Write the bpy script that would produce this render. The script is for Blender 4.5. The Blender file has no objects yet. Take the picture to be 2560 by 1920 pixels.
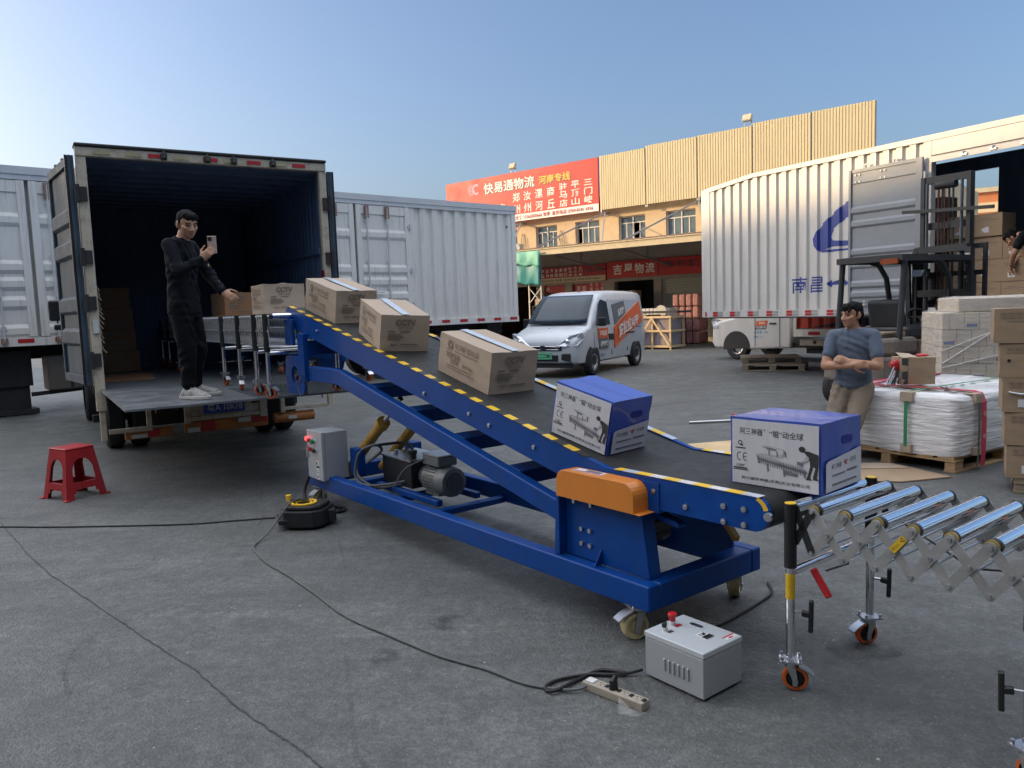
import bpy, bmesh, math, random
from mathutils import Vector, Matrix, Euler
random.seed(7)
R = math.radians
C = bpy.context.scene.collection
scene = bpy.context.scene

# ------------------------------------------------------------------ camera
PITCH, ROLL, HC = R(5.6), R(2.0), 1.55
fw = Vector((0, math.cos(PITCH), -math.sin(PITCH)))
r0 = Vector((1, 0, 0)); u0 = r0.cross(fw)
cr = r0*math.cos(ROLL) - u0*math.sin(ROLL)
cu = u0*math.cos(ROLL) + r0*math.sin(ROLL)
cam = bpy.data.cameras.new('camera'); camo = bpy.data.objects.new('camera', cam); C.objects.link(camo)
M4 = Matrix((cr, cu, -fw)).transposed().to_4x4(); M4.translation = Vector((0, 0, HC))
camo.matrix_world = M4
cam.sensor_width = 36; cam.sensor_fit = 'HORIZONTAL'; cam.lens = 36*1934/2560
cam.clip_start = .05; cam.clip_end = 2000
scene.camera = camo

# ------------------------------------------------------------------ light
SUN_EL = 16.0; OVERHEAD_FILL = 7.0
sd = Vector((-.988, .153, 0)).normalized()          # horizontal direction towards the sun
w = bpy.data.worlds.new('World'); scene.world = w; w.use_nodes = True
nt = w.node_tree
sky = nt.nodes.new('ShaderNodeTexSky'); sky.sky_type = 'NISHITA'; sky.sun_disc = False
sky.sun_elevation = R(SUN_EL); sky.sun_rotation = math.atan2(sd.x, sd.y)
sky.air_density = 1.0; sky.dust_density = 4.5; sky.ozone_density = 3.4; sky.altitude = 0
bg = nt.nodes['Background']; bg.inputs[1].default_value = .12
tint = nt.nodes.new('ShaderNodeMix'); tint.data_type = 'RGBA'; tint.blend_type = 'MULTIPLY'; tint.inputs[0].default_value = 1; tint.inputs[7].default_value = (1.02, .985, 1.0, 1)   # white balance of the whole sky
nt.links.new(sky.outputs[0], tint.inputs[6]); 
# invented glow overhead, out of view, added to brighten ground and top faces
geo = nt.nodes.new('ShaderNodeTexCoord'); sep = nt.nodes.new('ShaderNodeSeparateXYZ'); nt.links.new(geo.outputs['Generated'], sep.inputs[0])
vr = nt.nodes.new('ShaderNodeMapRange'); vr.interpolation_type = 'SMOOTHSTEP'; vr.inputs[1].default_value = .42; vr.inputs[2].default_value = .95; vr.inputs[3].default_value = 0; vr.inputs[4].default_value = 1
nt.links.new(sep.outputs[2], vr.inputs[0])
overhead_fill = nt.nodes.new('ShaderNodeMix'); overhead_fill.data_type = 'RGBA'; overhead_fill.blend_type = 'ADD'; overhead_fill.inputs[7].default_value = (OVERHEAD_FILL*1.0, OVERHEAD_FILL*1.0, OVERHEAD_FILL*.98, 1)
nt.links.new(vr.outputs[0], overhead_fill.inputs[0]); nt.links.new(tint.outputs[2], overhead_fill.inputs[6]); nt.links.new(overhead_fill.outputs[2], bg.inputs[0])
sl = bpy.data.lights.new('sun', 'SUN'); sl.energy = 2.0; sl.angle = R(.6); sl.color = (1, .68, .35)
so = bpy.data.objects.new('sun', sl); C.objects.link(so)
to_sun = sd*math.cos(R(SUN_EL)) + Vector((0, 0, math.sin(R(SUN_EL))))
so.rotation_euler = to_sun.to_track_quat('Z', 'Y').to_euler(); so.location = (-40, -10, 30)
vs = scene.view_settings
vs.view_transform = 'Standard'; vs.look = 'None'; vs.gamma = 1; vs.exposure = 1.12; vs.use_curve_mapping = False
try:
    scene.cycles.max_bounces = 8; scene.cycles.transparent_max_bounces = 12
    scene.cycles.use_denoising = True
except Exception: pass

# ------------------------------------------------------------------ materials
MATS = {}
def mat(name, col, rough=.5, metal=0., var=.12, scale=4., bump=0., bscale=60., dirt=0., dirtcol=(.05,.045,.04), dscale=2.2, spec=.5, stretch=(1,1,1), coat=0., emit=None, estr=0., trans=0., alpha=1., rvar=.1):
    if name in MATS: return MATS[name]
    m = bpy.data.materials.new(name); m.use_nodes = True
    n = m.node_tree.nodes; l = m.node_tree.links; p = n['Principled BSDF']
    tc = n.new('ShaderNodeTexCoord'); mp = n.new('ShaderNodeMapping'); mp.inputs['Scale'].default_value = stretch
    l.new(tc.outputs['Object'], mp.inputs[0])
    no = n.new('ShaderNodeTexNoise'); no.inputs['Scale'].default_value = scale; no.inputs['Detail'].default_value = 6; no.inputs['Roughness'].default_value = .62
    l.new(mp.outputs[0], no.inputs['Vector'])
    rmp = n.new('ShaderNodeMapRange'); rmp.inputs[1].default_value = .3; rmp.inputs[2].default_value = .7
    rmp.inputs[3].default_value = 1-var; rmp.inputs[4].default_value = 1+var
    l.new(no.outputs[0], rmp.inputs[0])
    mu = n.new('ShaderNodeMix'); mu.data_type = 'RGBA'; mu.blend_type = 'MULTIPLY'; mu.inputs[0].default_value = 1
    mu.inputs[6].default_value = (*col, 1); l.new(rmp.outputs[0], mu.inputs[7])
    out = mu.outputs[2]
    if dirt > 0:
        n2 = n.new('ShaderNodeTexNoise'); n2.inputs['Scale'].default_value = dscale; n2.inputs['Detail'].default_value = 8; n2.inputs['Roughness'].default_value = .7
        l.new(mp.outputs[0], n2.inputs['Vector'])
        r2 = n.new('ShaderNodeMapRange'); r2.inputs[1].default_value = .5; r2.inputs[2].default_value = .72; r2.inputs[3].default_value = 0; r2.inputs[4].default_value = dirt
        l.new(n2.outputs[0], r2.inputs[0])
        mx = n.new('ShaderNodeMix'); mx.data_type = 'RGBA'; l.new(r2.outputs[0], mx.inputs[0]); l.new(out, mx.inputs[6]); mx.inputs[7].default_value = (*dirtcol, 1)
        out = mx.outputs[2]
    l.new(out, p.inputs['Base Color'])
    r3 = n.new('ShaderNodeMapRange'); r3.inputs[1].default_value = .3; r3.inputs[2].default_value = .7; r3.inputs[3].default_value = max(0,rough-rvar*rough*2); r3.inputs[4].default_value = min(1,rough+rvar*rough*2)
    l.new(no.outputs[0], r3.inputs[0]); l.new(r3.outputs[0], p.inputs['Roughness'])
    p.inputs['Metallic'].default_value = metal; p.inputs['Specular IOR Level'].default_value = spec
    p.inputs['Coat Weight'].default_value = coat; p.inputs['Coat Roughness'].default_value = .08
    p.inputs['Transmission Weight'].default_value = trans; p.inputs['Alpha'].default_value = alpha
    if emit: p.inputs['Emission Color'].default_value = (*emit, 1); p.inputs['Emission Strength'].default_value = estr
    if bump > 0:
        n3 = n.new('ShaderNodeTexNoise'); n3.inputs['Scale'].default_value = bscale; n3.inputs['Detail'].default_value = 5
        l.new(mp.outputs[0], n3.inputs['Vector'])
        b = n.new('ShaderNodeBump'); b.inputs['Strength'].default_value = bump; b.inputs['Distance'].default_value = .02
        l.new(n3.outputs[0], b.inputs['Height']); l.new(b.outputs[0], p.inputs['Normal'])
    MATS[name] = m
    return m

BLUE = mat('blue_paint', (.0,.05,.25), .42, spec=.22, var=.14, scale=9, bump=.04, bscale=120, dirt=.45, dirtcol=(.02,.045,.11), dscale=7, coat=.04)
BELT = mat('belt_rubber', (.012,.013,.013), .62, var=.2, scale=14, bump=.15, bscale=400)
YEL = mat('tape_yellow', (.72,.46,.02), .4, var=.08, dirt=.25, dscale=14)
BLK = mat('tape_black', (.02,.02,.02), .45)
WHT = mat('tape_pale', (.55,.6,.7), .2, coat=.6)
CYL = mat('mustard_paint', (.42,.24,.03), .45, var=.15, scale=9, dirt=.5, dirtcol=(.12,.07,.02), dscale=6)
ORG = mat('orange_paint', (.62,.2,.02), .4, var=.06, coat=.25, scale=6)
CHR = mat('chrome', (.82,.83,.85), .09, 1., var=.03, rvar=.5, scale=30)
STL = mat('zinc_steel', (.55,.57,.6), .32, 1., var=.12, scale=20)
ALU = mat('dull_aluminium', (.36,.365,.365), .5, .55, var=.12, scale=18)
PBLK = mat('black_plastic', (.014,.015,.017), .45, var=.2)
RUB = mat('rubber', (.02,.02,.021), .8, var=.3, scale=12, bump=.2, bscale=80, dirt=.5, dirtcol=(.09,.085,.08), dscale=4)
OWH = mat('orange_tyre', (.62,.11,.015), .45, var=.12, dirt=.25, dirtcol=(.15,.05,.02), dscale=20)
NYL = mat('nylon_wheel', (.5,.43,.24), .5, var=.15, scale=10, dirt=.5, dirtcol=(.12,.1,.07), dscale=10)
GRYBOX = mat('grey_enamel', (.36,.39,.41), .35, var=.04, bump=.02, bscale=200, dirt=.12, dirtcol=(.2,.21,.22), dscale=5, coat=.15)
CARD = mat('cardboard', (.41,.325,.245), .8, var=.10, scale=6, bump=.06, bscale=90, stretch=(1,1,3), dirt=.18, dirtcol=(.25,.17,.1), dscale=3)
CARD2 = mat('brown_cardboard', (.33,.235,.15), .82, var=.14, scale=6, bump=.06, bscale=90, stretch=(1,1,3), dirt=.25, dirtcol=(.2,.13,.075), dscale=3)
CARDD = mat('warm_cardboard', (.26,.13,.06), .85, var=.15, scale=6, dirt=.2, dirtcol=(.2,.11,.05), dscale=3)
TAPE = mat('clear_tape', (.62,.66,.70), .15, var=.1, scale=30, coat=.5)
INK = mat('black_ink', (.03,.028,.03), .6)
FINK = mat('faded_ink', (.20,.16,.125), .7)
LBL = mat('paper_label', (.62,.63,.64), .6, var=.06)
BBLUE = mat('box_blue', (.03,.075,.40), .34, var=.10, scale=7, bump=.05, bscale=40, dirt=.12, dirtcol=(.2,.28,.66), dscale=5, coat=.5)
BWHITE = mat('box_white', (.55,.56,.60), .6, var=.05, scale=6, bump=.05, bscale=40, stretch=(6,6,1))
PHOTOG = mat('print_grey', (.16,.16,.18), .6, var=.3, scale=25)
PHOTOL = mat('print_light', (.38,.39,.42), .6, var=.2, scale=25)
RED = mat('red_plastic', (.35,.012,.018), .38, var=.12, scale=5, dirt=.2, dirtcol=(.2,.02,.02), dscale=6)
REDS = mat('sign_red', (.48,.022,.018), .5, var=.06, scale=1.5, dirt=.2, dirtcol=(.4,.05,.03), dscale=2)
REDD = mat('banner_red', (.36,.015,.025), .55, var=.1)
SWHT = mat('sign_white', (.8,.78,.72), .5, var=.04)
SYEL = mat('sign_yellow', (.85,.52,.03), .45, var=.04)
SDARK = mat('sign_dark', (.04,.03,.05), .5)
TWHITE = mat('truck_white', (.60,.585,.55), .42, var=.05, scale=2, dirt=.3, dirtcol=(.36,.35,.33), dscale=2.5, stretch=(2.5,2.5,.5), coat=.1)
TWHITE2 = mat('trailer_white', (.76,.73,.67), .5, var=.06, scale=2, dirt=.75, dirtcol=(.40,.385,.35), dscale=2.0, stretch=(7,7,.5))
TFLANGE = mat('trailer_flange', (.58,.59,.60), .45, var=.05, dirt=.2, dirtcol=(.3,.3,.3))
TINK = mat('truck_navy', (.03,.055,.27), .4, var=.05)
TGREY = mat('door_grey', (.22,.245,.27), .45, var=.06, scale=4, dirt=.15, dirtcol=(.3,.32,.34), dscale=6)
CREAM = mat('worn_cream', (.50,.44,.33), .55, var=.12, scale=5, dirt=.75, dirtcol=(.13,.09,.06), dscale=7)
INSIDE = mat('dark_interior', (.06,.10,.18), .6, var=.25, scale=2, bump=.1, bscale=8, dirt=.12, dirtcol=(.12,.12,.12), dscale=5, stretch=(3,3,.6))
PLATE = mat('steel_deck', (.16,.175,.19), .42, .35, var=.18, scale=5, bump=.08, bscale=60, dirt=.5, dirtcol=(.07,.075,.08), dscale=4)
CHASS = mat('chassis_black', (.02,.021,.022), .7, var=.3, scale=5, dirt=.4, dirtcol=(.07,.06,.05))
RUSTR = mat('reflector_red', (.45,.02,.025), .35, var=.1, dirt=.2)
RUSTO = mat('faded_orange', (.42,.15,.03), .5, var=.2, dirt=.5, dscale=9)
REFW = mat('reflector_white', (.55,.55,.52), .4, var=.08)
PLBLUE = mat('plate_blue', (.015,.06,.32), .4)
WOOD = mat('pallet_wood', (.38,.25,.13), .8, var=.25, scale=3, bump=.15, bscale=30, stretch=(1,1,6), dirt=.35, dirtcol=(.14,.09,.05), dscale=4)
WOODG = mat('grey_wood', (.27,.21,.15), .85, var=.25, scale=3, bump=.15, bscale=30, dirt=.35, dirtcol=(.12,.09,.07), dscale=4)
WOODL = mat('pale_timber', (.55,.40,.22), .75, var=.18, scale=4)
SKIN = mat('skin', (.44,.24,.15), .5, var=.06, scale=12, spec=.4)
HAIR = mat('hair', (.008,.007,.008), .75, spec=.15, var=.3, scale=40, bump=.5, bscale=140, stretch=(1,1,.35))
BLKCL = mat('black_knit', (.0045,.006,.010), .9, spec=.2, var=.2, scale=9, bump=.25, bscale=18)
BLKTR = mat('black_trousers', (.003,.004,.006), .9, spec=.2, var=.2, scale=9, bump=.25, bscale=16)
TEE = mat('slate_tee', (.10,.13,.18), .85, var=.14, scale=7, bump=.45, bscale=14)
KHAKI = mat('khaki', (.20,.16,.115), .85, var=.12, scale=7, bump=.5, bscale=13)
SHOE = mat('grey_shoe', (.34,.33,.31), .7, var=.5, scale=22, bump=.4, bscale=50)
SOLE = mat('sole', (.45,.43,.4), .7, var=.2)
EYE = mat('eye_dark', (.02,.015,.012), .3)
LIP = mat('lip', (.30,.12,.09), .5)
PHONE = mat('phone_case', (.5,.36,.3), .4, var=.2, scale=30)
GLASS = mat('dark_glass', (.03,.05,.07), .08, var=.15, scale=2, spec=.45)
WGLASS = mat('window_glass', (.12,.17,.2), .12, var=.3, scale=1.2, spec=.6)
CURT = mat('curtain', (.5,.55,.55), .8, var=.25, scale=3, stretch=(6,6,.4))
SILVER = mat('silver_paint', (.56,.58,.61), .38, .2, var=.03, coat=.3, dirt=.12, dirtcol=(.33,.33,.33), dscale=3)
GOLDW = mat('pearl_white_paint', (.62,.6,.54), .3, .1, var=.03, coat=.5)
VORG = mat('livery_orange', (.72,.13,.03), .4, var=.04)
VGRY = mat('livery_grey', (.13,.135,.15), .45)
LAMP = mat('headlamp', (.6,.62,.66), .12, .4, var=.3, scale=18, coat=.8)
GREENP = mat('plate_green', (.12,.5,.25), .45)
BROWNF = mat('worn_brown_paint', (.155,.085,.06), .6, var=.3, scale=4, bump=.2, bscale=25, dirt=.7, dirtcol=(.10,.09,.08), dscale=5)
BROWNG = mat('worn_taupe_paint', (.17,.145,.125), .65, var=.2, scale=4, bump=.2, bscale=25, dirt=.4, dirtcol=(.3,.27,.24), dscale=9)
FKBLK = mat('forklift_black', (.022,.026,.03), .5, var=.25, scale=8)
FKGRY = mat('forklift_grey', (.09,.105,.12), .4, .3, var=.2, scale=8)
BRICK = mat('ochre_wall', (.60,.47,.29), .8, var=.10, scale=2.5, dirt=.3, dirtcol=(.32,.22,.13), dscale=1.3, bump=.15, bscale=20)
SHEETY = mat('yellow_sheet', (.62,.54,.33), .45, var=.06, scale=1.2, stretch=(1,1,.3), dirt=.25, dirtcol=(.45,.37,.19), dscale=2)
CANOPY = mat('canopy_beam', (.55,.46,.30), .6, var=.08, dirt=.3, dirtcol=(.3,.24,.15))
CANU = mat('canopy_sheet', (.16,.16,.17), .6, var=.1)
CONC = mat('concrete_wall', (.30,.27,.23), .85, var=.12, scale=2, dirt=.3, dirtcol=(.18,.16,.14))
SHUT = mat('shutter_green', (.36,.37,.30), .55, var=.06, stretch=(1,1,3))
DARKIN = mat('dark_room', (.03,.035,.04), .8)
FRAMEW = mat('window_frame', (.62,.62,.58), .5)
TARPG = mat('tarp_green', (.16,.48,.36), .55, var=.12, scale=6, bump=.5, bscale=9, stretch=(2,2,.5))
TARPT = mat('tarp_teal', (.015,.22,.22), .5, var=.15, scale=6, bump=.5, bscale=9, stretch=(2,2,.5))
ACW = mat('air_con_white', (.5,.48,.43), .5, var=.06)
MOTG = mat('motor_grey', (.17,.19,.20), .45, .2, var=.15, scale=20)
REDBAND = mat('red_strap', (.52,.02,.06), .4, var=.08)
GRNBAND = mat('green_strap', (.03,.22,.10), .35)
CREST = mat('emblem_lilac', (.42,.30,.42), .5)
LED = mat('red_indicator', (.6,.02,.02), .3, emit=(1,.03,.03), estr=3.)
LAMPON = mat('lit_lamp', (.9,.85,.7), .3, emit=(1,.9,.65), estr=2.)
GREENB = mat('green_button', (.01,.2,.08), .4)
REDB = mat('red_button', (.5,.015,.02), .35)
CABLE = mat('black_cable', (.012,.012,.013), .55, var=.2)
CABLEG = mat('grey_cable', (.10,.105,.11), .6, var=.2)
BEIGE = mat('beige_plastic', (.36,.32,.26), .55, var=.12, dirt=.4, dirtcol=(.15,.13,.11), dscale=14)
STONE = mat('stone_grey', (.4,.39,.38), .8, var=.15)
PINKB = mat('pink_bale', (.35,.17,.17), .6, var=.3, scale=14)
WRAPW = mat('white_wrapping', (.6,.6,.58), .5, var=.12, scale=4)

def film_mat(name, col, lo, hi, stretch, scale=5., rough=.22):
    m = bpy.data.materials.new(name); m.use_nodes = True
    n = m.node_tree.nodes; l = m.node_tree.links; p = n['Principled BSDF']; out = n['Material Output']
    p.inputs['Base Color'].default_value = (*col, 1); p.inputs['Roughness'].default_value = rough
    tc = n.new('ShaderNodeTexCoord'); mp = n.new('ShaderNodeMapping'); mp.inputs['Scale'].default_value = stretch; mp.inputs['Rotation'].default_value = (.12, .10, .05)
    l.new(tc.outputs['Object'], mp.inputs[0])
    no = n.new('ShaderNodeTexNoise'); no.inputs['Scale'].default_value = scale; no.inputs['Detail'].default_value = 7; no.inputs['Roughness'].default_value = .6; no.inputs['Distortion'].default_value = .6
    l.new(mp.outputs[0], no.inputs['Vector'])
    mr = n.new('ShaderNodeMapRange'); mr.inputs[1].default_value = .35; mr.inputs[2].default_value = .68; mr.inputs[3].default_value = lo; mr.inputs[4].default_value = hi
    l.new(no.outputs[0], mr.inputs[0])
    b = n.new('ShaderNodeBump'); b.inputs['Strength'].default_value = .8; b.inputs['Distance'].default_value = .03
    l.new(no.outputs[0], b.inputs['Height']); l.new(b.outputs[0], p.inputs['Normal'])
    tr = n.new('ShaderNodeBsdfTransparent'); mx = n.new('ShaderNodeMixShader')
    l.new(mr.outputs[0], mx.inputs[0]); l.new(tr.outputs[0], mx.inputs[1]); l.new(p.outputs[0], mx.inputs[2]); l.new(mx.outputs[0], out.inputs[0])
    return m
FILM = film_mat('clear_stretch_film', (.72,.71,.68), .02, .38, (1.2,1.2,9), 3.5, .3)
FILMW = film_mat('milky_stretch_film', (.86,.87,.88), .80, 1., (1.0,1.0,9), 3.0, .14)

# ------------------------------------------------------------------ mesh builder
class MB:
    def __init__(s): s.v = []; s.f = []; s.mi = []; s.sm = []
    def add(s, vs, fs, m=0, smooth=False):
        o = len(s.v); s.v += [tuple(x) for x in vs]
        for f in fs: s.f.append([o+i for i in f]); s.mi.append(m); s.sm.append(smooth)
        return s
    def box(s, x0, x1, y0, y1, z0, z1, m=0):
        return s.add([(x0,y0,z0),(x1,y0,z0),(x1,y1,z0),(x0,y1,z0),(x0,y0,z1),(x1,y0,z1),(x1,y1,z1),(x0,y1,z1)],
              [(0,3,2,1),(4,5,6,7),(0,1,5,4),(1,2,6,5),(2,3,7,6),(3,0,4,7)], m)
    def tbox(s, mtx, sx, sy, sz, m=0):
        n = MB(); n.box(-sx/2,sx/2,-sy/2,sy/2,-sz/2,sz/2); return s.add([mtx @ Vector(v) for v in n.v], n.f, m)
    def bar(s, p, q, w, h, m=0, up=(0,0,1)):
        p, q = Vector(p), Vector(q); d = (q-p); L = d.length; d.normalize()
        u = Vector(up); sd_ = d.cross(u)
        if sd_.length < 1e-4: sd_ = d.cross(Vector((1,0,0)))
        sd_.normalize(); u = sd_.cross(d)
        vs = []
        for t in (p, q):
            for a, b in ((-1,-1),(1,-1),(1,1),(-1,1)): vs.append(t + sd_*a*w/2 + u*b*h/2)
        return s.add(vs, [(3,2,1,0),(4,5,6,7),(0,1,5,4),(1,2,6,5),(2,3,7,6),(3,0,4,7)], m)
    def cyl(s, p, q, r, n=16, r2=None, m=0, caps=True):
        p, q = Vector(p), Vector(q); r2 = r if r2 is None else r2; d = (q-p).normalized()
        a = d.orthogonal().normalized(); b = d.cross(a)
        vs = []
        for t, rr in ((p, r), (q, r2)):
            for i in range(n):
                an = 2*math.pi*i/n; vs.append(t + (a*math.cos(an)+b*math.sin(an))*rr)
        s.add(vs, [(i,(i+1)%n,n+(i+1)%n,n+i) for i in range(n)], m, True)
        if caps: s.add(vs, [tuple(range(n))[::-1], tuple(range(n,2*n))], m)
        return s
    def tube(s, pts, r, n=8, m=0):
        pts = [Vector(p) for p in pts]; rings = []; a = None
        for i, p in enumerate(pts):
            d = (pts[min(i+1,len(pts)-1)] - pts[max(i-1,0)]).normalized()
            if a is None: a = d.orthogonal().normalized()
            a = (a - d*a.dot(d)); a = a.normalized() if a.length > 1e-6 else d.orthogonal().normalized()
            b = d.cross(a); rr = r[i] if isinstance(r, (list, tuple)) else r
            rings.append([p + (a*math.cos(2*math.pi*k/n)+b*math.sin(2*math.pi*k/n))*rr for k in range(n)])
        vs = [v for g in rings for v in g]
        fs = [(i*n+k, i*n+(k+1)%n, (i+1)*n+(k+1)%n, (i+1)*n+k) for i in range(len(pts)-1) for k in range(n)]
        s.add(vs, fs, m, True); s.add(vs, [tuple(range(n))[::-1], tuple(range((len(pts)-1)*n, len(pts)*n))], m)
        return s
    def prism(s, poly, o, xd, yd, nd, d0, d1, m=0):
        o, xd, yd, nd = Vector(o), Vector(xd), Vector(yd), Vector(nd); n = len(poly)
        vs = [o + xd*a + yd*b + nd*d0 for a, b in poly] + [o + xd*a + yd*b + nd*d1 for a, b in poly]
        return s.add(vs, [tuple(range(n))[::-1], tuple(range(n,2*n))] + [(i,(i+1)%n,n+(i+1)%n,n+i) for i in range(n)], m)
    def lathe(s, prof, o=(0,0,0), ax=(0,0,1), n=20, m=0):
        o, ax = Vector(o), Vector(ax).normalized(); a = ax.orthogonal().normalized(); b = ax.cross(a); k = len(prof)
        vs = [o + ax*z + (a*math.cos(2*math.pi*i/n)+b*math.sin(2*math.pi*i/n))*r for i in range(n) for r, z in prof]
        return s.add(vs, [(i*k+j, ((i+1)%n)*k+j, ((i+1)%n)*k+j+1, i*k+j+1) for i in range(n) for j in range(k-1)], m, True)
    def sphere(s, c, r, n=12, m=0, rot=None):
        c = Vector(c); rx = r if isinstance(r, (tuple, list)) else (r, r, r); vs = []; nv = n//2
        for j in range(nv+1):
            th = math.pi*j/nv
            for i in range(n):
                ph = 2*math.pi*i/n; v = Vector((rx[0]*math.sin(th)*math.cos(ph), rx[1]*math.sin(th)*math.sin(ph), rx[2]*math.cos(th)))
                if rot is not None: v = rot @ v
                vs.append(c+v)
        return s.add(vs, [(j*n+i, (j+1)*n+i, (j+1)*n+(i+1)%n, j*n+(i+1)%n) for j in range(nv) for i in range(n)], m, True)
    def text(s, txt, o, xd, yd, h=None, w=None, m=0, bold=.012, off=.003, fit=True, shear=0., depth=0.):
        """flat lettering: centred on o, xd/yd the reading and the up direction"""
        vs, fs = glyphs(txt, bold)
        xs = [v[0] for v in vs]; ys = [v[1] for v in vs]; W = max(xs)-min(xs); H = max(ys)-min(ys)
        cx, cy = (max(xs)+min(xs))/2, (max(ys)+min(ys))/2
        kx = w/W if w else None; ky = h/H if h else None
        if kx is None: kx = ky
        if ky is None: ky = kx
        xd, yd = Vector(xd).normalized(), Vector(yd).normalized(); nd = xd.cross(yd); o = Vector(o)
        P = [o + xd*((x-cx)*kx + shear*(y-cy)*ky) + yd*((y-cy)*ky) + nd*off for x, y in vs]
        return s.add(P, fs, m)
    def build(s, name, mats, parent=None, bevel=0., seg=1, loc=None, rotz=None, angle=35, weld=False, subsurf=0, local=None):
        me = bpy.data.meshes.new(name); me.from_pydata([tuple(v) for v in s.v], [], s.f)
        if not isinstance(mats, (list, tuple)): mats = [mats]
        for mm in mats: me.materials.append(mm)
        for p, i, q in zip(me.polygons, s.mi, s.sm): p.material_index = i; p.use_smooth = q
        me.validate(); me.update()
        o = bpy.data.objects.new(name, me); C.objects.link(o)
        if parent is not None: o.parent = parent
        if loc is not None: o.location = loc
        if rotz is not None: o.rotation_euler = (0, 0, rotz)
        if weld:
            bm = bmesh.new(); bm.from_mesh(me); bmesh.ops.remove_doubles(bm, verts=bm.verts, dist=1e-5); bmesh.ops.recalc_face_normals(bm, faces=bm.faces); bm.to_mesh(me); bm.free()
        if any(s.sm):
            try: me.set_sharp_from_angle(angle=R(angle))
            except Exception: pass
        if bevel > 0:
            b = o.modifiers.new('bevel', 'BEVEL'); b.width = bevel; b.segments = seg; b.limit_method = 'ANGLE'; b.angle_limit = R(40)
        if subsurf: 
            ss = o.modifiers.new('sub', 'SUBSURF'); ss.levels = ss.render_levels = subsurf
        return o

_gl = {}
def glyphs(txt, bold):
    k = (txt, bold)
    if k in _gl: return _gl[k]
    cu_ = bpy.data.curves.new('lettering', 'FONT'); cu_.body = txt; cu_.size = 1; cu_.offset = bold; cu_.resolution_u = 3
    ob = bpy.data.objects.new('lettering', cu_); C.objects.link(ob)
    dg = bpy.context.evaluated_depsgraph_get(); dg.update()
    me = bpy.data.meshes.new_from_object(ob.evaluated_get(dg))
    vs = [(v.co.x, v.co.y) for v in me.vertices]; fs = [tuple(p.vertices) for p in me.polygons]
    bpy.data.objects.remove(ob); bpy.data.curves.remove(cu_); bpy.data.meshes.remove(me)
    _gl[k] = (vs, fs); return _gl[k]

def tag(o, label, cat, group=None, kind=None):
    if label: o['label'] = label
    if cat: o['category'] = cat
    if group: o['group'] = group
    if kind: o['kind'] = kind
    return o
def thing(name, label, cat, loc=(0,0,0), rotz=0., group=None):
    o = bpy.data.objects.new(name, None); C.objects.link(o); o.empty_display_size = .1
    o.location = loc; o.rotation_euler = (0, 0, rotz); return tag(o, label, cat, group)
def struct(o): o['kind'] = 'structure'; return o
def copy_tree(o, parent=None):
    c = o.copy(); C.objects.link(c)
    if parent is not None: c.parent = parent
    for ch in [x for x in scene.objects if x.parent == o]: copy_tree(ch, c)
    return c

class Frame:
    def __init__(s, x, y, deg, z=0.):
        s.o = Vector((x, y, z)); s.a = R(deg); s.m = Matrix.Translation(s.o) @ Matrix.Rotation(s.a, 4, 'Z')
    def p(s, x, y, z=0.): return s.m @ Vector((x, y, z))
TRF = Frame(-4.3, 8.06, 32); CVF = Frame(.579, 3.35, 128); RCF = Frame(6.16, 14.52, -60)
WTF = Frame(.13, 20.4, 41.3); BLF = Frame(3.9, 33., -40.5); PLF = Frame(3.78, 6.53, 32); FKF = Frame(6.42, 11.55, 30)
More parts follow.
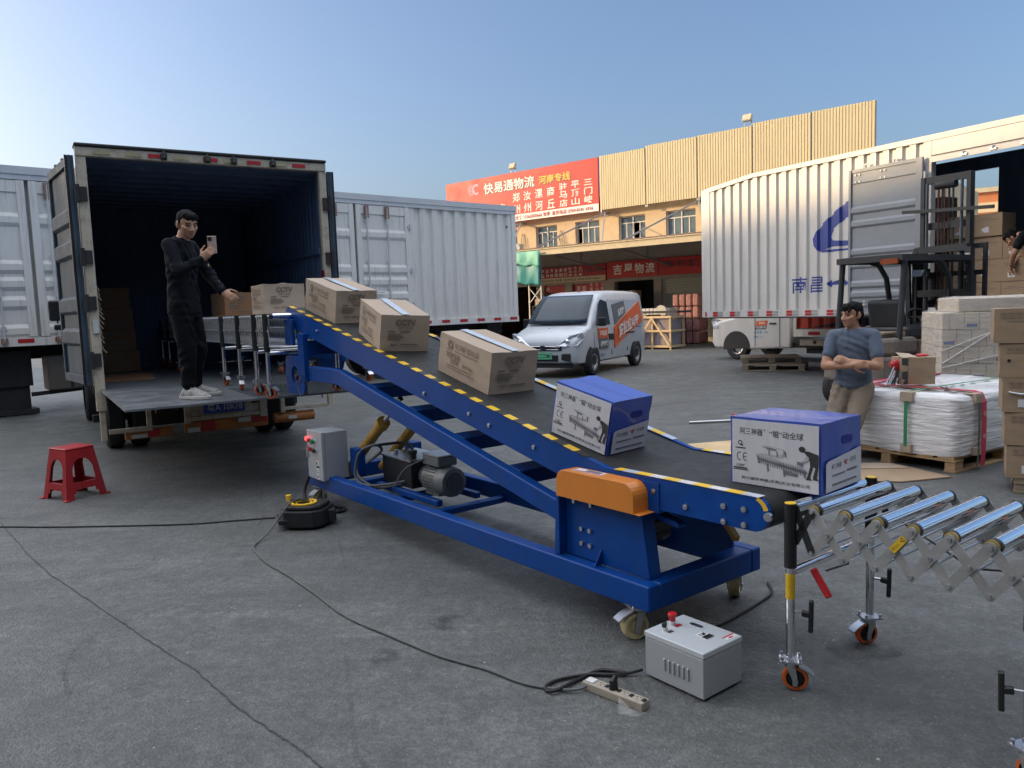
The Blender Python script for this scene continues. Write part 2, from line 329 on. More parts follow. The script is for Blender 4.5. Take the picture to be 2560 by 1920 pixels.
# ------------------------------------------------------------------ ground
def ground_mat():
    m = bpy.data.materials.new('yard_concrete'); m.use_nodes = True
    n = m.node_tree.nodes; l = m.node_tree.links; p = n['Principled BSDF']
    tc = n.new('ShaderNodeTexCoord')
    def noise(sc, det=6, rough=.6, vec=None, dist=0.):
        x = n.new('ShaderNodeTexNoise'); x.inputs['Scale'].default_value = sc; x.inputs['Detail'].default_value = det; x.inputs['Roughness'].default_value = rough; x.inputs['Distortion'].default_value = dist
        l.new(vec or tc.outputs['Object'], x.inputs['Vector']); return x
    def rng(src, a, b, c, d):
        x = n.new('ShaderNodeMapRange'); x.inputs[1].default_value = a; x.inputs[2].default_value = b; x.inputs[3].default_value = c; x.inputs[4].default_value = d
        l.new(src, x.inputs[0]); return x.outputs[0]
    def mix(f, a, b, mode='MIX'):
        x = n.new('ShaderNodeMix'); x.data_type = 'RGBA'; x.blend_type = mode
        for s_, v in ((0, f), (6, a), (7, b)):
            if hasattr(v, 'is_output') or isinstance(v, bpy.types.NodeSocket): l.new(v, x.inputs[s_])
            else: x.inputs[s_].default_value = v
        return x.outputs[2]
    big = noise(.55, 6, .62, dist=.4); mid = noise(3.2, 8, .68); fine = noise(46, 4, .7)
    base = mix(rng(big.outputs[0], .36, .66, 0, 1), (.125,.134,.13,1), (.225,.236,.228,1))
    base = mix(rng(mid.outputs[0], .36, .62, 0, .75), base, (.092,.098,.096,1))
    st = n.new('ShaderNodeMapping'); st.inputs['Scale'].default_value = (.35, 2.2, 1); st.inputs['Rotation'].default_value = (0, 0, R(-35)); l.new(tc.outputs['Object'], st.inputs[0])
    streak = noise(1.6, 7, .66, st.outputs[0], .5)
    base = mix(rng(streak.outputs[0], .5, .68, 0, .6), base, (.085,.09,.09,1))
    base = mix(rng(streak.outputs[0], .28, .44, .4, 0), base, (.31,.32,.31,1))
    vor = n.new('ShaderNodeTexVoronoi'); vor.inputs['Scale'].default_value = 85; l.new(tc.outputs['Object'], vor.inputs['Vector'])
    base = mix(rng(vor.outputs['Distance'], .08, .30, .42, 0), base, (.46,.45,.43,1))
    vor2 = n.new('ShaderNodeTexVoronoi'); vor2.inputs['Scale'].default_value = 42; l.new(tc.outputs['Object'], vor2.inputs['Vector'])
    base = mix(rng(vor2.outputs['Distance'], .05, .16, .75, 0), base, (.36,.37,.36,1))
    grit = noise(17, 8, .75); base = mix(rng(grit.outputs[0], .40, .62, .55, 0), base, (.05,.054,.054,1))
    base = mix(rng(fine.outputs[0], .34, .62, .55, 0), base, (.04,.042,.042,1))
    stain = noise(1.1, 3, .5); base = mix(rng(stain.outputs[0], .64, .74, 0, .5), base, (.06,.063,.063,1))
    l.new(base, p.inputs['Base Color'])
    l.new(rng(mid.outputs[0], .3, .7, .44, .72), p.inputs['Roughness']); p.inputs['Specular IOR Level'].default_value = .5
    b1 = n.new('ShaderNodeBump'); b1.inputs['Strength'].default_value = .5; b1.inputs['Distance'].default_value = .012; l.new(fine.outputs[0], b1.inputs['Height'])
    b2 = n.new('ShaderNodeBump'); b2.inputs['Strength'].default_value = .4; b2.inputs['Distance'].default_value = .008; b2.invert = True; l.new(vor.outputs['Distance'], b2.inputs['Height']); l.new(b1.outputs[0], b2.inputs['Normal'])
    l.new(b2.outputs[0], p.inputs['Normal'])
    return m
mb = MB(); mb.add([(-400,-200,0),(400,-200,0),(400,600,0),(-400,600,0)], [(0,1,2,3)])
struct(mb.build('ground', ground_mat()))
CRK = mat('crack_dark', (.045,.048,.048), .9, var=.4, scale=30)
def ribbon(name, pts, w0, m, z=.004, jit=0., sub=6):
    P = []
    for i in range(len(pts)-1):
        a, b = Vector((*pts[i], 0)), Vector((*pts[i+1], 0))
        for k in range(sub): P.append(a.lerp(b, k/sub))
    P.append(Vector((*pts[-1], 0)))
    vs = []
    for i, p in enumerate(P):
        d = (P[min(i+1,len(P)-1)] - P[max(i-1,0)]).normalized(); n_ = Vector((-d.y, d.x, 0))
        jx = random.uniform(-jit, jit); ww = w0*random.uniform(.5, 1.2) if jit else w0
        vs += [p + n_*(jx+ww/2) + Vector((0,0,z)), p + n_*(jx-ww/2) + Vector((0,0,z))]
    mb = MB(); mb.add(vs, [(2*i, 2*i+1, 2*i+3, 2*i+2) for i in range(len(P)-1)])
    return struct(mb.build(name, m))
ribbon('ground_crack', [(-4.1,6.02),(-3.32,5.12),(-2.89,4.66),(-2.13,3.94),(-1.78,3.6),(-1.46,3.31),(-1.12,2.93),(-.93,2.75),(-.82,2.65),(-.64,2.46),(-.3,2.05)], .006, CRK, jit=.004, sub=14)
ribbon('ground_crack', [(2.2,4.7),(2.7,5.3),(3.0,5.9),(3.35,6.2)], .005, CRK, jit=.006, sub=10)
ribbon('ground_crack', [(-3,7.6),(-1.2,9.4),(.5,10.5),(3.2,12.3)], .012, CRK, jit=.02, sub=14)
def tyre_mat():
    m = mat('tyre_mark_black', (.03,.03,.032), .85)
    n = m.node_tree.nodes; l = m.node_tree.links; p = n['Principled BSDF']
    no = n.new('ShaderNodeTexNoise'); no.inputs['Scale'].default_value = 3; no.inputs['Detail'].default_value = 8
    tc = n.new('ShaderNodeTexCoord'); l.new(tc.outputs['Object'], no.inputs[0])
    mr = n.new('ShaderNodeMapRange'); mr.inputs[1].default_value = .35; mr.inputs[2].default_value = .75; mr.inputs[3].default_value = 0; mr.inputs[4].default_value = .3
    l.new(no.outputs[0], mr.inputs[0]); l.new(mr.outputs[0], p.inputs['Alpha']); return m
TYM = tyre_mat()
for pts in ([(-2.42,5.12),(-2.36,4.87),(-2.38,4.74),(-2.78,4.57),(-3.3,4.5)], [(-1.86,5.32),(-1.98,5.95),(-2.34,6.96)], [(-1.06,4.6),(-1.24,5.24),(-1.46,5.62)], [(-1.89,3.09),(-2.04,3.31),(-2.13,3.55),(-2.11,3.76),(-1.9,4.1)],
            [(-3.2,3.6),(-2.6,4.3),(-1.9,4.8),(-1.0,5.0)], [(.2,8.6),(1.6,9.4),(3.1,9.6),(4.4,9.2)], [(.4,9.3),(1.8,10.2),(3.3,10.5),(5,10.1)], [(-.2,1.9),(-.6,2.6),(-.8,3.4)]):
    ribbon('tyre_mark', pts, .020, TYM, z=.008, sub=8)
STN = mat('oil_stain', (.03,.03,.032), .5)
_p = STN.node_tree.nodes['Principled BSDF']
_no = STN.node_tree.nodes.new('ShaderNodeTexNoise'); _no.inputs['Scale'].default_value = 9; _no.inputs['Detail'].default_value = 6
_mr = STN.node_tree.nodes.new('ShaderNodeMapRange'); _mr.inputs[1].default_value = .42; _mr.inputs[2].default_value = .62; _mr.inputs[3].default_value = 0; _mr.inputs[4].default_value = .4
_tc = STN.node_tree.nodes.new('ShaderNodeTexCoord'); STN.node_tree.links.new(_tc.outputs['Object'], _no.inputs[0])
STN.node_tree.links.new(_no.outputs[0], _mr.inputs[0]); STN.node_tree.links.new(_mr.outputs[0], _p.inputs['Alpha'])
for x, y, r in ((-.35,3.72,.10), (-.62,3.35,.08), (1.5,3.28,.16), (2.0,5.2,.2)):
    mb = MB(); k = 14; mb.add([(x+r*random.uniform(.75,1.2)*math.cos(2*math.pi*i/k), y+r*random.uniform(.7,1.1)*math.sin(2*math.pi*i/k), .012) for i in range(k)], [tuple(range(k))]); struct(mb.build('oil_stain', STN))

# ------------------------------------------------------------------ warehouse facade
def wall_grid(mb, x0, x1, z0, z1, holes, y0, y1, m=0):
    xs = sorted({x0, x1} | {h[0] for h in holes} | {h[1] for h in holes}); zs = sorted({z0, z1} | {h[2] for h in holes} | {h[3] for h in holes})
    for i in range(len(xs)-1):
        run = None
        for j in range(len(zs)-1):
            cx, cz = (xs[i]+xs[i+1])/2, (zs[j]+zs[j+1])/2
            solid = not any(h[0] < cx < h[1] and h[2] < cz < h[3] for h in holes)
            if solid: run = [zs[j], zs[j+1]] if run is None else [run[0], zs[j+1]]
            if (not solid or j == len(zs)-2) and run: mb.box(xs[i], xs[i+1], y0, y1, run[0], run[1], m); run = None
wh = thing('warehouse', 'ochre two storey warehouse with wide canopy and shopfronts behind the van', 'warehouse', BLF.o, BLF.a)
WINS = [(-5.7,-4.5), (-3.41,-2.22), (-1.24,0.0), (.96,2.21), (3.14,4.42), (5.4,6.65), (7.6,8.9)]
mb = MB(); wall_grid(mb, -15, 11.5, 3.95, 5.9, [(a,b,4.13,5.13) for a, b in WINS], 0, .3)
mb.box(-15, 11.5, .35, 14, 5.85, 6.1); mb.box(-15,-14.7,.3,14,0,5.85); mb.box(11.2,11.5,.3,14,0,5.85); mb.box(-14.7,11.2,13.7,14,0,5.85)
mb.box(-14.7,11.2,.9,13.7,3.6,3.75)
mb.build('wall', BRICK, wh)
SHOPS = [(-9,-6.6), (-6.3,-3.5), (-3.07,-1.88), (-1.52,.15), (.68,2.53), (2.88,4.95), (5.3,7.4), (7.8,10.2)]
mb = MB(); wall_grid(mb, -15, 11.5, 0, 3.95, [(a,b,-1,2.5) for a, b in SHOPS], .02, .3); mb.build('shop_wall', CONC, wh)
mb = MB(); mb.box(-14.7, 11.2, .33, 13.6, .02, .06); mb.build('floor', CONC, wh)
for i, (a, b) in enumerate(WINS):
    mb = MB(); f = .045; ym = .1; mx = (a+b)/2; zt = 4.83
    mb.box(a,b,ym,ym+.07,4.13,4.13+f); mb.box(a,b,ym,ym+.07,5.13-f,5.13)
    for x in (a, mx-f/2, b-f): mb.box(x,x+f,ym,ym+.07,4.13+f,5.13-f)
    mb.box(a+f,mx-f/2,ym+.005,ym+.065,zt,zt+f); mb.box(mx+f/2,b-f,ym+.005,ym+.065,zt,zt+f)
    for x in ((a+mx)/2, (mx+b)/2): mb.box(x-.02,x+.02,ym+.01,ym+.06,4.13+f,zt)
    wf = mb.build('window', FRAMEW, wh)
    mb = MB(); gap = [(0,0),(a+f,(a+mx)/2-.02),(a+f,a+.01),((mx+b)/2-.45,(mx+b)/2-.12),(0,0),(0,0),(0,0)][i]
    for x0, x1 in ((a+f,(a+mx)/2-.02),((a+mx)/2+.02,mx-f/2),(mx+f/2,(mx+b)/2-.02),((mx+b)/2+.02,b-f)):
        if (i == 2 and x0 == a+f) or (i == 3 and abs(x0-(mx+f/2)) < .001): continue
        mb.box(x0,x1,ym+.03,ym+.04,4.13+f,zt)
    mb.box(a+f,mx-f/2,ym+.03,ym+.04,zt+f,5.13-f); mb.box(mx+f/2,b-f,ym+.03,ym+.04,zt+f,5.13-f)
    mb.build('pane', WGLASS, wf)
    mb = MB(); k = 22
    if i in (1, 3):
        for q in range(k):
            xx = a+f+(b-a-2*f)*(.1+.8*q/k) if i == 1 else a+f+(b-a-2*f)*(.02+.44*q/k)
            mb.box(xx, xx+.025, .26+.02*math.sin(q*1.7), .275+.02*math.sin(q*1.7), 4.16, 5.1)
        mb.build('curtain', CURT, wf)
    mb = MB(); mb.box(a-.05,b+.05,-.05,.1,4.06,4.128); mb.build('sill', BRICK, wf)
mb = MB()
for i in range(0, 84): # corrugated canopy roof
    x = -14.8 + i*.31; mb.bar((x,-4.05,3.81),(x,.0,4.06),.17,.03); mb.bar((x+.155,-4.05,3.79),(x+.155,.0,4.04),.16,.02)
mb.build('canopy_roof', mat('canopy_edge_sheet', (.30,.2,.15), .6, var=.2), wh)
mb = MB(); mb.box(-14.8,11.4,-4.02,-3.9,3.53,3.775); mb.box(-14.8,11.4,-4.06,-4.021,3.74,3.775); mb.build('canopy_beam', CANOPY, wh)
mb = MB()
for x in [-12,-9,-6,-3,.36,3.4,6.6,9.6]:
    mb.bar((x,-3.9,3.62),(x,0,3.9),.08,.12); mb.bar((x,-3.6,3.5),(x,0,3.0),.06,.06); mb.bar((x,-1.9,3.74),(x,-1.9,3.3),.05,.05)
    mb.bar((x,-3.4,3.66),(x+1.5,-.2,3.88),.04,.04)
for y in (-3,-2,-1): mb.box(-14.8,11.4,y-.04,y+.04,3.72+(y+4)*.06,3.8+(y+4)*.06)
mb.build('canopy_truss', CANU, wh)
for x in (-4.0,.5,4.7,8.0):
    mb = MB(); mb.bar((x,-.3,5.35),(x-1.6,-3.0,3.9),.06,.06); mb.bar((x,-.3,5.35),(x+1.6,-3.0,3.9),.05,.05); mb.bar((x,0,5.32),(x,-.32,5.32),.07,.1); mb.build('tie_rod', ALU, wh)
for k, (a, b) in enumerate(SHOPS):
    if k in (5, 6, 0):
        mb = MB(); n_ = 40
        for j in range(n_): mb.prism([(0,0),(.0,.062),(-.014,.045),(-.014,.012)], (a,.12,.02+j*.062),(0,1,0),(0,0,1),(1,0,0),0,b-a)
        mb.build('roller_shutter', SHUT, wh)
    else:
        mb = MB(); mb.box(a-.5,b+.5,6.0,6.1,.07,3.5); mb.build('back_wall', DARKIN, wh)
mb = MB(); mb.box(-1.52,.15,.1,.14,2.12,2.495); bn = mb.build('banner', REDD, wh)
mb = MB(); XD, ZD = (1,0,0), (0,0,1)
for t, x, z, h in (('河',-1.22,2.3,.2),('丘',-.92,2.3,.2),('马',-.55,2.42,.13),('店',-.55,2.24,.15),('顶',-.25,2.42,.13),('山',-.25,2.24,.15),('门',.02,2.42,.13),('峡',.02,2.24,.15)): mb.text(t,(x,.098,z),XD,ZD,h=h)
mb.build('lettering', SWHT, bn)
mb = MB(); mb.box(-3.07,-1.88,.1,.14,2.16,2.48); bn = mb.build('banner', REDD, wh); mb = MB(); mb.text('州',(-2.92,.098,2.32),XD,ZD,h=.18); mb.build('lettering', SWHT, bn)

# signs and billboard
def board(name, label, x0, x1, y, z0, z1, m, cat='sign', group=None, th=.1):
    t = thing(name, label, cat, BLF.p((x0+x1)/2, y, z0), BLF.a, group)
    mb = MB(); hw = (x1-x0)/2; mb.box(-hw,hw,0,th,0,z1-z0); mb.build('panel', m, t, bevel=.006)
    return t, lambda X, Z, off=-.004: (X-(x0+x1)/2, off, Z-z0)
bb, at = board('billboard', 'large red rooftop billboard with white Chinese city names', -8.57, .27, -.4, 5.42, 7.6, REDS, 'billboard', th=.08)
mb = MB(); q = at(-8.55,5.43,-.012); q2 = at(.26,5.73,-.004); mb.box(q[0],q2[0],q[1],q2[1],q[2],q2[2]); mb.build('phone_strip', SWHT, bb)
mb = MB(); mb.text('快易通物流', at(-4.59,7.08), XD, ZD, h=.5, w=3.0, bold=.014)
cols = {'郑州':-4.15,'汝州':-3.52,'漯河':-2.86,'商丘':-2.2,'驻马店':-1.53,'平顶山':-.9,'三门峡':-.24}
for s_, x in cols.items():
    zz_ = (6.52,6.0) if len(s_) == 2 else (6.63,6.28,5.93)
    for ch, z in zip(s_, zz_):
        mb.text(ch, at(x, z+.035*(x+2.2)/2), XD, ZD, h=.40 if len(s_) == 2 else (.3 if ch != '三' else .24), w=.42, bold=.012)
mb.text('嘉', at(-6.35,6.25), XD, ZD, h=.42, bold=.02); mb.text('专', at(-5.0,6.1), XD, ZD, h=.42, bold=.02)
mb.build('white_lettering', SWHT, bb)
mb = MB(); mb.text('快易通物流', at(-4.56,7.05,-.0025), XD, ZD, h=.5, w=3.0, bold=.016); mb.text('河南专线', at(-1.97,7.03,-.0025), XD, ZD, h=.36, w=1.7, bold=.016); mb.build('letter_shadow', SDARK, bb)
mb = MB(); mb.text('河南专线', at(-2.0,7.06), XD, ZD, h=.36, w=1.7, bold=.014); mb.build('yellow_lettering', SYEL, bb)
mb = MB(); mb.text('大宗业务 15362000666 张博  查货电话: 0769-8181 6936', at(-2.3,5.58,-.018), XD, ZD, h=.19, w=4.6, bold=.015); mb.build('red_lettering', REDD, bb)
mb = MB()
def arc(mb, c, r0, r1, a0, a1, y, n=18, m=0):
    vs = []
    for i in range(n+1):
        a = R(a0+(a1-a0)*i/n); vs += [(c[0]+r0*math.cos(a), y, c[2]+r0*math.sin(a)), (c[0]+r1*math.cos(a), y, c[2]+r1*math.sin(a))]
    mb.add(vs, [(2*i,2*i+2,2*i+3,2*i+1) for i in range(n)], m)
c0 = at(-6.72,7.13)
arc(mb, (c0[0]+.14,0,c0[2]), .15, .25, 50, 310, -.006); arc(mb, (c0[0]+.02,0,c0[2]), .03, .09, 100, 330, -.007)
for j in range(6):
    z = c0[2]-.24+j*.085; mb.box(c0[0]-.42+abs(j-2.5)*.05, c0[0]-.05, -.008, -.005, z, z+.035)
mb.build('emblem', CREST, bb)
mb = MB()
for x in (-3.9,-.1,2): mb.bar((x,.1,.5),(x,.38,.1),.06,.06)
mb.build('bracket', ALU, bb)
px_ = [.33, 2.5, 4.72, 6.87, 8.95, 11.0]
nm = ['next to the red billboard','second from the billboard','in the middle of the row','second from its tall right end','at the tall right end of the row']
for i in range(5):
    a, b = px_[i]+.015, px_[i+1]-.02; zt = 7.62+.045*i+ (.03 if i % 2 else 0)
    t = thing('parapet_panel', 'pale yellow ribbed metal roof panel, '+nm[i], 'roof panel', BLF.p((a+b)/2,-.4,5.45), BLF.a, 'ribbed yellow panels along the roof edge')
    mb = MB(); x = a-(a+b)/2; hw = (b-a)/2; pts = []
    pitch = (b-a)/20; 
    while x < hw-.01:
        for dx, dy in ((0,0),(pitch*.70,0),(pitch*.76,.022),(pitch*.94,.022)): pts.append((min(x+dx,hw),dy))
        x += pitch
    pts.append((hw,0)); n_ = len(pts); H = zt-5.45
    mb.add([(p[0],p[1],0) for p in pts]+[(p[0],p[1],H) for p in pts]+[(p[0],p[1]+.02,0) for p in pts]+[(p[0],p[1]+.02,H) for p in pts],
           [(j,j+1,n_+j+1,n_+j) for j in range(n_-1)]+[(2*n_+j+1,2*n_+j,3*n_+j,3*n_+j+1) for j in range(n_-1)]+[(n_+j,n_+j+1,3*n_+j+1,3*n_+j) for j in range(n_-1)])
    mb.build('sheet', SHEETY, t)
    mb = MB()
    for x in (-hw, hw): mb.box(x-.03+(.02 if x<0 else -.02), x+.03+(.02 if x<0 else -.02), .03,.09,-.1,H-.02)
    for z in (.2,H*.5,H-.15): mb.box(-hw,hw,.09,.13,z,z+.05)
    mb.build('frame', STL, t)
def flood(X, Z, label):
    t = thing('floodlight', label, 'floodlight', BLF.p(X,.0,Z), BLF.a, 'floodlights on the roof edge')
    mb = MB(); mb.bar((-.12,0,-.25),(-.14,0,.2),.03,.03); mb.bar((.12,0,-.25),(.14,0,.2),.03,.03); mb.build('bracket', ALU, t)
    mb = MB(); mb.tbox(Matrix.Translation((0,-.05,.24)) @ Matrix.Rotation(R(-25),4,'X'),.34,.14,.26); hd = mb.build('housing', CANOPY, t, bevel=.02)
    mb = MB(); mb.tbox(Matrix.Translation((0,-.115,.21)) @ Matrix.Rotation(R(-25),4,'X'),.28,.01,.2); mb.build('lens', WGLASS, hd)
flood(-4.6,7.72,'floodlight standing above the red billboard'); flood(6.53,7.85,'floodlight standing above the yellow ribbed panels')
s1, at = board('shop_sign', 'red shop sign with four large white characters beside black ones', .38, 5.1, -.1, 2.64, 3.32, REDS)
mb = MB()
for ch, x in zip('吉星物流', (.92,1.44,1.95,2.45)): mb.text(ch, at(x,2.98), XD, ZD, h=.42, w=.43, bold=.016)
mb.build('white_lettering', SWHT, s1)
mb = MB(); mb.text('东莞⇌漳州 厦门', at(3.78,3.06), XD, ZD, h=.3, w=1.6, bold=.012); mb.box(at(2.81,0)[0]-.012,at(2.81,0)[0]+.012,-.008,-.003,.01,.67); mb.build('dark_lettering', SDARK, s1)
s0, at = board('shop_sign', 'crimson shop sign with small city names above a pale phone strip', -3.75, .33, -.1, 2.58, 3.27, REDD)
mb = MB(); q = at(-3.74,2.59,-.01); q2 = at(.32,2.8,-.003); mb.box(q[0],q2[0],q[1],q2[1],q[2],q2[2]); mb.build('phone_strip', CANOPY, s0)
mb = MB()
for s_, x in zip(['商丘','汝州','开封','信阳','南阳','周口','驻马店','平顶山','三门峡'], [-3.0,-2.75,-2.5,-2.25,-2.0,-1.75,-1.5,-1.22,-.95]):
    for ch, z in zip(s_, (3.12,2.92) if len(s_) == 2 else (3.17,3.03,2.89)): mb.text(ch, at(x,z), XD, ZD, h=.15 if len(s_)==2 else .11, w=.17)
mb.build('white_lettering', SWHT, s0)
mb = MB(); mb.text('河南全境', at(-.3,3.03), XD, ZD, h=.17, w=.95); mb.text('15362000666 张博  查货电话  0769-8181 6936', at(-1.6,2.69,-.016), XD, ZD, h=.11, w=3.2); mb.build('dark_lettering', SDARK, s0)
# air conditioners on the canopy, tarpaulin
for i, (x, lab) in enumerate(((-4.35,'small white air conditioner unit on the canopy beside the trailer'),(-3.85,'white air conditioner unit on the canopy below the first window'))):
    t = thing('air_conditioner', lab, 'air conditioner', BLF.p(x,-.75,4.02), BLF.a, 'air conditioners on the canopy')
    mb = MB(); mb.box(-.22,.22,-.14,.14,.0,.3+.05*i); mb.build('casing', ACW, t, bevel=.02)
    mb = MB(); mb.cyl((-.06,-.141,.17),(-.06,-.15,.17),.11,20); mb.build('fan_grille', MOTG, t)
for i, (x, z) in enumerate(((-4.1,4.15),(-1.95,4.1))):
    mb = MB(); mb.tube([(x,-.03,z),(x-.12,-.06,z+.4),(x-.05,-.05,z+.75),(x+.12,-.05,z+.5),(x+.14,-.05,z+.1)],.014,6)
    o = mb.build('cable', CABLEG, None, loc=BLF.o, rotz=BLF.a); tag(o, ['loop of cable hanging down the ochre wall beside the trailer','loop of cable hanging between the first two windows'][i], 'cable', 'cables hanging on the ochre wall')
tp = thing('tarpaulin', 'green and teal tarpaulin hanging from the canopy behind the trailer', 'tarpaulin', BLF.p(-1.0,-4.15,2.4), BLF.a)
def cloth(x0, x1, z0, z1, m, nm_, yb=0.):
    mb = MB(); nx, nz = 26, 12; vs = []
    for j in range(nz+1):
        for i in range(nx+1):
            u, v = i/nx, j/nz; vs.append((x0+(x1-x0)*u, yb+.025*math.sin(u*17+v*2)+.015*math.sin(u*31-v*3)*(1-v)-.03*math.sin(v*math.pi), z0+(z1-z0)*v - (.05*math.sin(u*9)+.03*math.sin(u*21))*(1-v)))
    mb.add(vs, [(j*(nx+1)+i,j*(nx+1)+i+1,(j+1)*(nx+1)+i+1,(j+1)*(nx+1)+i) for j in range(nz) for i in range(nx)], 0, True)
    o = mb.build(nm_, m, tp); md = o.modifiers.new('s','SOLIDIFY'); md.thickness = .012
cloth(-1.4,1.03,.78,1.3,TARPG,'upper_sheet'); cloth(-1.4,.98,.05,.8,TARPT,'lower_sheet',.06)
mb = MB(); mb.bar((.3,.2,-2.4),(.3,.2,1.2),.05,.05); mb.bar((.9,.2,-2.4),(.9,.2,1.2),.05,.05); mb.bar((.3,.2,-.1),(.9,.2,-.7),.03,.03); mb.bar((.9,.2,-.1),(.3,.2,-.7),.03,.03); mb.build('support_frame', ALU, tp)

# unseen buildings added behind the camera; the first casts the yard's shade
oc = thing('shade_building', 'unseen tall plain grey building that casts the shade over the yard', 'warehouse', (0,0,0))
g = Vector((-.775,-.632,0)).normalized(); e_ = Vector((.632,-.775,0)).normalized(); c0 = g*34
mb = MB(); H = 9.46+.428*34
P = [c0-e_*75, c0+e_*75, c0+e_*75+g*14, c0-e_*75+g*14]
mb.add([(*p[:2],0) for p in P]+[(*p[:2],H) for p in P], [(0,1,5,4),(1,2,6,5),(2,3,7,6),(3,0,4,7),(4,5,6,7)]); mb.build('wall', CONC, oc)
dk = thing('shade_hall', 'unseen grey hall with deep canopy, added to darken right-hand faces and foreground', 'warehouse', (3.4,-5.6,0), R(24))  # blocker added out of view: hall and canopy darken right-hand faces and foreground
mb = MB(); mb.box(-7,30,-10,0,0,6.2); mb.build('wall', mat('shade_hall_wall', (.10,.095,.09), .9), dk); mb = MB(); mb.box(-7,30,.02,5.2,5.6,5.8); mb.build('canopy', CANU, dk)
# ------------------------------------------------------------------ belt conveyor (local: x along the belt uphill, y = -w)
SLP = .228
def zb(s): return .752 if s < .35 else .752 + SLP*(s-.35)
bc = thing('belt_conveyor', 'blue mobile belt conveyor sloping up into the open truck', 'conveyor', CVF.o, CVF.a)
def W(s, w, z): return (s, -w, z)
mb = MB(); zl, zh = .165, .285
mb.box(0,3.72,-.075,0,zl,zh); mb.box(0,3.72,-.85,-.775,zl,zh); mb.box(0,.1,-.774,-.076,zl,zh); mb.box(.62,.72,-.774,-.076,zl+.003,zh-.002)
mb.box(3.62,3.72,-.774,-.076,zl,zh); mb.box(3.02,3.1,-.774,-.076,zl+.02,zh-.01)
mb.box(2.05,2.11,-.774,-.076,zl,zl+.045); mb.box(2.14,3.0,-.3,-.25,zl+.046,zl+.09); mb.box(2.14,3.0,-.62,-.57,zl+.046,zl+.09)
mb.box(2.6,2.66,-.774,-.076,zl,zl+.045)
mb.box(3.28,3.40,-.84,-.74,zh+.002,.46); mb.box(3.14,3.27,-.24,-.17,zh+.002,.50); mb.build('base_frame', BLUE, bc, bevel=.006)
# side beams: level foot section then incline
def beam_poly(top_off, depth):
    P = [(-.50, .752+.012+top_off)]
    P += [(.36, .764+top_off), (4.15, zb(4.15)+.012+top_off)]
    P += [(4.22, zb(4.22)-.03), (4.2, zb(4.2)-depth-.01), (.62, zb(.62)-depth-.005), (.25, .764-depth+.0), (-.46, .762-.142)]
    for a in range(-80, 81, 20): P.insert(len(P), (-.47-.072*math.cos(R(a)), .692+.072*math.sin(R(a))))
    return P
for nm_, w0, w1 in (('side_beam', .105, .135), ('side_beam', .765, .795)):
    mb = MB(); mb.prism(beam_poly(0,.15), (0,0,0), (1,0,0), (0,0,1), (0,-1,0), w0, w1); mb.box(.02,.12,-w1-.006,-w0+.006,.6,.74)
    o = mb.build(nm_, BLUE, bc, bevel=.004)
    mb = MB()
    for s, z in ((-.13,.66),(-.33,.70),(-.33,.635),(-.43,.705),(-.43,.64),(2.0,1.02),(3.6,1.42),(.9,.8),(1.5,.93),(1.3,.88),(.05,.70)):
        for ww, dd in ((w0,1),): mb.cyl((s,-ww,z),(s,-ww+.009*dd,z),.013,10); mb.cyl((s,-ww+.009*dd,z),(s,-ww+.014*dd,z),.006,6)
    mb.build('bolts', STL, o)
    # flange with hazard tape on the beam top
    mb = MB(); L = 4.6; st = .083; s = -.5; k = 0
    def fl(sa, sb, m, w0=w0, w1=w1):
        za, zc = zb(sa)+.0142, zb(sb)+.0142
        mb.add([(sa,-w0+.004,za),(sb,-w0+.004,zc),(sb,-w1-.012,zc),(sa,-w1-.012,za),(sa,-w0+.004,za-.002),(sb,-w0+.004,zc-.002),(sb,-w1-.012,zc-.002),(sa,-w1-.012,za-.002)],
               [(3,2,1,0),(4,5,6,7),(0,1,5,4),(1,2,6,5),(2,3,7,6),(3,0,4,7)], m)
    while s < 4.12:
        if s < .3 or s > .42: 
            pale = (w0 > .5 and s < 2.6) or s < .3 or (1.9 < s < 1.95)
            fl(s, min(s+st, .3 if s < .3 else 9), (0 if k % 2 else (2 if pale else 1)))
        s += st; k += 1
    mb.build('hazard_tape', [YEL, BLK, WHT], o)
mb = MB()
arcp = [(-.47-.076*math.cos(R(a)), .692+.076*math.sin(R(a))) for a in range(20,75,9)]
mb.add([(x,-.1045,z) for x, z in arcp]+[(-.47-(abs(x+.47))*.70, -.1045, .692+(z-.692)*.80) for x, z in arcp[::-1]], [tuple(range(2*len(arcp)))]); mb.build('hazard_tape', [YEL], bc)
# belt: top run, roller ends and return run
mb = MB(); T = []
for a in range(-90, 91, 15): T.append((-.475-.068*math.cos(R(a)), .69+.066*math.sin(R(a))))
T += [(.30,.757),(.36,.758),(.5,zb(.5)+.002),(4.15,zb(4.15)+.002)]
for a in range(75, -91, -15): T.append((4.16+.055*math.cos(R(a)), zb(4.16)-.055+.055*math.sin(R(a))))
T += [(.5,zb(.5)-.12),(.3,.62)]
n_ = len(T); mb.add([(s,-.14,z) for s, z in T]+[(s,-.76,z) for s, z in T], [(i,(i+1)%n_,n_+(i+1)%n_,n_+i) for i in range(n_)], 0, True)
mb.build('belt', BELT, bc, angle=50)
mb = MB(); mb.cyl((-.475,-.142,.69),(-.475,-.758,.69),.06,20); mb.cyl((4.16,-.142,zb(4.16)-.06),(4.16,-.758,zb(4.16)-.06),.05,16); mb.cyl((-.545,-.09,.695),(-.545,-.1045,.695),.018,10); mb.build('end_roller', STL, bc)
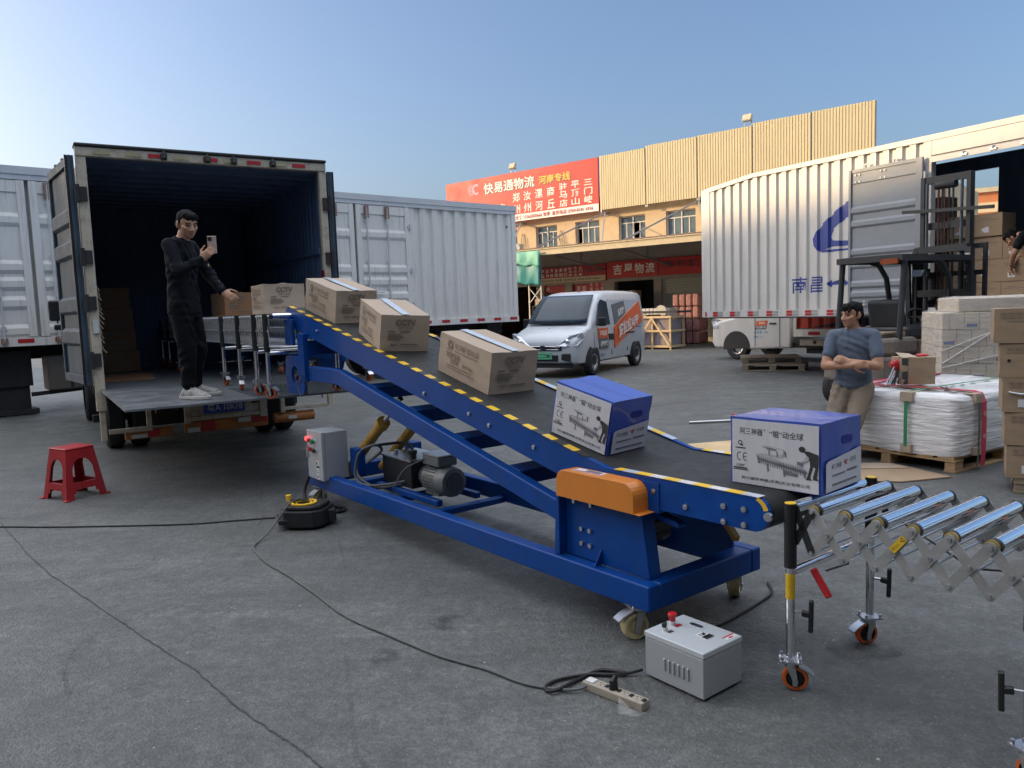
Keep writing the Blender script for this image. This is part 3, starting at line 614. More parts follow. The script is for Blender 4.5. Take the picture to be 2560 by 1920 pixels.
# lifting arms under the belt, with cross members
def arm(w0, w1):
    mb = MB(); P = [(.70,.545),(3.20,1.118),(3.30,1.128),(3.80,1.128),(3.86,1.11),(3.86,1.03),(3.80,1.01),(3.24,1.004),(.82,.46),(.70,.43)]
    mb.prism(P, (0,0,0), (1,0,0), (0,0,1), (0,-1,0), w0, w1); return mb.build('lift_arm', BLUE, bc, bevel=.006)
arm(.085,.15); arm(.75,.815)
mb = MB()
for s in (1.15,1.7,2.25,2.8):
    z = .545+(s-.70)*.229; mb.tbox(Matrix.Translation((s,-.45,z-.05)) @ Matrix.Rotation(-math.atan(SLP),4,'Y'),.11,.595,.09)
mb.build('cross_member', BLUE, bc, bevel=.004)
mb = MB()
for w0 in (.055,.80):
    mb.box(3.78,3.9,-w0-.045,-w0,1.0,1.40); mb.box(4.0,4.16,-w0-.03,-w0,1.3,1.52)
mb.box(3.80,3.88,-.80,-.10,1.22,1.34); mb.build('head_post', BLUE, bc, bevel=.005)
mb = MB(); k = 24; c = (4.0,1.05); o_ = [(c[0]+.072*math.cos(2*math.pi*i/k), c[1]+.078*math.sin(2*math.pi*i/k)) for i in range(k)]
sq = []
for i in range(k):
    a = 2*math.pi*i/k; m_ = max(abs(math.cos(a))/.19, abs(math.sin(a))/.16); sq.append((c[0]+math.cos(a)/m_, c[1]+math.sin(a)/m_))
for y in (-.06,-.085): mb.add([(x,y,z) for x, z in o_]+[(x,y,z) for x, z in sq], [(i,(i+1)%k,k+(i+1)%k,k+i) for i in range(k)])
mb.add([(x,-.06,z) for x, z in o_]+[(x,-.085,z) for x, z in o_], [(i,(i+1)%k,k+(i+1)%k,k+i) for i in range(k)])
mb.add([(x,-.06,z) for x, z in sq]+[(x,-.085,z) for x, z in sq], [(i,(i+1)%k,k+(i+1)%k,k+i) for i in range(k)])
mb.build('end_plate', BLUE, bc, weld=True)
mb = MB(); mb.tube([W(3.82,.06,1.06),W(3.76,-.02,.98),W(3.68,-.03,.90),W(3.6,-.01,.93),W(3.62,.0,1.04)],.006,6); mb.build('hose', CABLE, bc)
# orange end casters under the head
def caster_parts(root, x, y, z0, rw, tyre, hub, name='caster', ang=0., wth=.035, brake=True):
    """wheel radius rw standing on z0; plate on top"""
    h = rw*2.55; mb = MB(); ca, sa = math.cos(ang), math.sin(ang)
    def q(a, b, c): return (x+a*ca-b*sa, y+a*sa+b*ca, z0+c)
    off = rw*.35; tw = wth/2
    mt = Matrix.Translation(q(0,0,h-.006)) @ Matrix.Rotation(ang,4,'Z'); mb.tbox(mt, rw*1.7, rw*1.45, .008)
    mb.cyl(q(0,0,h-.03),q(0,0,h-.01),rw*.5,14)
    for sd_ in (-1,1):
        yy = sd_*(tw+.007); P = [(-rw*.3,h-.03),(rw*.35,h-.03),(off+rw*.2,rw*.8),(off+rw*.12,rw*.85-.02),(off-rw*.2,rw*.85-.02),(off-rw*.25,rw)]
        mb.prism(P, q(0,0,0), (ca,sa,0), (0,0,1), (-sa,ca,0), yy-.003, yy+.003)
    mb.cyl(q(off,-tw-.014,rw),q(off,tw+.014,rw),.008,8)
    for a_, b_ in ((-1,-1),(1,-1),(1,1),(-1,1)): mb.cyl(q(a_*rw*.65,b_*rw*.55,h-.004),q(a_*rw*.65,b_*rw*.55,h+.012),.007,6)
    if brake:
        mb.prism([(rw*.6,h-.028),(rw*1.35,h-.05),(rw*1.8,h-.068),(rw*1.8,h-.062),(rw*1.35,h-.042),(rw*.6,h-.02)], q(0,0,0), (ca,sa,0), (0,0,1), (-sa,ca,0), -rw*.45, rw*.45)
    cst = mb.build(name, STL, root)
    mb = MB(); c = Vector(q(off,0,rw)); ax = Vector((-sa,ca,0))
    mb.lathe([(rw*.72,-tw),(rw*.93,-tw),(rw,-tw*.55),(rw,tw*.55),(rw*.93,tw),(rw*.72,tw)], c, ax, 24)
    wh_ = mb.build('wheel', tyre, cst) if True else None
    mb = MB(); mb.lathe([(.0,-tw*.55),(rw*.28,-tw*.9),(rw*.3,-tw*.55),(rw*.62,-tw*.4),(rw*.73,-tw*.95),(rw*.73,tw*.95),(rw*.62,tw*.4),(rw*.3,tw*.55),(rw*.28,tw*.9),(0,tw*.55)], c, ax, 20); mb.build('hub', hub, cst)
    return cst
for s, w_, a in ((.12,.06,R(70)),(.12,.79,R(-60)),(3.6,.06,R(110)),(3.6,.79,R(60))):
    caster_parts(bc, s, -w_, 0, .065, NYL, NYL, ang=a, wth=.055)
# drive stand at the foot
mb = MB(); t_ = .07
P = [(.66,zh+.002),(.64,.60),(.10,.60),(.055,zh+.002)]
mb.prism(P, (0,0,0), (1,0,0), (0,0,1), (0,-1,0), .07, .078)
mb.prism([(.66,zh+.002),(.64,.60),(.615,.60),(.62,zh+.002)], (0,0,0),(1,0,0),(0,0,1),(0,-1,0), .02, .069)
mb.prism([(.10,.60),(.055,zh+.002),(.072,zh+.002),(.115,.60)], (0,0,0),(1,0,0),(0,0,1),(0,-1,0), .079, .15)
mb.prism([(0,0),(.055,0),(0,.08)], (.36,-.069,zh+.002),(0,1,0),(0,0,1),(1,0,0),0,.008)
mb.prism([(.115,.585),(-.02,.565),(-.05,.55),(-.05,.535),(.0,.54),(.115,.56)], (0,0,0),(1,0,0),(0,0,1),(0,-1,0), .15, .2)
mb.build('drive_stand', BLUE, bc, bevel=.003)
mb = MB()
for s, z in ((.50,.365),(.50,.44),(.44,.365),(.44,.44)): mb.cyl((s,-.07,z),(s,-.058,z),.012,10)
for s in (.54,.42): mb.box(s-.008,s+.008,-.069,-.05,.565,.6)
mb.build('bolts', STL, bc)
mb = MB(); mb.box(.1,.66,-.765,-.75,zh+.002,.6); mb.build('drive_stand', BLUE, bc, bevel=.003)
mb = MB(); P = [(.085,.602),(.085,.67)]
for a in range(0,91,15): P.append((.15-.065*math.cos(R(a)), .672+.068*math.sin(R(a))))
for a in range(90,-1,-15): P.append((.555+.055*math.cos(R(a)), .672+.068*math.sin(R(a))))
P += [(.61,.602)]
mb.prism(P, (0,0,0),(1,0,0),(0,0,1),(0,-1,0), .0, .102); mb.box(.045,.085,-.1,-.0,.602,.606); og = mb.build('chain_guard', ORG, bc, bevel=.006, seg=2)
mb = MB(); mb.box(.33,.52,-.085,-.03,.7405,.7415); mb.build('sticker', LBL, og)
mb = MB(); mb.box(.335,.515,-.047,-.035,.7416,.742); mb.build('print', REDD, og)
mb = MB(); mb.box(.345,.45,-.08,-.052,.7416,.742); mb.build('print', VGRY, og)
mb = MB(); mb.cyl((.30,-.16,.44),(.30,-.42,.44),.085,24); mb.cyl((.30,-.42,.44),(.30,-.44,.44),.07,24)
for i in range(18):
    a = 2*math.pi*i/18; mb.bar((.30+.085*math.cos(a),-.18,.44+.085*math.sin(a)),(.30+.085*math.cos(a),-.36,.44+.085*math.sin(a)),.006,.012)
mb.build('drive_motor', PBLK, bc)
mb = MB(); mb.bar((.25,-.75,.54),(-.02,-.62,.38),.03,.03); mb.build('brace', CYL, bc)
# hydraulic cylinders
for w_ in (.26,.59):
    b0, t0 = Vector(W(3.52,w_,.25)), Vector(W(2.58,w_,.93)); d = t0-b0
    mb = MB(); mb.cyl(b0, b0+d*.70, .040, 20); mb.cyl(b0+d*.66, b0+d*.71, .052, 20); cy = mb.build('hydraulic_cylinder', CYL, bc)
    mb = MB(); mb.cyl(b0+d*.7, t0, .02, 14); mb.build('piston_rod', CHR, cy)
# power pack
mb = MB(); mb.box(2.55,2.98,-.60,-.30,.26,.46); pk = mb.build('hydraulic_tank', PBLK, bc, bevel=.006)
mb = MB(); mb.box(2.54,2.99,-.61,-.29,.461,.472); mb.cyl((2.9,-.38,.472),(2.9,-.38,.5),.018,12); mb.build('tank_lid', STL, pk)
mb = MB(); mb.cyl((2.62,-.36,.472),(2.62,-.36,.505),.028,14); mb.cyl((2.62,-.36,.505),(2.62,-.36,.53),.034,14); mb.build('filler_cap', PBLK, pk)
mt0, mt1 = Vector((2.54,-.42,.35)), Vector((2.18,-.42,.35))
mb = MB(); mb.cyl(mt0, mt0+(mt1-mt0)*.35,.07,20); mb.cyl(mt0+(mt1-mt0)*.2, mt0+(mt1-mt0)*.72,.088,24)
for i in range(26):
    a = 2*math.pi*i/26; p = Vector((0,math.cos(a),math.sin(a)))*.092; mb.bar(mt0+(mt1-mt0)*.22+p, mt0+(mt1-mt0)*.7+p, .007, .02, up=p)
mb.lathe([(.104,0),(.108,.02),(.108,.09),(.100,.115),(.07,.122)], mt0+(mt1-mt0)*.70, mt1-mt0, 28); mb.box(2.3,2.48,-.47,-.37,.235,.262)
mo = mb.build('pump_motor', MOTG, bc)
mb = MB(); mb.cyl(mt1+Vector((-.015,0,0)), mt1+Vector((-.02,0,0)), .07, 24)
mb.build('fan_grille', PBLK, mo)
mb = MB()
for i in range(-5,6):
    hh = math.sqrt(max(0,.07**2-(i*.012)**2)); mb.box(2.155,2.158,-.42+i*.012-.002,-.42+i*.012+.002,.35-hh,.35+hh); mb.box(2.1545,2.1575,-.42-hh,-.42+hh,.35+i*.012-.002,.35+i*.012+.002)
mb.build('fan_mesh', MOTG, mo)
mb = MB(); mb.box(2.24,2.46,-.50,-.34,.455,.53); mb.build('terminal_box', MOTG, mo, bevel=.008)
mb = MB(); mb.box(2.235,2.465,-.505,-.335,.531,.538); mb.build('terminal_lid', STL, mo)
for i, pts in enumerate(([W(2.6,.36,.32),W(2.75,.22,.28),W(2.95,.12,.26),W(3.05,.1,.32),W(3.0,.12,.5),W(2.9,.2,.56),W(2.95,.28,.5),W(3.05,.2,.4)],
                       [W(2.62,.4,.31),W(2.85,.2,.24),W(3.1,.15,.3),W(3.2,.2,.4)], [W(2.88,.22,.56),W(2.84,.38,.56),W(2.9,.5,.52),W(3.0,.6,.42)], [W(2.42,.35,.5),W(2.55,.25,.42),W(2.62,.2,.3)])):
    mb = MB(); P = []
    pts = [Vector(p) for p in pts]
    for k in range(len(pts)-1):
        p0, p1, p2, p3 = pts[max(k-1,0)], pts[k], pts[k+1], pts[min(k+2,len(pts)-1)]
        for t in (0,.2,.4,.6,.8): P.append(.5*((2*p1)+(-p0+p2)*t+(2*p0-5*p1+4*p2-p3)*t*t+(-p0+3*p1-3*p2+p3)*t**3))
    P.append(pts[-1]); mb.tube(P, .011 if i < 3 else .006, 8); mb.build('hydraulic_hose', CABLEG if i != 2 else CABLE, bc)
# control cabinet on the frame
mb = MB(); cx0, cx1, cw0, cw1, cz0, cz1 = 3.30,3.57,-.05,.17,.26,.64
mb.box(cx0,cx1,-cw1,-cw0-.03,cz0,cz1); cab = mb.build('control_cabinet', GRYBOX, bc, bevel=.004)
mb = MB(); mb.box(cx0-.003,cx1+.003,-cw0-.028,-cw0,cz0-.003,cz1+.003); cd = mb.build('cabinet_door', GRYBOX, cab, bevel=.004)
yf = -cw0
def knob(s, z, m, r=.016, d=.03, nm_='button'):
    mb = MB(); mb.cyl((s,yf,z),(s,yf+.008,z),r*1.15,14); o = mb.build('bezel', STL, cd); mb = MB(); mb.cyl((s,yf+.008,z),(s,yf+d,z),r,14); mb.build(nm_, m, cd)
knob(3.535,.575,LED,.017,.026,'indicator_lamp'); knob(3.495,.565,REDB); knob(3.435,.56,GREENB); knob(3.48,.495,REDB); knob(3.415,.49,BLK)
mb = MB(); mb.box(3.55,3.565,yf,yf+.012,.42,.51); mb.build('latch', STL, cd)
mb = MB(); mb.box(3.36,3.41,yf,yf+.0015,.37,.43); mb.box(3.36,3.41,yf,yf+.0015,.262,.352); mb.build('sticker', LBL, cd)
mb = MB(); mb.box(3.36,3.41,yf+.0016,yf+.002,.418,.43); mb.build('sticker_stripe', ORG, cd)
mb = MB(); mb.box(3.36,3.41,yf,yf+.0018,.353,.368); mb.text('▲',(3.395,yf+.002,.395),(-1,0,0),(0,0,1),h=.022); mb.text('Z',(3.37,yf+.002,.30),(-1,0,0),(0,0,1),h=.03,w=.015)
for z in (.33,.315,.285,.275): mb.box(3.378,3.405,yf+.0016,yf+.002,z,z+.005)
mb.build('sticker_print', INK, cd)

# ------------------------------------------------------------------ cartons
SEAM = mat('flap_seam', (.08,.06,.045), .9)
def make_carton(label, group, L, Wd, H, m=CARD, printed=None, loc=(0,0,0), rot=(0,0,0), tape=True, name='carton', cat='carton'):
    """box with base centred on the origin, flaps meeting along the length"""
    t = thing(name, label, cat, loc, 0, group); t.rotation_euler = rot
    x, y = L/2, Wd/2; bm = bmesh.new(); bmesh.ops.create_cube(bm, size=1); bmesh.ops.subdivide_edges(bm, edges=bm.edges[:], cuts=5, use_grid_fill=True)
    sd0 = random.uniform(0,50)
    for v in bm.verts:     # faces sag a little, corners stay
        a_, b_, c_ = v.co.x*2, v.co.y*2, v.co.z*2; n_ = .0022*(math.sin(a_*5+b_*4+sd0)+math.sin(c_*6-b_*5+sd0*2)); bul = .005
        v.co = Vector((a_*x, b_*y, (c_+1)/2*H))
        if abs(a_) > .99: v.co.x += math.copysign(n_+bul*(1-b_*b_)*(1-c_*c_), a_)
        if abs(b_) > .99: v.co.y += math.copysign(n_+bul*(1-a_*a_)*(1-c_*c_), b_)
        if abs(c_) > .99: v.co.z += (n_*.6-.004*(1-a_*a_)*(1-abs(b_))) if c_ > 0 else 0
        if abs(a_) > .99 and abs(b_) > .99: v.co.x *= 1-random.uniform(0,.008); v.co.y *= 1-random.uniform(0,.010)
    mb = MB(); bm.verts.index_update(); mb.add([tuple(v.co) for v in bm.verts], [tuple(v.index for v in f.verts) for f in bm.faces], 0, True); bm.free()
    mb.add([(-x+.003,-.0015,H+.0035),(x-.003,-.0015,H+.0035),(x-.003,.0015,H+.0035),(-x+.003,.0015,H+.0035)], [(0,1,2,3)], 1)
    mb.build('shell', [m, SEAM], t, angle=50)
    if tape:
        mb = MB(); mb.add([(-x-.002,-.028,H+.007),(x+.002,-.028,H+.007),(x+.002,.028,H+.006),(-x-.002,.028,H+.006)],[(0,1,2,3)])
        mb.add([(x+.006,-.028,H+.004),(x+.006,.028,H+.004),(x+.006,.028,H-.05),(x+.006,-.028,H-.05)],[(3,2,1,0)]); mb.build('packing_tape', TAPE, t)
    if printed: printed(t, L, Wd, H)
    return t
def ring(mb, o, xd, zd, r0, r1, n=20, m=0):
    o, xd, zd = Vector(o), Vector(xd), Vector(zd); vs = []
    for i in range(n): a = 2*math.pi*i/n; u = xd*math.cos(a)+zd*math.sin(a); vs += [o+u*r0, o+u*r1]
    mb.add(vs, [(2*i,2*((i+1)%n),2*((i+1)%n)+1,2*i+1) for i in range(n)], m)
def print_brown(t, L, Wd, H):
    # long side y+ : seen from the left-front (x runs uphill so it reads towards -x);  end face x-
    mb = MB(); y = Wd/2+.0095; xd, zd = (-1,0,0), (0,0,1)
    ring(mb, (L*.27,y,H*.80), xd, zd, .016, .028); mb.box(L*.27-.028,L*.27-.012,y,y+.0005,H*.70,H*.735)
    mb.text('阿三神器 “辊”动全球', (-.03,y,H*.80), xd, zd, h=.042, w=.26, bold=.01, off=.0)
    mb.box(-.16,.10,y,y+.0005,H*.66,H*.685); mb.box(.13,.21,y,y+.0005,H*.66,H*.675)
    mb.text('净重装箱', (.12,y,H*.54), xd, zd, h=.04, w=.17, bold=.01, off=0)
    mb.text('CCTV', (.10,y,H*.40), xd, zd, h=.03, w=.09, bold=.05, off=0); mb.text('展播品牌', (-.05,y,H*.39), xd, zd, h=.026, w=.11, bold=.02, off=0)
    mb.box(-.09,.19,y,y+.0005,H*.27,H*.295); mb.box(-.14,.19,y,y+.0005,H*.20,H*.22); mb.build('print', FINK, t)
    mb = MB(); x = -L/2-.0095; xd = (0,-1,0)
    mb.text('CCTV', (x,0,H*.80), xd, zd, h=.048, w=.15, bold=.06, off=0); mb.text('展播品牌', (x,0,H*.64), xd, zd, h=.018, w=.10, off=0)
    for k, (wd, z, yo) in enumerate(((.05,.54,.10),(.07,.54,-.0),(.1,.45,.08),(.12,.39,.07),(.1,.33,.08),(.05,.18,.08),(.13,.18,-.03))): mb.box(x-.0005,x,yo-wd/2,yo+wd/2,H*z,H*(z+.035))
    mb.build('end_print', FINK, t)
def on_belt(s, w_, rz=0.):
    """pose of something lying on the belt"""
    incl = s > .35; p = Vector((s,-w_,zb(s)+.004))
    m = CVF.m @ Matrix.Translation(p) @ (Matrix.Rotation(-math.atan(SLP),4,'Y') if incl else Matrix()) @ Matrix.Rotation(rz,4,'Z')
    return m.to_translation(), m.to_euler()
for s, w_, rz, lab in ((3.79,.40,0,'brown printed carton at the top of the sloping belt'),(2.87,.375,R(-13),'brown printed carton sitting askew, second from the top of the belt'),(1.81,.455,R(-1),'brown printed carton with pale tape in the middle of the belt')):
    l_, r_ = on_belt(s,w_,rz); make_carton(lab, 'printed brown cartons on the belt', .585, .36, .265, CARD, print_brown, l_, r_)
def print_blue(t, L, Wd, H):
    mb = MB(); y = Wd/2+.0095; zd = (0,0,1); xd = (-1,0,0); D = .0006
    mb.box(-L/2+.006,L/2-.012,y-.002,y,.004,H-.008); mb.build('white_panel', BWHITE, t)
    X = lambda u: L/2-u*L; Zz = lambda v: H-v*H; y += D
    mb = MB()
    mb.text('阿三神器', (X(.255),y,Zz(.195)), xd, zd, h=.030, w=.107, bold=.008, off=0); mb.text('®', (X(.405),y,Zz(.155)), xd, zd, h=.008, off=0)
    mb.text('“辊”动全球', (X(.645),y,Zz(.20)), xd, zd, h=.030, w=.150, bold=.008, off=0)
    ring(mb, (X(.125),y,Zz(.375)), xd, zd, .006, .0105); mb.box(X(.16),X(.135),y,y+D,Zz(.42),Zz(.40)); mb.box(X(.19),X(.07),y,y+D,Zz(.46),Zz(.445))
    for cx, e in ((.105,0),(.175,1)):
        arc2 = []
        for a in range(60,301,20): arc2.append((math.cos(R(a)),math.sin(R(a))))
        c = Vector((X(cx+.012),y,Zz(.58))); vs = []
        for ca, sa in arc2: vs += [c+Vector((-ca*.010,0,sa*.0145)), c+Vector((-ca*.0135,0,sa*.0185))]
        mb.add(vs, [(2*i,2*i+2,2*i+3,2*i+1) for i in range(len(arc2)-1)])
        if e: mb.box(c.x-.004,c.x+.011,y,y+D,c.z-.0015,c.z+.0015)
    mb.text('“过滤品牌”', (X(.125),y,Zz(.715)), xd, zd, h=.011, w=.045, off=0); mb.box(X(.205),X(.045),y,y+D,Zz(.765),Zz(.745)); mb.box(X(.215),X(.04),y,y+D,Zz(.785),Zz(.775))
    mb.text('阿力雄师神器(东莞)实业有限公司', (X(.52),y,Zz(.90)), xd, zd, h=.0165, w=.31, bold=.01, off=0); mb.build('print', INK, t)
    # picture of a roller conveyor and a worker
    mb = MB(); pt = lambda u, v: (X(u),y+D,Zz(v))
    path = [(.33,.60),(.345,.55),(.42,.515),(.52,.505),(.60,.49),(.62,.44),(.56,.405),(.46,.395),(.40,.42)]
    def poly(L_, m=0, k=1): mb.add([(X(u),y+D*k,Zz(v)) for u, v in L_], [tuple(range(len(L_)))], m)
    poly([(.30,.53),(.36,.50),(.52,.50),(.62,.48),(.64,.44),(.60,.41),(.45,.40),(.39,.42),(.385,.385),(.46,.38),(.62,.41),(.645,.46),(.60,.535),(.48,.545),(.62,.60),(.74,.63),(.86,.655),(.86,.685),(.74,.68),(.58,.655),(.42,.62),(.32,.575)],1)
    for i in range(20):
        u = .34+.025*i; v = .575+.0048*i; 
        poly([(u,v+.0),(u+.008,v),(u+.016,v+.075),(u+.006,v+.075)],0,2)
        poly([(u,v-.04),(u+.005,v-.04),(u+.012,v),(u+.007,v)],0,2)
    poly([(.325,.56),(.87,.685),(.87,.72),(.325,.60)],0,2)
    for u, v in ((.325,.59),(.43,.70),(.61,.74),(.83,.72)): poly([(u,v-.05),(u+.018,v-.05),(u+.028,v+.05),(u+.008,v+.06)],0,2)
    for u, v in ((.45,.46),(.54,.47),(.63,.46)): poly([(u,v-.02),(u+.014,v-.02),(u+.016,v+.06),(u+.004,v+.06)],0,2)
    poly([(.42,.41),(.49,.405),(.55,.42),(.52,.44),(.44,.43)],0,2); poly([(.63,.70),(.77,.735),(.77,.78),(.63,.765)],0,2)
    # worker silhouette
    cx, cz = .815,.375; poly([(cx+.035*math.cos(2*math.pi*i/14),cz+.042*math.sin(2*math.pi*i/14)) for i in range(14)],2,2)
    poly([(.83,.40),(.88,.39),(.985,.43),(.985,.60),(.97,.75),(.985,.79),(.93,.79),(.93,.74),(.955,.62),(.93,.60),(.90,.76),(.92,.80),(.855,.80),(.875,.74),(.90,.60),(.895,.52),(.86,.45)],2,2)
    poly([(.86,.45),(.89,.48),(.88,.53),(.80,.585),(.785,.57),(.845,.52)],1,3); poly([(.765,.55),(.83,.565),(.82,.62),(.76,.60)],0,3)
    mb.build('picture', [PHOTOG, PHOTOL, INK], t)
    # end face
    mb = MB(); x = -L/2-.0095; mb.add([(x,Wd/2-.022,.006),(x,-Wd/2+.0095,.006),(x,-Wd/2+.0095,H*.54),(x,Wd/2-.04,H*.46),(x,Wd/2-.022,H*.42)],[(0,1,2,3,4)]); mb.build('white_panel', BWHITE, t)
    mb = MB(); x -= D; xd = (0,-1,0); up = (0,.06,1)
    mb.text('阿三神器', (x,.06,H*.365), xd, zd, h=.022, w=.085, bold=.008, off=0); mb.text('动全球', (x,-.085,H*.395), xd, zd, h=.022, w=.055, bold=.008, off=0)
    mb.box(x-D,x,-.015,.10,H*.225,H*.25); mb.box(x-D,x,-.125,-.03,H*.235,H*.265); mb.box(x-D,x,-.12,.10,H*.09,H*.12); mb.build('end_print', PHOTOG, t)
    mb = MB(); mb.text('“辊”', (x,-.02,H*.38), xd, zd, h=.022, w=.05, bold=.008, off=0); mb.build('red_print', REDS, t)
    mb = MB(); P = []; r_ = .016
    for sx, a0 in ((1,-90),(-1,90)):
        for a in range(a0,a0+181,30): P.append((sx*.034+r_*math.cos(R(a)), r_*math.sin(R(a))))
    mb.add([(-L/2-.0092,-.035+a,H*.70+b) for a, b in P],[tuple(range(len(P)))[::-1]]); mb.build('hand_hole', mat('hand_hole_blue', (.01,.02,.22), .6), t)
l_, r_ = on_belt(.69,.375,R(4)); make_carton('blue and white box just above the foot of the belt, tilted on the slope', 'blue and white boxes on the conveyor', .40, .31, .285, BBLUE, print_blue, l_, r_, tape=False)
l_, r_ = on_belt(-.42,.485,R(4)); make_carton('blue and white box lying level where belt and rollers meet', 'blue and white boxes on the conveyor', .41, .35, .29, BBLUE, print_blue, l_, r_, tape=False)
# ------------------------------------------------------------------ flexible roller conveyors
def roller_conveyor(name, label, frame, x0, x1, ynear, yfar, ztop, zbot, pitch, near_legs, far_legs, floor_z, rr=.025, group=None, dirn=1):
    """runs along local x from x0 to x1; ynear/yfar are the scissor planes"""
    t = thing(name, label, 'roller conveyor', frame.p(0,0,0), frame.a, group)
    n = int(abs(x1-x0)/pitch)+1; xs = [x0+dirn*pitch*i for i in range(n)]; sg = 1 if ynear > yfar else -1
    for i, x in enumerate(xs):
        jx = random.uniform(-.004,.004)
        mb = MB(); mb.cyl((x+jx,ynear-sg*.03,ztop),(x+jx,yfar+sg*.03,ztop),rr,18); o = mb.build('roller', CHR, t)
        mb = MB(); mb.cyl((x+jx,ynear-sg*.012,ztop),(x+jx,ynear-sg*.03,ztop),rr*1.02,16); mb.cyl((x+jx,yfar+sg*.012,ztop),(x+jx,yfar+sg*.03,ztop),rr*1.02,16); mb.build('end_cap', CAPB, o)
    for y, sgn, nm_ in ((ynear,1,'near'),(yfar,-1,'far')):
        mb = MB(); bw = .03 if pitch > .1 else .022
        for i in range(n-1):
            a, b = xs[i], xs[i+1]
            for (p, q, off) in (((a,ztop),(b,zbot),0.),((a,zbot),(b,ztop),.0045)):
                yy = y+sg*sgn*off
                d = Vector((q[0]-p[0],0,q[1]-p[1])); L = d.length; d.normalize(); nn = Vector((-d.z,0,d.x)); P = []
                for k in range(7): an = R(90+30*k); P.append((bw/2*1.15*math.cos(an), bw/2*1.15*math.sin(an)))
                for k in range(7): an = R(-90+30*k); P.append((L+bw/2*1.15*math.cos(an), bw/2*1.15*math.sin(an)))
                mb.prism([(u, v) for u, v in P], (p[0],yy,p[1]), d, nn, (0,1,0), -.0018, .0018)
        mb.build('scissor_lattice', ALU, t)
        mb = MB()
        for i, x in enumerate(xs):
            for z in (ztop, zbot): mb.cyl((x,y+sg*sgn*.002,z),(x,y+sg*sgn*.013,z),.008,8)
            if i < n-1: xm = (x+xs[i+1])/2; zm = (ztop+zbot)/2; mb.cyl((xm,y+sg*sgn*.002,zm),(xm,y+sg*sgn*.013,zm),.008,8)
        mb.build('rivets', STL, t)
    mb = MB()
    for i, x in enumerate(xs):
        if pitch > .1 or i % 3 == 0: mb.cyl((x,ynear,zbot),(x,yfar,zbot),.005,8)
        if pitch > .1 and i < n-1: mb.cyl(((x+xs[i+1])/2,ynear,(ztop+zbot)/2),((x+xs[i+1])/2,yfar,(ztop+zbot)/2),.004,8)
    mb.build('tie_rods', STL, t)
    def leg(x, y, facing, ang):
        yy = y
        mb = MB(); ht = ztop+.02; zs = zbot-.075 if pitch > .1 else zbot-.05
        mb.cyl((x,yy,zs),(x,yy,ht),.024 if pitch > .1 else .026,18)
        lg = mb.build('leg', PBLK, t)
        mb = MB(); mb.cyl((x,yy,ht),(x,yy,ht+.003),.022,16); mb.build('cap', YEL, lg)
        mb = MB(); mb.cyl((x,yy,floor_z+.135),(x,yy,zs),.018,16); mb.build('tube', CHR, lg)
        # caster below, merged tree leg > fork, wheel
        rw = .05; tmp = caster_parts(t, x, yy, floor_z, rw, OWH, PBLK, 'caster', ang, .03)
        return lg
    for x, a in near_legs: leg(x, ynear+sg*.014, 1, a)
    for x, a in far_legs: leg(x, yfar-sg*.014, -1, a)
    for (x, _) in near_legs:
        mb = MB(); z = zbot-.095 if pitch > .1 else zbot-.06; mb.cyl((x,ynear,z),(x,yfar,z),.017,14); mb.build('cross_tube', CHR, t)
    return t
CAPB = mat('roller_cap', (.02,.02,.02), .4)
CAPY = mat('roller_bush', (.33,.24,.07), .5)
RPO = -.155
rc1 = roller_conveyor('roller_conveyor', 'extendable chrome roller conveyor with scissor sides standing on the yard', CVF, -.70, -1.95, -.155, -.755, .735, .575, .124,
      [(-.615,R(215)),(-1.445,R(160))], [(-.615,R(60)),(-1.445,R(20))], 0., dirn=-1)
mb = MB(); x = -.60; mb.cyl((x,-.185,.728),(x,-.73,.728),.024,18); mb.build('roller', CHR, rc1)
mb = MB(); mb.cyl((x,-.170,.728),(x,-.185,.728),.0255,16); mb.build('end_cap', CAPY, rc1)
mb = MB()
for i in range(11): xx = -.70-.124*i; mb.cyl((xx,-.1605,.735),(xx,-.1685,.735),.0235,16)
mb.build('bushes', CAPY, rc1)
for y in (-.148,-.762):   # black lattice arms joining the first leg
    mb = MB(); mb.bar((-.63,y,.745),(-.70-.0,y,.575),.004,.03); mb.bar((-.63,y,.60),(-.70,y,.735),.004,.03); mb.build('end_bracket', PBLK, rc1)
for x, y, a, dz in ((-.615,-.141,R(205),.32),(-.615,-.769,R(200),.30),(-1.445,-.141,R(20),.30)):   # black clamp handles
    mb = MB(); ca, sa = math.cos(a), math.sin(a); q = lambda d, z: (x+ca*d, y+sa*d, dz+z)
    mb.cyl(q(.018,0),q(.045,0),.006,8); mb.build('clamp_screw', STL, rc1)
    mb = MB(); mb.bar(q(.042,0),q(.075,-.005),.02,.024); mb.bar(q(.075,-.075),q(.078,.055),.022,.018); mb.build('clamp_handle', PBLK, rc1, bevel=.004)
mb = MB(); mb.cyl((-.615,-.1405,.375),(-.615,-.1405,.475),.0186,14); mb.build('sticker', YEL, rc1)
mb = MB(); 
xa, xb = -.70-.124*3, -.70-.124*2
d = Vector((xb-xa,0,.575-.735)).normalized(); d2 = Vector((xa-xb,0,.735-.575)).normalized()
o_ = Vector((xa,-.1395,.735)); nn = Vector((-d.z,0,d.x))
mb.prism([(.03,-.012),(.10,-.012),(.10,.012),(.03,.012)], o_, d, nn, (0,1,0), -.0005, .0005); st = mb.build('warning_sticker', YEL, rc1)
mb = MB(); mb.text('小心夹手', o_+d*.078+Vector((0,.0006,0)), d, nn, h=.012, w=.034, off=0); mb.text('△', o_+d*.044+Vector((0,.0006,0)), nn*-1, d, h=.017, off=0, bold=.03); mb.build('print', INK, st)
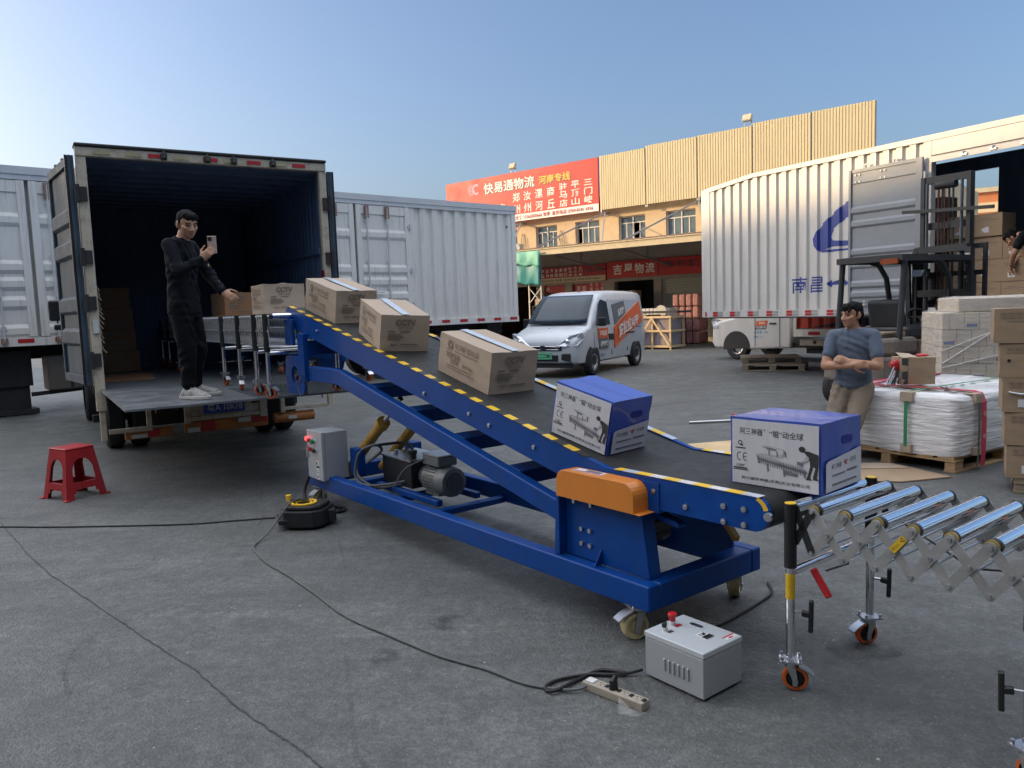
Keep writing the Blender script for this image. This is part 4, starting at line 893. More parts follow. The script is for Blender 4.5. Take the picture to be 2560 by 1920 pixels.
mb = MB(); mb.tube([(-.72,-.3,.56),(-.80,-.22,.58),(-.82,-.2,.55),(-.73,-.2,.5)],.004,6); mb.build('cord', CABLE, rc1)
mb = MB(); mb.tbox(Matrix.Translation((-.71,-.2,.445)) @ Matrix.Rotation(R(35),4,'Y'),.028,.02,.12); mb.build('spirit_lamp', REDB, rc1, bevel=.005)
mb = MB(); mb.tube([(-.75,-.72,.64),(-.83,-.6,.63),(-1.0,-.5,.60),(-1.15,-.46,.55),(-1.3,-.44,.58),(-1.5,-.4,.55)],.004,6); mb.build('cord', CABLE, rc1)
for i in range(2, 9):
    xx = -.70-.124*i-.06; mb = MB(); mb.cyl((xx,-.66,.68),(xx,-.70,.68),.016,12); o = mb.build('belt_pulley', OWH, rc1); mb = MB(); mb.cyl((xx,-.64,.68),(xx,-.66,.68),.013,12); mb.cyl((xx,-.70,.68),(xx,-.74,.68),.014,12); mb.build('pulley_axle', PBLK, o)
# conveyor inside the truck runs along truck y
TRX = Frame(*TRF.p(0,0,0)[:2], 32+90)     # local x = truck y, local y = -truck x
trc = roller_conveyor('roller_conveyor', 'chrome roller conveyor on the truck deck carrying cartons from the cargo box', TRX, -2.5, 3.5, -1.12, -1.75, 1.552, 1.30, .078,
      [(-2.44,R(-140)),(-2.05,R(-100)),(-1.42,R(-190)),(-.71,R(-170)),(2.1,R(-100)),(2.87,R(-60)),(3.49,R(-40))], [(-2.3,R(30)),(-1.2,R(60)),(.6,R(20))], .853, rr=.024)
# the blue low conveyor base standing behind it on the deck
bt = thing('conveyor_base', 'low blue steel conveyor base on orange casters behind the roller legs', 'conveyor', TRF.p(0,0,.853), TRF.a)
mb = MB(); mb.box(1.95,2.0,-1.9,2.9,.24,.44); mb.box(2.3,2.35,-1.9,2.9,.24,.44); mb.box(2.001,2.299,-1.9,-1.8,.28,.44); mb.box(2.001,2.299,2.7,2.8,.28,.43)
mb.box(1.93,2.01,-.62,-.52,.0,.25); mb.prism([(-1.9,.259),(-1.2,.259),(-1.3,.1),(-1.75,.06)],(1.96,0,0),(0,1,0),(0,0,1),(1,0,0),0,.03); mb.build('frame', BLUE, bt, bevel=.006)
for x, y in ((1.97,2.3),(2.32,.2),(1.97,.3),(1.97,-1.6),(2.33,-1.6)): caster_parts(bt, x, y, 0, .055, OWH, PBLK, ang=random.uniform(0,6))
mb = MB(); mb.tbox(Matrix.Translation((2.2,-2.35,.16)),.12,.22,.16); mb.build('pump_box', FKGRY, bt, bevel=.01)
mb = MB(); mb.tube([(2.0,-2.0,.3),(2.1,-2.2,.36),(2.2,-2.3,.25)],.012,8); mb.build('hose', CABLEG, bt)
# cartons on the truck conveyor
def place_tr(x, y, z, rz): return TRF.p(x,y,z), (0,0,TRF.a+R(90)+rz)
l_, r_ = place_tr(1.42,-1.72,1.578,R(-3)); make_carton('printed brown carton on the truck rollers beside the man\'s lower hand', 'printed brown cartons on the truck rollers', .585,.36,.265,CARD,print_brown,l_,r_)
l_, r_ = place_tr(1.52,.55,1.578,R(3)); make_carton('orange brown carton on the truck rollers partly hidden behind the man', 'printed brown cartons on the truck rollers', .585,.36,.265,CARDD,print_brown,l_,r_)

# ------------------------------------------------------------------ things on the floor
def smooth_pts(pts, z=.012, k=5):
    P = [Vector((*p, z)) if len(p) == 2 else Vector(p) for p in pts]; out = []
    for i in range(len(P)-1):
        p0, p1, p2, p3 = P[max(i-1,0)], P[i], P[i+1], P[min(i+2,len(P)-1)]
        for j in range(k): t = j/k; out.append(.5*((2*p1)+(-p0+p2)*t+(2*p0-5*p1+4*p2-p3)*t*t+(-p0+3*p1-3*p2+p3)*t**3))
    out.append(P[-1]); return out
def cable(pts, r, m, label, z=None):
    mb = MB(); mb.tube(smooth_pts(pts, r+.001 if z is None else z), r, 8, 0); return tag(mb.build('power_cable', m), label, 'cable', 'cables on the yard floor')
cable([(-5.6,6.0),(-4.14,5.87),(-3.6,5.8),(-3.23,5.77),(-2.51,5.74),(-2.18,5.79),(-1.86,5.84)], .006, CABLE, 'black cable lying straight across the concrete to the reel')
cable([(-1.60,5.60,.205),(-1.64,5.5,.2),(-1.69,5.42,.13),(-1.74,5.33,.05),(-1.78,5.22,.012),(-1.785,5.12,.008),(-1.74,5.0,.008),(-1.58,4.74,.008),(-1.39,4.51,.008),(-1.14,4.18,.008),(-.89,3.83,.008),(-.61,3.56,.008),(-.37,3.34,.008),(-.15,3.19,.008),(0,3.06,.008),(.13,3.0,.008),(.22,2.975,.016),(.265,3.0,.02)], .006, CABLEG, 'grey cable curving from the reel to the socket strip')
cable([(.505,3.10,.03),(.44,3.105,.012),(.37,3.10,.01),(.28,3.11,.01),(.16,3.08,.01),(.10,3.03,.01),(.10,2.985,.01),(.14,2.975,.018),(.21,3.05,.01),(.32,3.14,.01),(.39,3.13,.012),(.43,3.07,.03),(.41,3.0,.06),(.385,2.965,.075)], .0075, CABLE, 'thick black cable looping from the grey box to its plug')
cable([(.80,3.10,.05),(.84,3.42,.012),(.86,3.5,.009),(.97,3.58,.009),(1.09,3.69,.009),(1.22,3.82,.009),(1.33,3.95,.009),(1.36,4.1,.009)], .007, CABLE, 'black cable running from behind the grey box under the rollers')
cable([(-1.66,6.15,.26),(-1.70,6.12,.14),(-1.64,6.02,.03),(-1.5,5.93,.012),(-1.38,5.94,.012),(-1.36,6.03,.012),(-1.44,6.08,.014),(-1.52,6.0,.02),(-1.56,5.9,.03)], .014, CABLE, 'thick black cable hanging from the control cabinet to the reel')
# grey inverter box
FB = Frame(.70,2.86,38); X1, Y1 = .245, .30
fbx = thing('inverter_box', 'grey steel inverter box with red stop button on the concrete', 'control box', FB.o, FB.a)
mb = MB(); mb.box(0,X1,0,Y1,.012,.172); bd = mb.build('body', GRYBOX, fbx, bevel=.003)
mb = MB(); mb.box(.02,X1-.02,.02,Y1-.02,.0,.0118); mb.build('feet', PBLK, fbx)
mb = MB(); mb.box(-.002,X1+.002,-.002,Y1+.002,.175,.2); ld = mb.build('lid', mat('pale_enamel', (.50,.54,.57), .2, var=.03, coat=.4), fbx, bevel=.003)
mb = MB()
for i in range(6): yy = .075+i*.024; mb.prism([(0,0),(.0,.056),(-.006,.05),(-.006,.004)], (0,yy-.005,.062),(1,0,0),(0,0,1),(0,1,0),0,.010)
mb.build('louvres', GRYBOX, fbx, bevel=.002)
zt = .2
def lidp(u, v): return u*X1, v*Y1     # u along x (right edge), v along y (left edge)
mb = MB(); mb.cyl((.13,.262,zt),(.13,.262,zt+.016),.013,18); mb.build('bezel', LBL, ld); mb = MB(); mb.cyl((.13,.262,zt+.016),(.13,.262,zt+.032),.013,18); mb.cyl((.13,.262,zt+.032),(.13,.262,zt+.045),.017,20,r2=.020); mb.cyl((.13,.262,zt+.045),(.13,.262,zt+.05),.020,20,r2=.017); mb.build('stop_button', REDB, ld, bevel=.001)
mb = MB(); mb.box(.118,.155,.228,.248,zt,zt+.001); mb.build('nameplate', REDD, ld)
mb = MB(); mb.cyl((.06,.245,zt),(.06,.245,zt+.014),.012,18); mb.build('bezel', LBL, ld); mb = MB(); mb.tbox(Matrix.Translation((.06,.245,zt+.024)) @ Matrix.Rotation(R(25),4,'Z'),.024,.017,.02); mb.build('selector', PBLK, ld, bevel=.003)
mb = MB(); mb.box(.052,.08,.21,.228,zt,zt+.001); mb.build('nameplate', CRK, ld)
P = []
for sx, a0 in ((1,-90),(-1,90)):
    for a in range(a0,a0+181,30): P.append((sx*.022+.011*math.cos(R(a)), .011*math.sin(R(a))))
mb = MB(); mb.prism(P,(.19,.185,zt),(0,1,0),(-1,0,0),(0,0,1),0,.004); mb.build('latch', STL, ld); mb = MB(); mb.box(.187,.192,.195,.205,zt+.004,zt+.0045); mb.build('keyhole', PBLK, ld)
mb = MB(); mb.prism([(-.03,-.024),(.03,-.024),(.03,.024),(-.012,.024),(-.022,.018),(-.028,.008)],(.135,.10,zt),(0,-1,0),(1,0,0),(0,0,1),0,.003); kp = mb.build('keypad', LBL, ld)
mb = MB(); mb.prism([(.004,-.024),(.03,-.024),(.03,.024),(.004,.024)],(.135,.10,zt+.003),(0,-1,0),(1,0,0),(0,0,1),0,.001); mb.build('display', PBLK, kp); mb = MB()
for a, b in ((-.016,-.014),(-.016,-.005),(-.016,.005),(-.016,.014),(-.006,-.014),(-.006,.014)): mb.cyl((.135+b,.10-a,zt+.003),(.135+b,.10-a,zt+.0045),.003,8)
mb.cyl((.135,.105,zt+.003),(.135,.105,zt+.010),.0055,12); mb.build('keys', INK, kp)
mb = MB(); mb.box(.168,.238,.012,.04,zt,zt+.0008); sk = mb.build('warning_sticker', LBL, ld); mb = MB(); mb.box(.168,.238,.032,.04,zt+.0008,zt+.0012); mb.box(.19,.215,.017,.026,zt+.0008,zt+.0012); mb.build('sticker_print', REDS, sk)
# socket strip
SS = Frame(.365,2.925,-43.5)
ss = thing('socket_strip', 'worn beige socket strip with one black plug pushed in', 'power strip', SS.o, SS.a)
mb = MB(); mb.box(-.145,.145,-.027,.027,0,.036); mb.build('casing', BEIGE, ss, bevel=.005, seg=2)
mb = MB(); mb.box(-.135,-.095,-.018,.018,.036,.041); mb.build('switch', LBL, ss, bevel=.002)
for i in range(4):
    x = -.065+i*.058; mb = MB(); mb.box(x-.018,x+.018,-.017,.017,.036,.0372); so_ = mb.build('socket', BEIGE, ss, bevel=.001)
    mb = MB()
    for dx, dy, a in ((-.008,.007,30),(.008,.007,-30),(0,-.008,90)): mb.tbox(Matrix.Translation((x+dx,dy,.0374)) @ Matrix.Rotation(R(a),4,'Z'),.010,.003,.0006)
    mb.build('slots', PBLK, so_); mb = MB(); mb.box(x+.021,x+.034,-.009,.009,.036,.0405); mb.build('switch', PBLK, ss)
pg = thing('plug', 'black plug standing in the beige socket strip', 'plug', SS.p(-.007,0,.0378), SS.a)
mb = MB(); mb.cyl((0,0,0),(0,0,.028),.019,16,r2=.017); mb.cyl((0,0,.028),(.004,.012,.05),.015,14,r2=.009); mb.build('body', PBLK, pg)
mb = MB(); mb.add([(.37,2.86,.04),(.41,2.82,.012),(.47,2.80,.004),(.43,2.775,.003),(.36,2.80,.004)],[(0,1,4),(1,2,3,4)]); tag(mb.build('tape_scrap', FILM), 'scrap of clear tape lying beside the socket strip', 'tape scrap')
# cable reel
CRF = Frame(-1.55,5.62,20)
cl = thing('cable_reel', 'black plastic cable reel with yellow crank lying on the concrete', 'cable reel', CRF.o, CRF.a)
mb = MB(); k = 16; P = []
for i in range(k): 
    a = 2*math.pi*i/k+.1; r_ = .155+(.022 if i % 4 < 2 else 0); P.append((r_*1.12*math.cos(a), r_*math.sin(a)))
mb.prism(P,(0,0,0),(1,0,0),(0,1,0),(0,0,1),.02,.14); Pq = [(a*.86,b*.86) for a, b in P]; mb.prism(Pq,(0,0,0),(1,0,0),(0,1,0),(0,0,1),.1405,.17); mb.prism([(a*.8,b*.8) for a, b in P],(0,0,0),(1,0,0),(0,1,0),(0,0,1),.0,.0195)
mb.box(-.215,-.13,-.10,.10,.045,.085); mb.box(.14,.2,-.09,.09,.03,.12); mb.build('casing', PBLK, cl, bevel=.012, seg=2)
mb = MB(); mb.lathe([(.075,.171),(.075,.180),(.095,.180),(.095,.171)],(-.02,0,0),(0,0,1),28); mb.lathe([(.05,.171),(.05,.176),(.062,.176),(.062,.171)],(-.02,0,0),(0,0,1),28); mb.build('crank_ring', SYEL, cl)
mb = MB(); mb.bar((.02,.02,.19),(-.12,.03,.195),.03,.012); mb.build('crank_arm', PBLK, cl, bevel=.003); mb = MB(); mb.cyl((-.125,.03,.19),(-.125,.03,.235),.017,14,r2=.02); mb.build('crank_knob', SYEL, cl)
# stool
STF = Frame(-3.98,6.88,60)
stl = thing('stool', 'red plastic stool standing alone on the concrete', 'stool', STF.o, STF.a)
def stool():
    H, T, B = .455, .125, .185; mb = MB(); th = .006
    def half(z): return B+(T-B)*z/H
    for q in range(4):
        m = Matrix.Rotation(R(90*q),4,'Z')
        # profile of one side panel with an arched window and a cut-out foot, in (u in -1..1, z)
        def P(u, z, dy=0.): hh = half(z); return m @ Vector((u*hh, -(hh-dy), z))
        nseg = 12
        rows = []
        cols = [-1,-.62,-.5,-.38,-.25,-.12,0,.12,.25,.38,.5,.62,1]
        def win_top(u): return .27+.085*math.sqrt(max(0,1-(u/.62)**2))
        def foot(u): return .085+.0*u if abs(u) < .5 else (.05 if abs(u) < .62 else 0)
        for i in range(len(cols)-1):
            a, b = cols[i], cols[i+1]; mid = (a+b)/2
            def quad(za0,za1,zb0,zb1):
                vs = [P(a,za0),P(b,zb0),P(b,zb1),P(a,za1)]+[P(a,za0,th),P(b,zb0,th),P(b,zb1,th),P(a,za1,th)]
                mb.add(vs,[(0,1,2,3),(7,6,5,4),(0,4,5,1),(1,5,6,2),(2,6,7,3),(3,7,4,0)])
            if abs(mid) > .62: quad(.0,H-.02,.0,H-.02)
            else:
                quad(foot(mid),.145,foot(mid),.145); quad(win_top(a),H-.02,win_top(b),H-.02)
        mb.add([P(-.62,.145),P(.62,.145),P(.62,.145,.03),P(-.62,.145,.03)],[(0,1,2,3)])
        fx = m @ Vector((B,-B,0)); mb.box(fx.x-.022,fx.x+.022,fx.y-.022,fx.y+.022,0,.014)
    mb.build('leg_frame', RED, stl, bevel=.002)
    mb = MB(); mb.box(-T-.006,T+.006,-T-.006,T+.006,H-.022,H); mb.build('seat', RED, stl, bevel=.014, seg=3)
stool()
mb = MB(); mb.sphere((0,0,.018),(.028,.02,.02),10); o = mb.build('pebble', STONE, None, loc=(.56,3.56,0)); tag(o, 'pale rounded stone lying near the conveyor caster', 'stone')
for v in o.data.vertices: v.co.x *= 1+.2*math.sin(v.co.y*90); v.co.z = max(0,v.co.z*(1+.2*math.sin(v.co.x*70)))
mb = MB(); mb.cyl((-.28,0,.02),(.28,.02,.02),.016,10); tag(mb.build('metal_pole', STL, None, loc=(2.52,9.78,0), rotz=R(3)), 'short grey pole lying on the yard beyond the belt', 'pole')
mb = MB(); mb.tbox(Matrix.Translation((0,0,.04)) @ Matrix.Rotation(R(20),4,'Y'),.16,.1,.05); tag(mb.build('red_scrap', REDB, None, loc=(2.93,9.95,0), bevel=.01), 'small red scrap on the yard just beyond the level blue box', 'scrap')
mb = MB(); mb.add([(-.09,-.05,0),(.09,-.03,.01),(.07,.05,.05),(-.06,.05,.015),(0,0,.06)],[(0,1,4),(1,2,4),(2,3,4),(3,0,4)]); tag(mb.build('dry_leaf', WOODG, None, loc=(4.05,9.05,.002)), 'curled dry leaf on the yard near the man with folded arms', 'leaf')
mb = MB(); pts = [(2.9,7.1),(3.47,7.01),(3.67,6.39),(3.2,6.28),(2.4,6.5)]; mb.prism(pts,(0,0,0),(1,0,0),(0,1,0),(0,0,1),.003,.012); tag(mb.build('cardboard_sheet', CARD2), 'flat cardboard sheet on the ground before the white wrapped pallet', 'cardboard', 'flat cardboard sheets on the ground')
mb = MB(); pts = [(3.0,7.05),(3.4,6.98),(3.5,6.75),(3.0,6.8)]; mb.prism(pts,(0,0,0),(1,0,0),(0,1,0),(0,0,1),.013,.02); tag(mb.build('cardboard_sheet', CARD), 'smaller cardboard sheet lying on the larger one by the pallet', 'cardboard', 'flat cardboard sheets on the ground')
mb = MB(); pts = [(1.78,8.2),(2.6,8.4),(2.9,7.7),(2.2,7.55)]; mb.prism(pts,(0,0,0),(1,0,0),(0,1,0),(0,0,1),.003,.03); tag(mb.build('cardboard_sheet', WOODL), 'tan board lying on the yard behind the foot of the belt', 'cardboard', 'flat cardboard sheets on the ground')
# ------------------------------------------------------------------ corrugated walls
def corr_profile(x0, x1, pitch, depth, outer=.46, slope=.14):
    """list of (x, recess) with outer faces at 0 and inner ones at depth"""
    P = []; x = x0
    while x < x1-1e-4:
        for f, d in ((0,0),(outer,0),(outer+slope,depth),(1-slope,depth)):
            xx = x+pitch*f
            if xx < x1: P.append((xx,d))
        x += pitch
    P.append((x1,0)); return P
def corr_wall(mb, prof, y, z0, ztop, m=0, sgn=1):
    n = len(prof); zt = [ztop(x) if callable(ztop) else ztop for x, d in prof]
    mb.add([(x,y+sgn*d,z0) for x, d in prof]+[(x,y+sgn*d,z) for (x, d), z in zip(prof,zt)], [(i,i+1,n+i+1,n+i) for i in range(n-1)], m)
def drape(mb, vs, fs, prof, y, off=-.003, m=0):
    """lay flat artwork (x,z) on a corrugated wall by cutting it at every fold"""
    def clip(poly, xc, keep_right):
        out = []
        for i in range(len(poly)):
            a, b = poly[i], poly[(i+1)%len(poly)]; ia = (a[0] >= xc) if keep_right else (a[0] <= xc); ib = (b[0] >= xc) if keep_right else (b[0] <= xc)
            if ia: out.append(a)
            if ia != ib: t = (xc-a[0])/(b[0]-a[0]); out.append((xc, a[1]+t*(b[1]-a[1])))
        return out
    for f in fs:
        poly = [vs[i] for i in f]; lo = min(p[0] for p in poly); hi = max(p[0] for p in poly)
        for (xa, da), (xb, db) in zip(prof, prof[1:]):
            if xb <= lo or xa >= hi or xb-xa < 1e-6: continue
            q = clip(clip(poly, xa, True), xb, False)
            if len(q) >= 3: mb.add([(x, y+da+(db-da)*(x-xa)/(xb-xa)+off, z) for x, z in q], [tuple(range(len(q)))], m)
def triangulate(polys):
    bm = bmesh.new()
    for p in polys: bm.faces.new([bm.verts.new((a,0,b)) for a, b in p])
    bmesh.ops.triangulate(bm, faces=bm.faces[:]); bm.verts.index_update()
    vs = [(v.co.x,v.co.z) for v in bm.verts]; fs = [tuple(v.index for v in f.verts) for f in bm.faces]; bm.free(); return vs, fs
def wheel(root, c, ax, r, wd, hubm=STL, rim=.58, name='wheel'):
    ax = Vector(ax).normalized(); mb = MB(); h = wd/2
    mb.lathe([(r*rim,-h),(r*.92,-h),(r,-h*.7),(r,h*.7),(r*.92,h),(r*rim,h)], c, ax, 32); t = mb.build(name, RUB, root)
    mb = MB(); mb.lathe([(0,h*.35),(r*.2,h*.5),(r*.24,h*.3),(r*.42,h*.25),(r*.5,h*.8),(r*rim,h*.85),(r*rim,-h)], c, ax, 28); ho = mb.build('rim', hubm, t)
    mb = MB(); a = ax.orthogonal().normalized(); b = ax.cross(a)
    for i in range(10):
        an = 2*math.pi*i/10; p = Vector(c)+(a*math.cos(an)+b*math.sin(an))*r*.48+ax*h*.8; mb.cyl(p-ax*.0,p+ax*.004,r*.055,8)
    mb.build('rim_holes', CHASS, ho); return t

# ------------------------------------------------------------------ right white container truck
Hc0, Hc1 = 1.19, 4.13
ct = thing('container_truck', 'white ribbed container truck with blue emblem and its side door open', 'truck', RCF.o, RCF.a)
def rtop(x): return 4.02+min(1,max(0,(x+3.3)/1.2))*.12 if x < -2.1 else 4.14
prof = corr_profile(-3.30, 1.66, .245, .045)
mb = MB(); corr_wall(mb, prof, 0, 1.33, lambda x: rtop(x)-.09); mb.build('side_wall', TWHITE, ct)
mb = MB(); mb.box(-3.56,-3.305,-.012,.1,1.33,3.94); mb.prism([(-3.56,3.941),(-3.305,3.941),(-3.305,4.03),(-3.56,4.0)],(0,0,0),(1,0,0),(0,0,1),(0,1,0),-.012,.1); mb.box(1.66,1.76,-.03,.1,1.33,4.04); mb.build('corner_post', TWHITE, ct)
mb = MB(); P = [(-3.305,3.94),(-2.1,4.06),(1.66,4.05),(4.9,4.05),(4.9,4.14),(-2.1,4.145),(-3.305,4.03)]; mb.prism(P,(0,0,0),(1,0,0),(0,0,1),(0,1,0),-.02,.12); mb.build('top_rail', TWHITE, ct)
mb = MB(); mb.box(1.762,4.9,-.025,.1,3.72,4.04); mb.box(1.762,4.9,-.045,-.0255,3.69,3.78); mb.build('door_header', TWHITE, ct)
mb = MB(); mb.box(1.762,4.9,-.05,-.046,3.79,3.805); mb.build('header_seal', PBLK, ct); mb = MB()
for x in (2.3,2.75,3.2): mb.box(x-.05,x+.05,-.07,-.0505,3.71,3.74); mb.cyl((x,-.06,3.73),(x,-.06,3.77),.02,8)
mb.build('lock_keeper', STL, ct)
mb = MB(); mb.box(-3.56,6.4,-.02,.1,1.19,1.328); rl = mb.build('bottom_rail', TWHITE, ct)
mb = MB()
for k in range(9):
    x = -3.22+.505*k - (.01*k if k > 4 else 0)
    if k == 0: mb.box(-3.46,-3.41,-.024,-.0205,1.205,1.31)
    for a, b in ((1.205,1.252),(1.262,1.309)): mb.box(x,x+.145,-.024,-.0205,a,b,0); mb.box(x+.15,x+.30,-.0235,-.0205,a,b,1)
    mb.build('reflector', [RUSTR, mat('reflector_grey', (.33,.35,.33), .3)], rl); mb = MB()
mb = MB(); mb.box(-3.5,6.4,.05,2.38,1.16,1.189); mb.box(-3.5,6.4,.101,2.3,1.19,1.33); mb.build('floor', PLATE, ct)
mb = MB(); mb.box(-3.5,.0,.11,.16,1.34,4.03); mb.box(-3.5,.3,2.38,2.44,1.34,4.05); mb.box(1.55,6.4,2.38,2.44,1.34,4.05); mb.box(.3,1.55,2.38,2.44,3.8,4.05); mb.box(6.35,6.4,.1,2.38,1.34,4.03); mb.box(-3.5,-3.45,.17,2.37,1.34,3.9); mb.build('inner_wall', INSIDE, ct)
mb = MB(); P = [(-3.45,4.04),(-2.1,4.15),(6.4,4.15),(6.4,4.11),(-2.1,4.11),(-3.45,4.0)]; mb.prism(P,(0,0,0),(1,0,0),(0,0,1),(0,1,0),.125,2.44); mb.build('roof', TWHITE, ct)
mb = MB()
for i in range(22): mb.box(-2+.31*i,-1.85+.31*i,.13,2.3,4.152,4.172)
mb.build('roof_rib', TWHITE, ct)
corner = corr_profile(4.9,6.4,.245,.045); mb = MB(); corr_wall(mb, corner, 0, 1.33, 4.05); mb.build('side_wall', TWHITE, ct)
# folded back door leaf, showing its ribbed inside
mb = MB(); dx0, dx1, dz0, dz1 = .27, 1.66, 1.21, 3.80
mb.box(dx0,dx1,-.085,-.07,dz0,dz1); mb.box(dx0,dx0+.05,-.115,-.0855,dz0,dz1); mb.box(dx1-.12,dx1,-.115,-.0855,dz0,dz1); mb.box(dx0+.05,dx1-.12,-.10,-.0855,dz1-.06,dz1); mb.box(dx0+.05,dx1-.12,-.105,-.0855,dz1-.25,dz1-.235); mb.box(dx0+.05,dx1-.12,-.105,-.0855,1.36,1.375)
for z in (3.02,2.78,2.28,2.05,1.70,1.52):
    mb.prism([(-.0855,z-.02),(-.112,z+.02),(-.112,z+.085),(-.0855,z+.13)],(0,0,0),(0,1,0),(0,0,1),(1,0,0),dx0+.05,dx1-.12)
dr = mb.build('door', TGREY, ct, bevel=.004)
mb = MB()
for x in (dx0+.13, dx0+.21, dx0+.62, dx0+.70):
    for z in (3.58,3.70): mb.cyl((x,-.0855,z),(x,-.10,z),.018,10)
for x in (dx0+.13,dx0+.2,dx0+.6,dx0+.67): mb.cyl((x,-.112,2.11),(x,-.121,2.11),.02,10)
for x, z in ((dx0+.32,1.45),(dx0+.32,1.40),(dx0+.6,1.30),(dx0+.68,1.30)): mb.cyl((x,-.0855,z),(x,-.10,z),.018,10)
mb.build('bolts', REFW, dr); mb = MB()
for x in (dx0+.3,dx0+.85): mb.cyl((x,-.06,dz1-.02),(x,-.06,dz1+.06),.02,8); mb.box(x-.04,x+.06,-.07,-.05,dz1+.055,dz1+.075)
for z in (1.6,2.5,3.5): mb.cyl((dx1+.03,-.09,z-.06),(dx1+.03,-.09,z+.06),.022,10)
mb.build('hinge', TWHITE, dr)
# emblem and writing, laid into the ribs
mb = MB()
OU = [(.31,3.3),(.13,3.27),(-.1,3.13),(-.36,2.94),(-.52,2.79),(-.59,2.66),(-.57,2.54),(-.49,2.44),(-.39,2.39)]
IN = [(.31,3.04),(.10,2.97),(-.02,2.89),(-.13,2.81),(-.18,2.74),(-.20,2.68),(-.19,2.63),(-.16,2.605),(-.14,2.6)]
quads = [(OU[i],OU[i+1],IN[i+1],IN[i]) for i in range(8)] + [((-.39,2.39),(-.3,2.44),(-.19,2.49),(-.14,2.6)), ((-.39,2.39),(.31,2.40),(.31,2.43),(-.3,2.44)), ((-.19,2.49),(.31,2.475),(.31,2.56),(-.14,2.6))]
for q_ in quads: drape(mb, list(q_), [(0,1,2,3)], prof, 0)
mb.build('emblem', TINK, ct)
mb = MB(); gv, gf = glyphs('南昌', .012); xs = [v[0] for v in gv]; ys = [v[1] for v in gv]; kx = .72/(max(xs)-min(xs)); ky = .32/(max(ys)-min(ys))
vs = [(-1.08+(x-min(xs))*kx, 1.64+(y-min(ys))*ky) for x, y in gv]; drape(mb, vs, gf, prof, 0)
ar = [(-.28,1.80),(-.18,1.88),(-.18,1.825),(.10,1.825),(.10,1.88),(.21,1.80),(.10,1.72),(.10,1.775),(-.18,1.775),(-.18,1.72)]
vs, fs = triangulate([ar]); drape(mb, vs, fs, prof, 0); mb.build('lettering', TINK, ct)
mb = MB(); mb.box(.7,6.2,.7,.82,.95,1.158); mb.box(.7,6.2,1.6,1.72,.95,1.158); mb.box(.9,3.6,.2,.6,.55,1.1); mb.build('chassis', CHASS, ct)
for x in (1.5,2.7):
    for y in (.45,1.95): wheel(ct,(x,y,.5),(0,-1,0),.5,.28,CHASS)
# cartons stacked in the container
for k, (x, y, z, m_) in enumerate([(x_,.75+random.uniform(-.03,.03),1.335+.37*j+.0,CARD2) for x_, hh in ((.58,5),(1.0,5),(1.42,5),(1.95,4),(2.37,4),(2.79,3)) for j in range(hh)]):
    j = k
    col = {.58:'first pile past the grey door',1.0:'second pile past the grey door',1.42:'third pile past the grey door',1.95:'fourth pile past the grey door',2.37:'pile before the bending man',2.79:'pile under the bending man'}[x]; lev = round((z-1.335)/.37)
    nl = ['lowest','second lowest','third lowest','fourth lowest','topmost'][lev]
    t = make_carton(f'{nl} carton of the {col} inside the container', 'cartons stacked inside the white container', .45,.40,.362,CARD2,None,RCF.p(x+random.uniform(-.01,.01),y,z),(0,0,RCF.a+random.uniform(-.03,.03)),False)
    mb = MB(); mb.box(-.09,.02,-.2045,-.204,.06,.15); mb.build('paper_label', LBL, t)
    mb = MB(); mb.box(-.15,.15,-.2045,-.204,.25,.262); mb.box(-.15,.05,-.2045,-.204,.28,.29); mb.build('print', FINK, t)

# ------------------------------------------------------------------ long white trailer behind the box truck
wt = thing('cargo_trailer', 'long weathered white cargo truck body standing behind the open truck', 'truck', WTF.o, WTF.a)
pr = corr_profile(-3.2,-.02,.34,.05); mb = MB(); corr_wall(mb, pr, 0, 1.34, 3.96); mb.build('side_wall', TWHITE2, wt); mb = MB(); pr2 = corr_profile(-9.3,-6.2,.34,.05); corr_wall(mb, pr2, 0, 1.34, 3.96); mb.build('side_wall', TWHITE2, wt)
mb = MB(); mb.box(-.019,.12,-.02,2.4,1.34,3.96); mb.box(-3.28,-3.2,-.015,.05,1.34,3.96); mb.box(-6.2,-6.12,-.015,.05,1.34,3.96); mb.box(-9.38,-9.3,-.015,.05,1.34,3.96); mb.build('corner_post', TWHITE2, wt)
mb = MB(); mb.box(-13,.13,-.03,2.42,3.961,4.05); mb.box(-13,.135,-.045,2.43,4.051,4.18); mb.build('top_rail', TFLANGE, wt)
mb = MB(); mb.box(-13,.13,-.03,2.4,1.2,1.338); r2 = mb.build('bottom_rail', TWHITE2, wt)
mb = MB()
for k in range(24):
    x = -.16-.55*k; mb = MB(); mb.box(x-.02,x+.22,-.034,-.0305,1.25,1.32); mb.build('reflector', RUSTR, r2)
mb = MB(); mb.box(-13,-.02,2.35,2.4,1.34,3.96); mb.box(-13,-.02,.1,.14,1.34,3.96); mb.build('inner_wall', TWHITE2, wt)
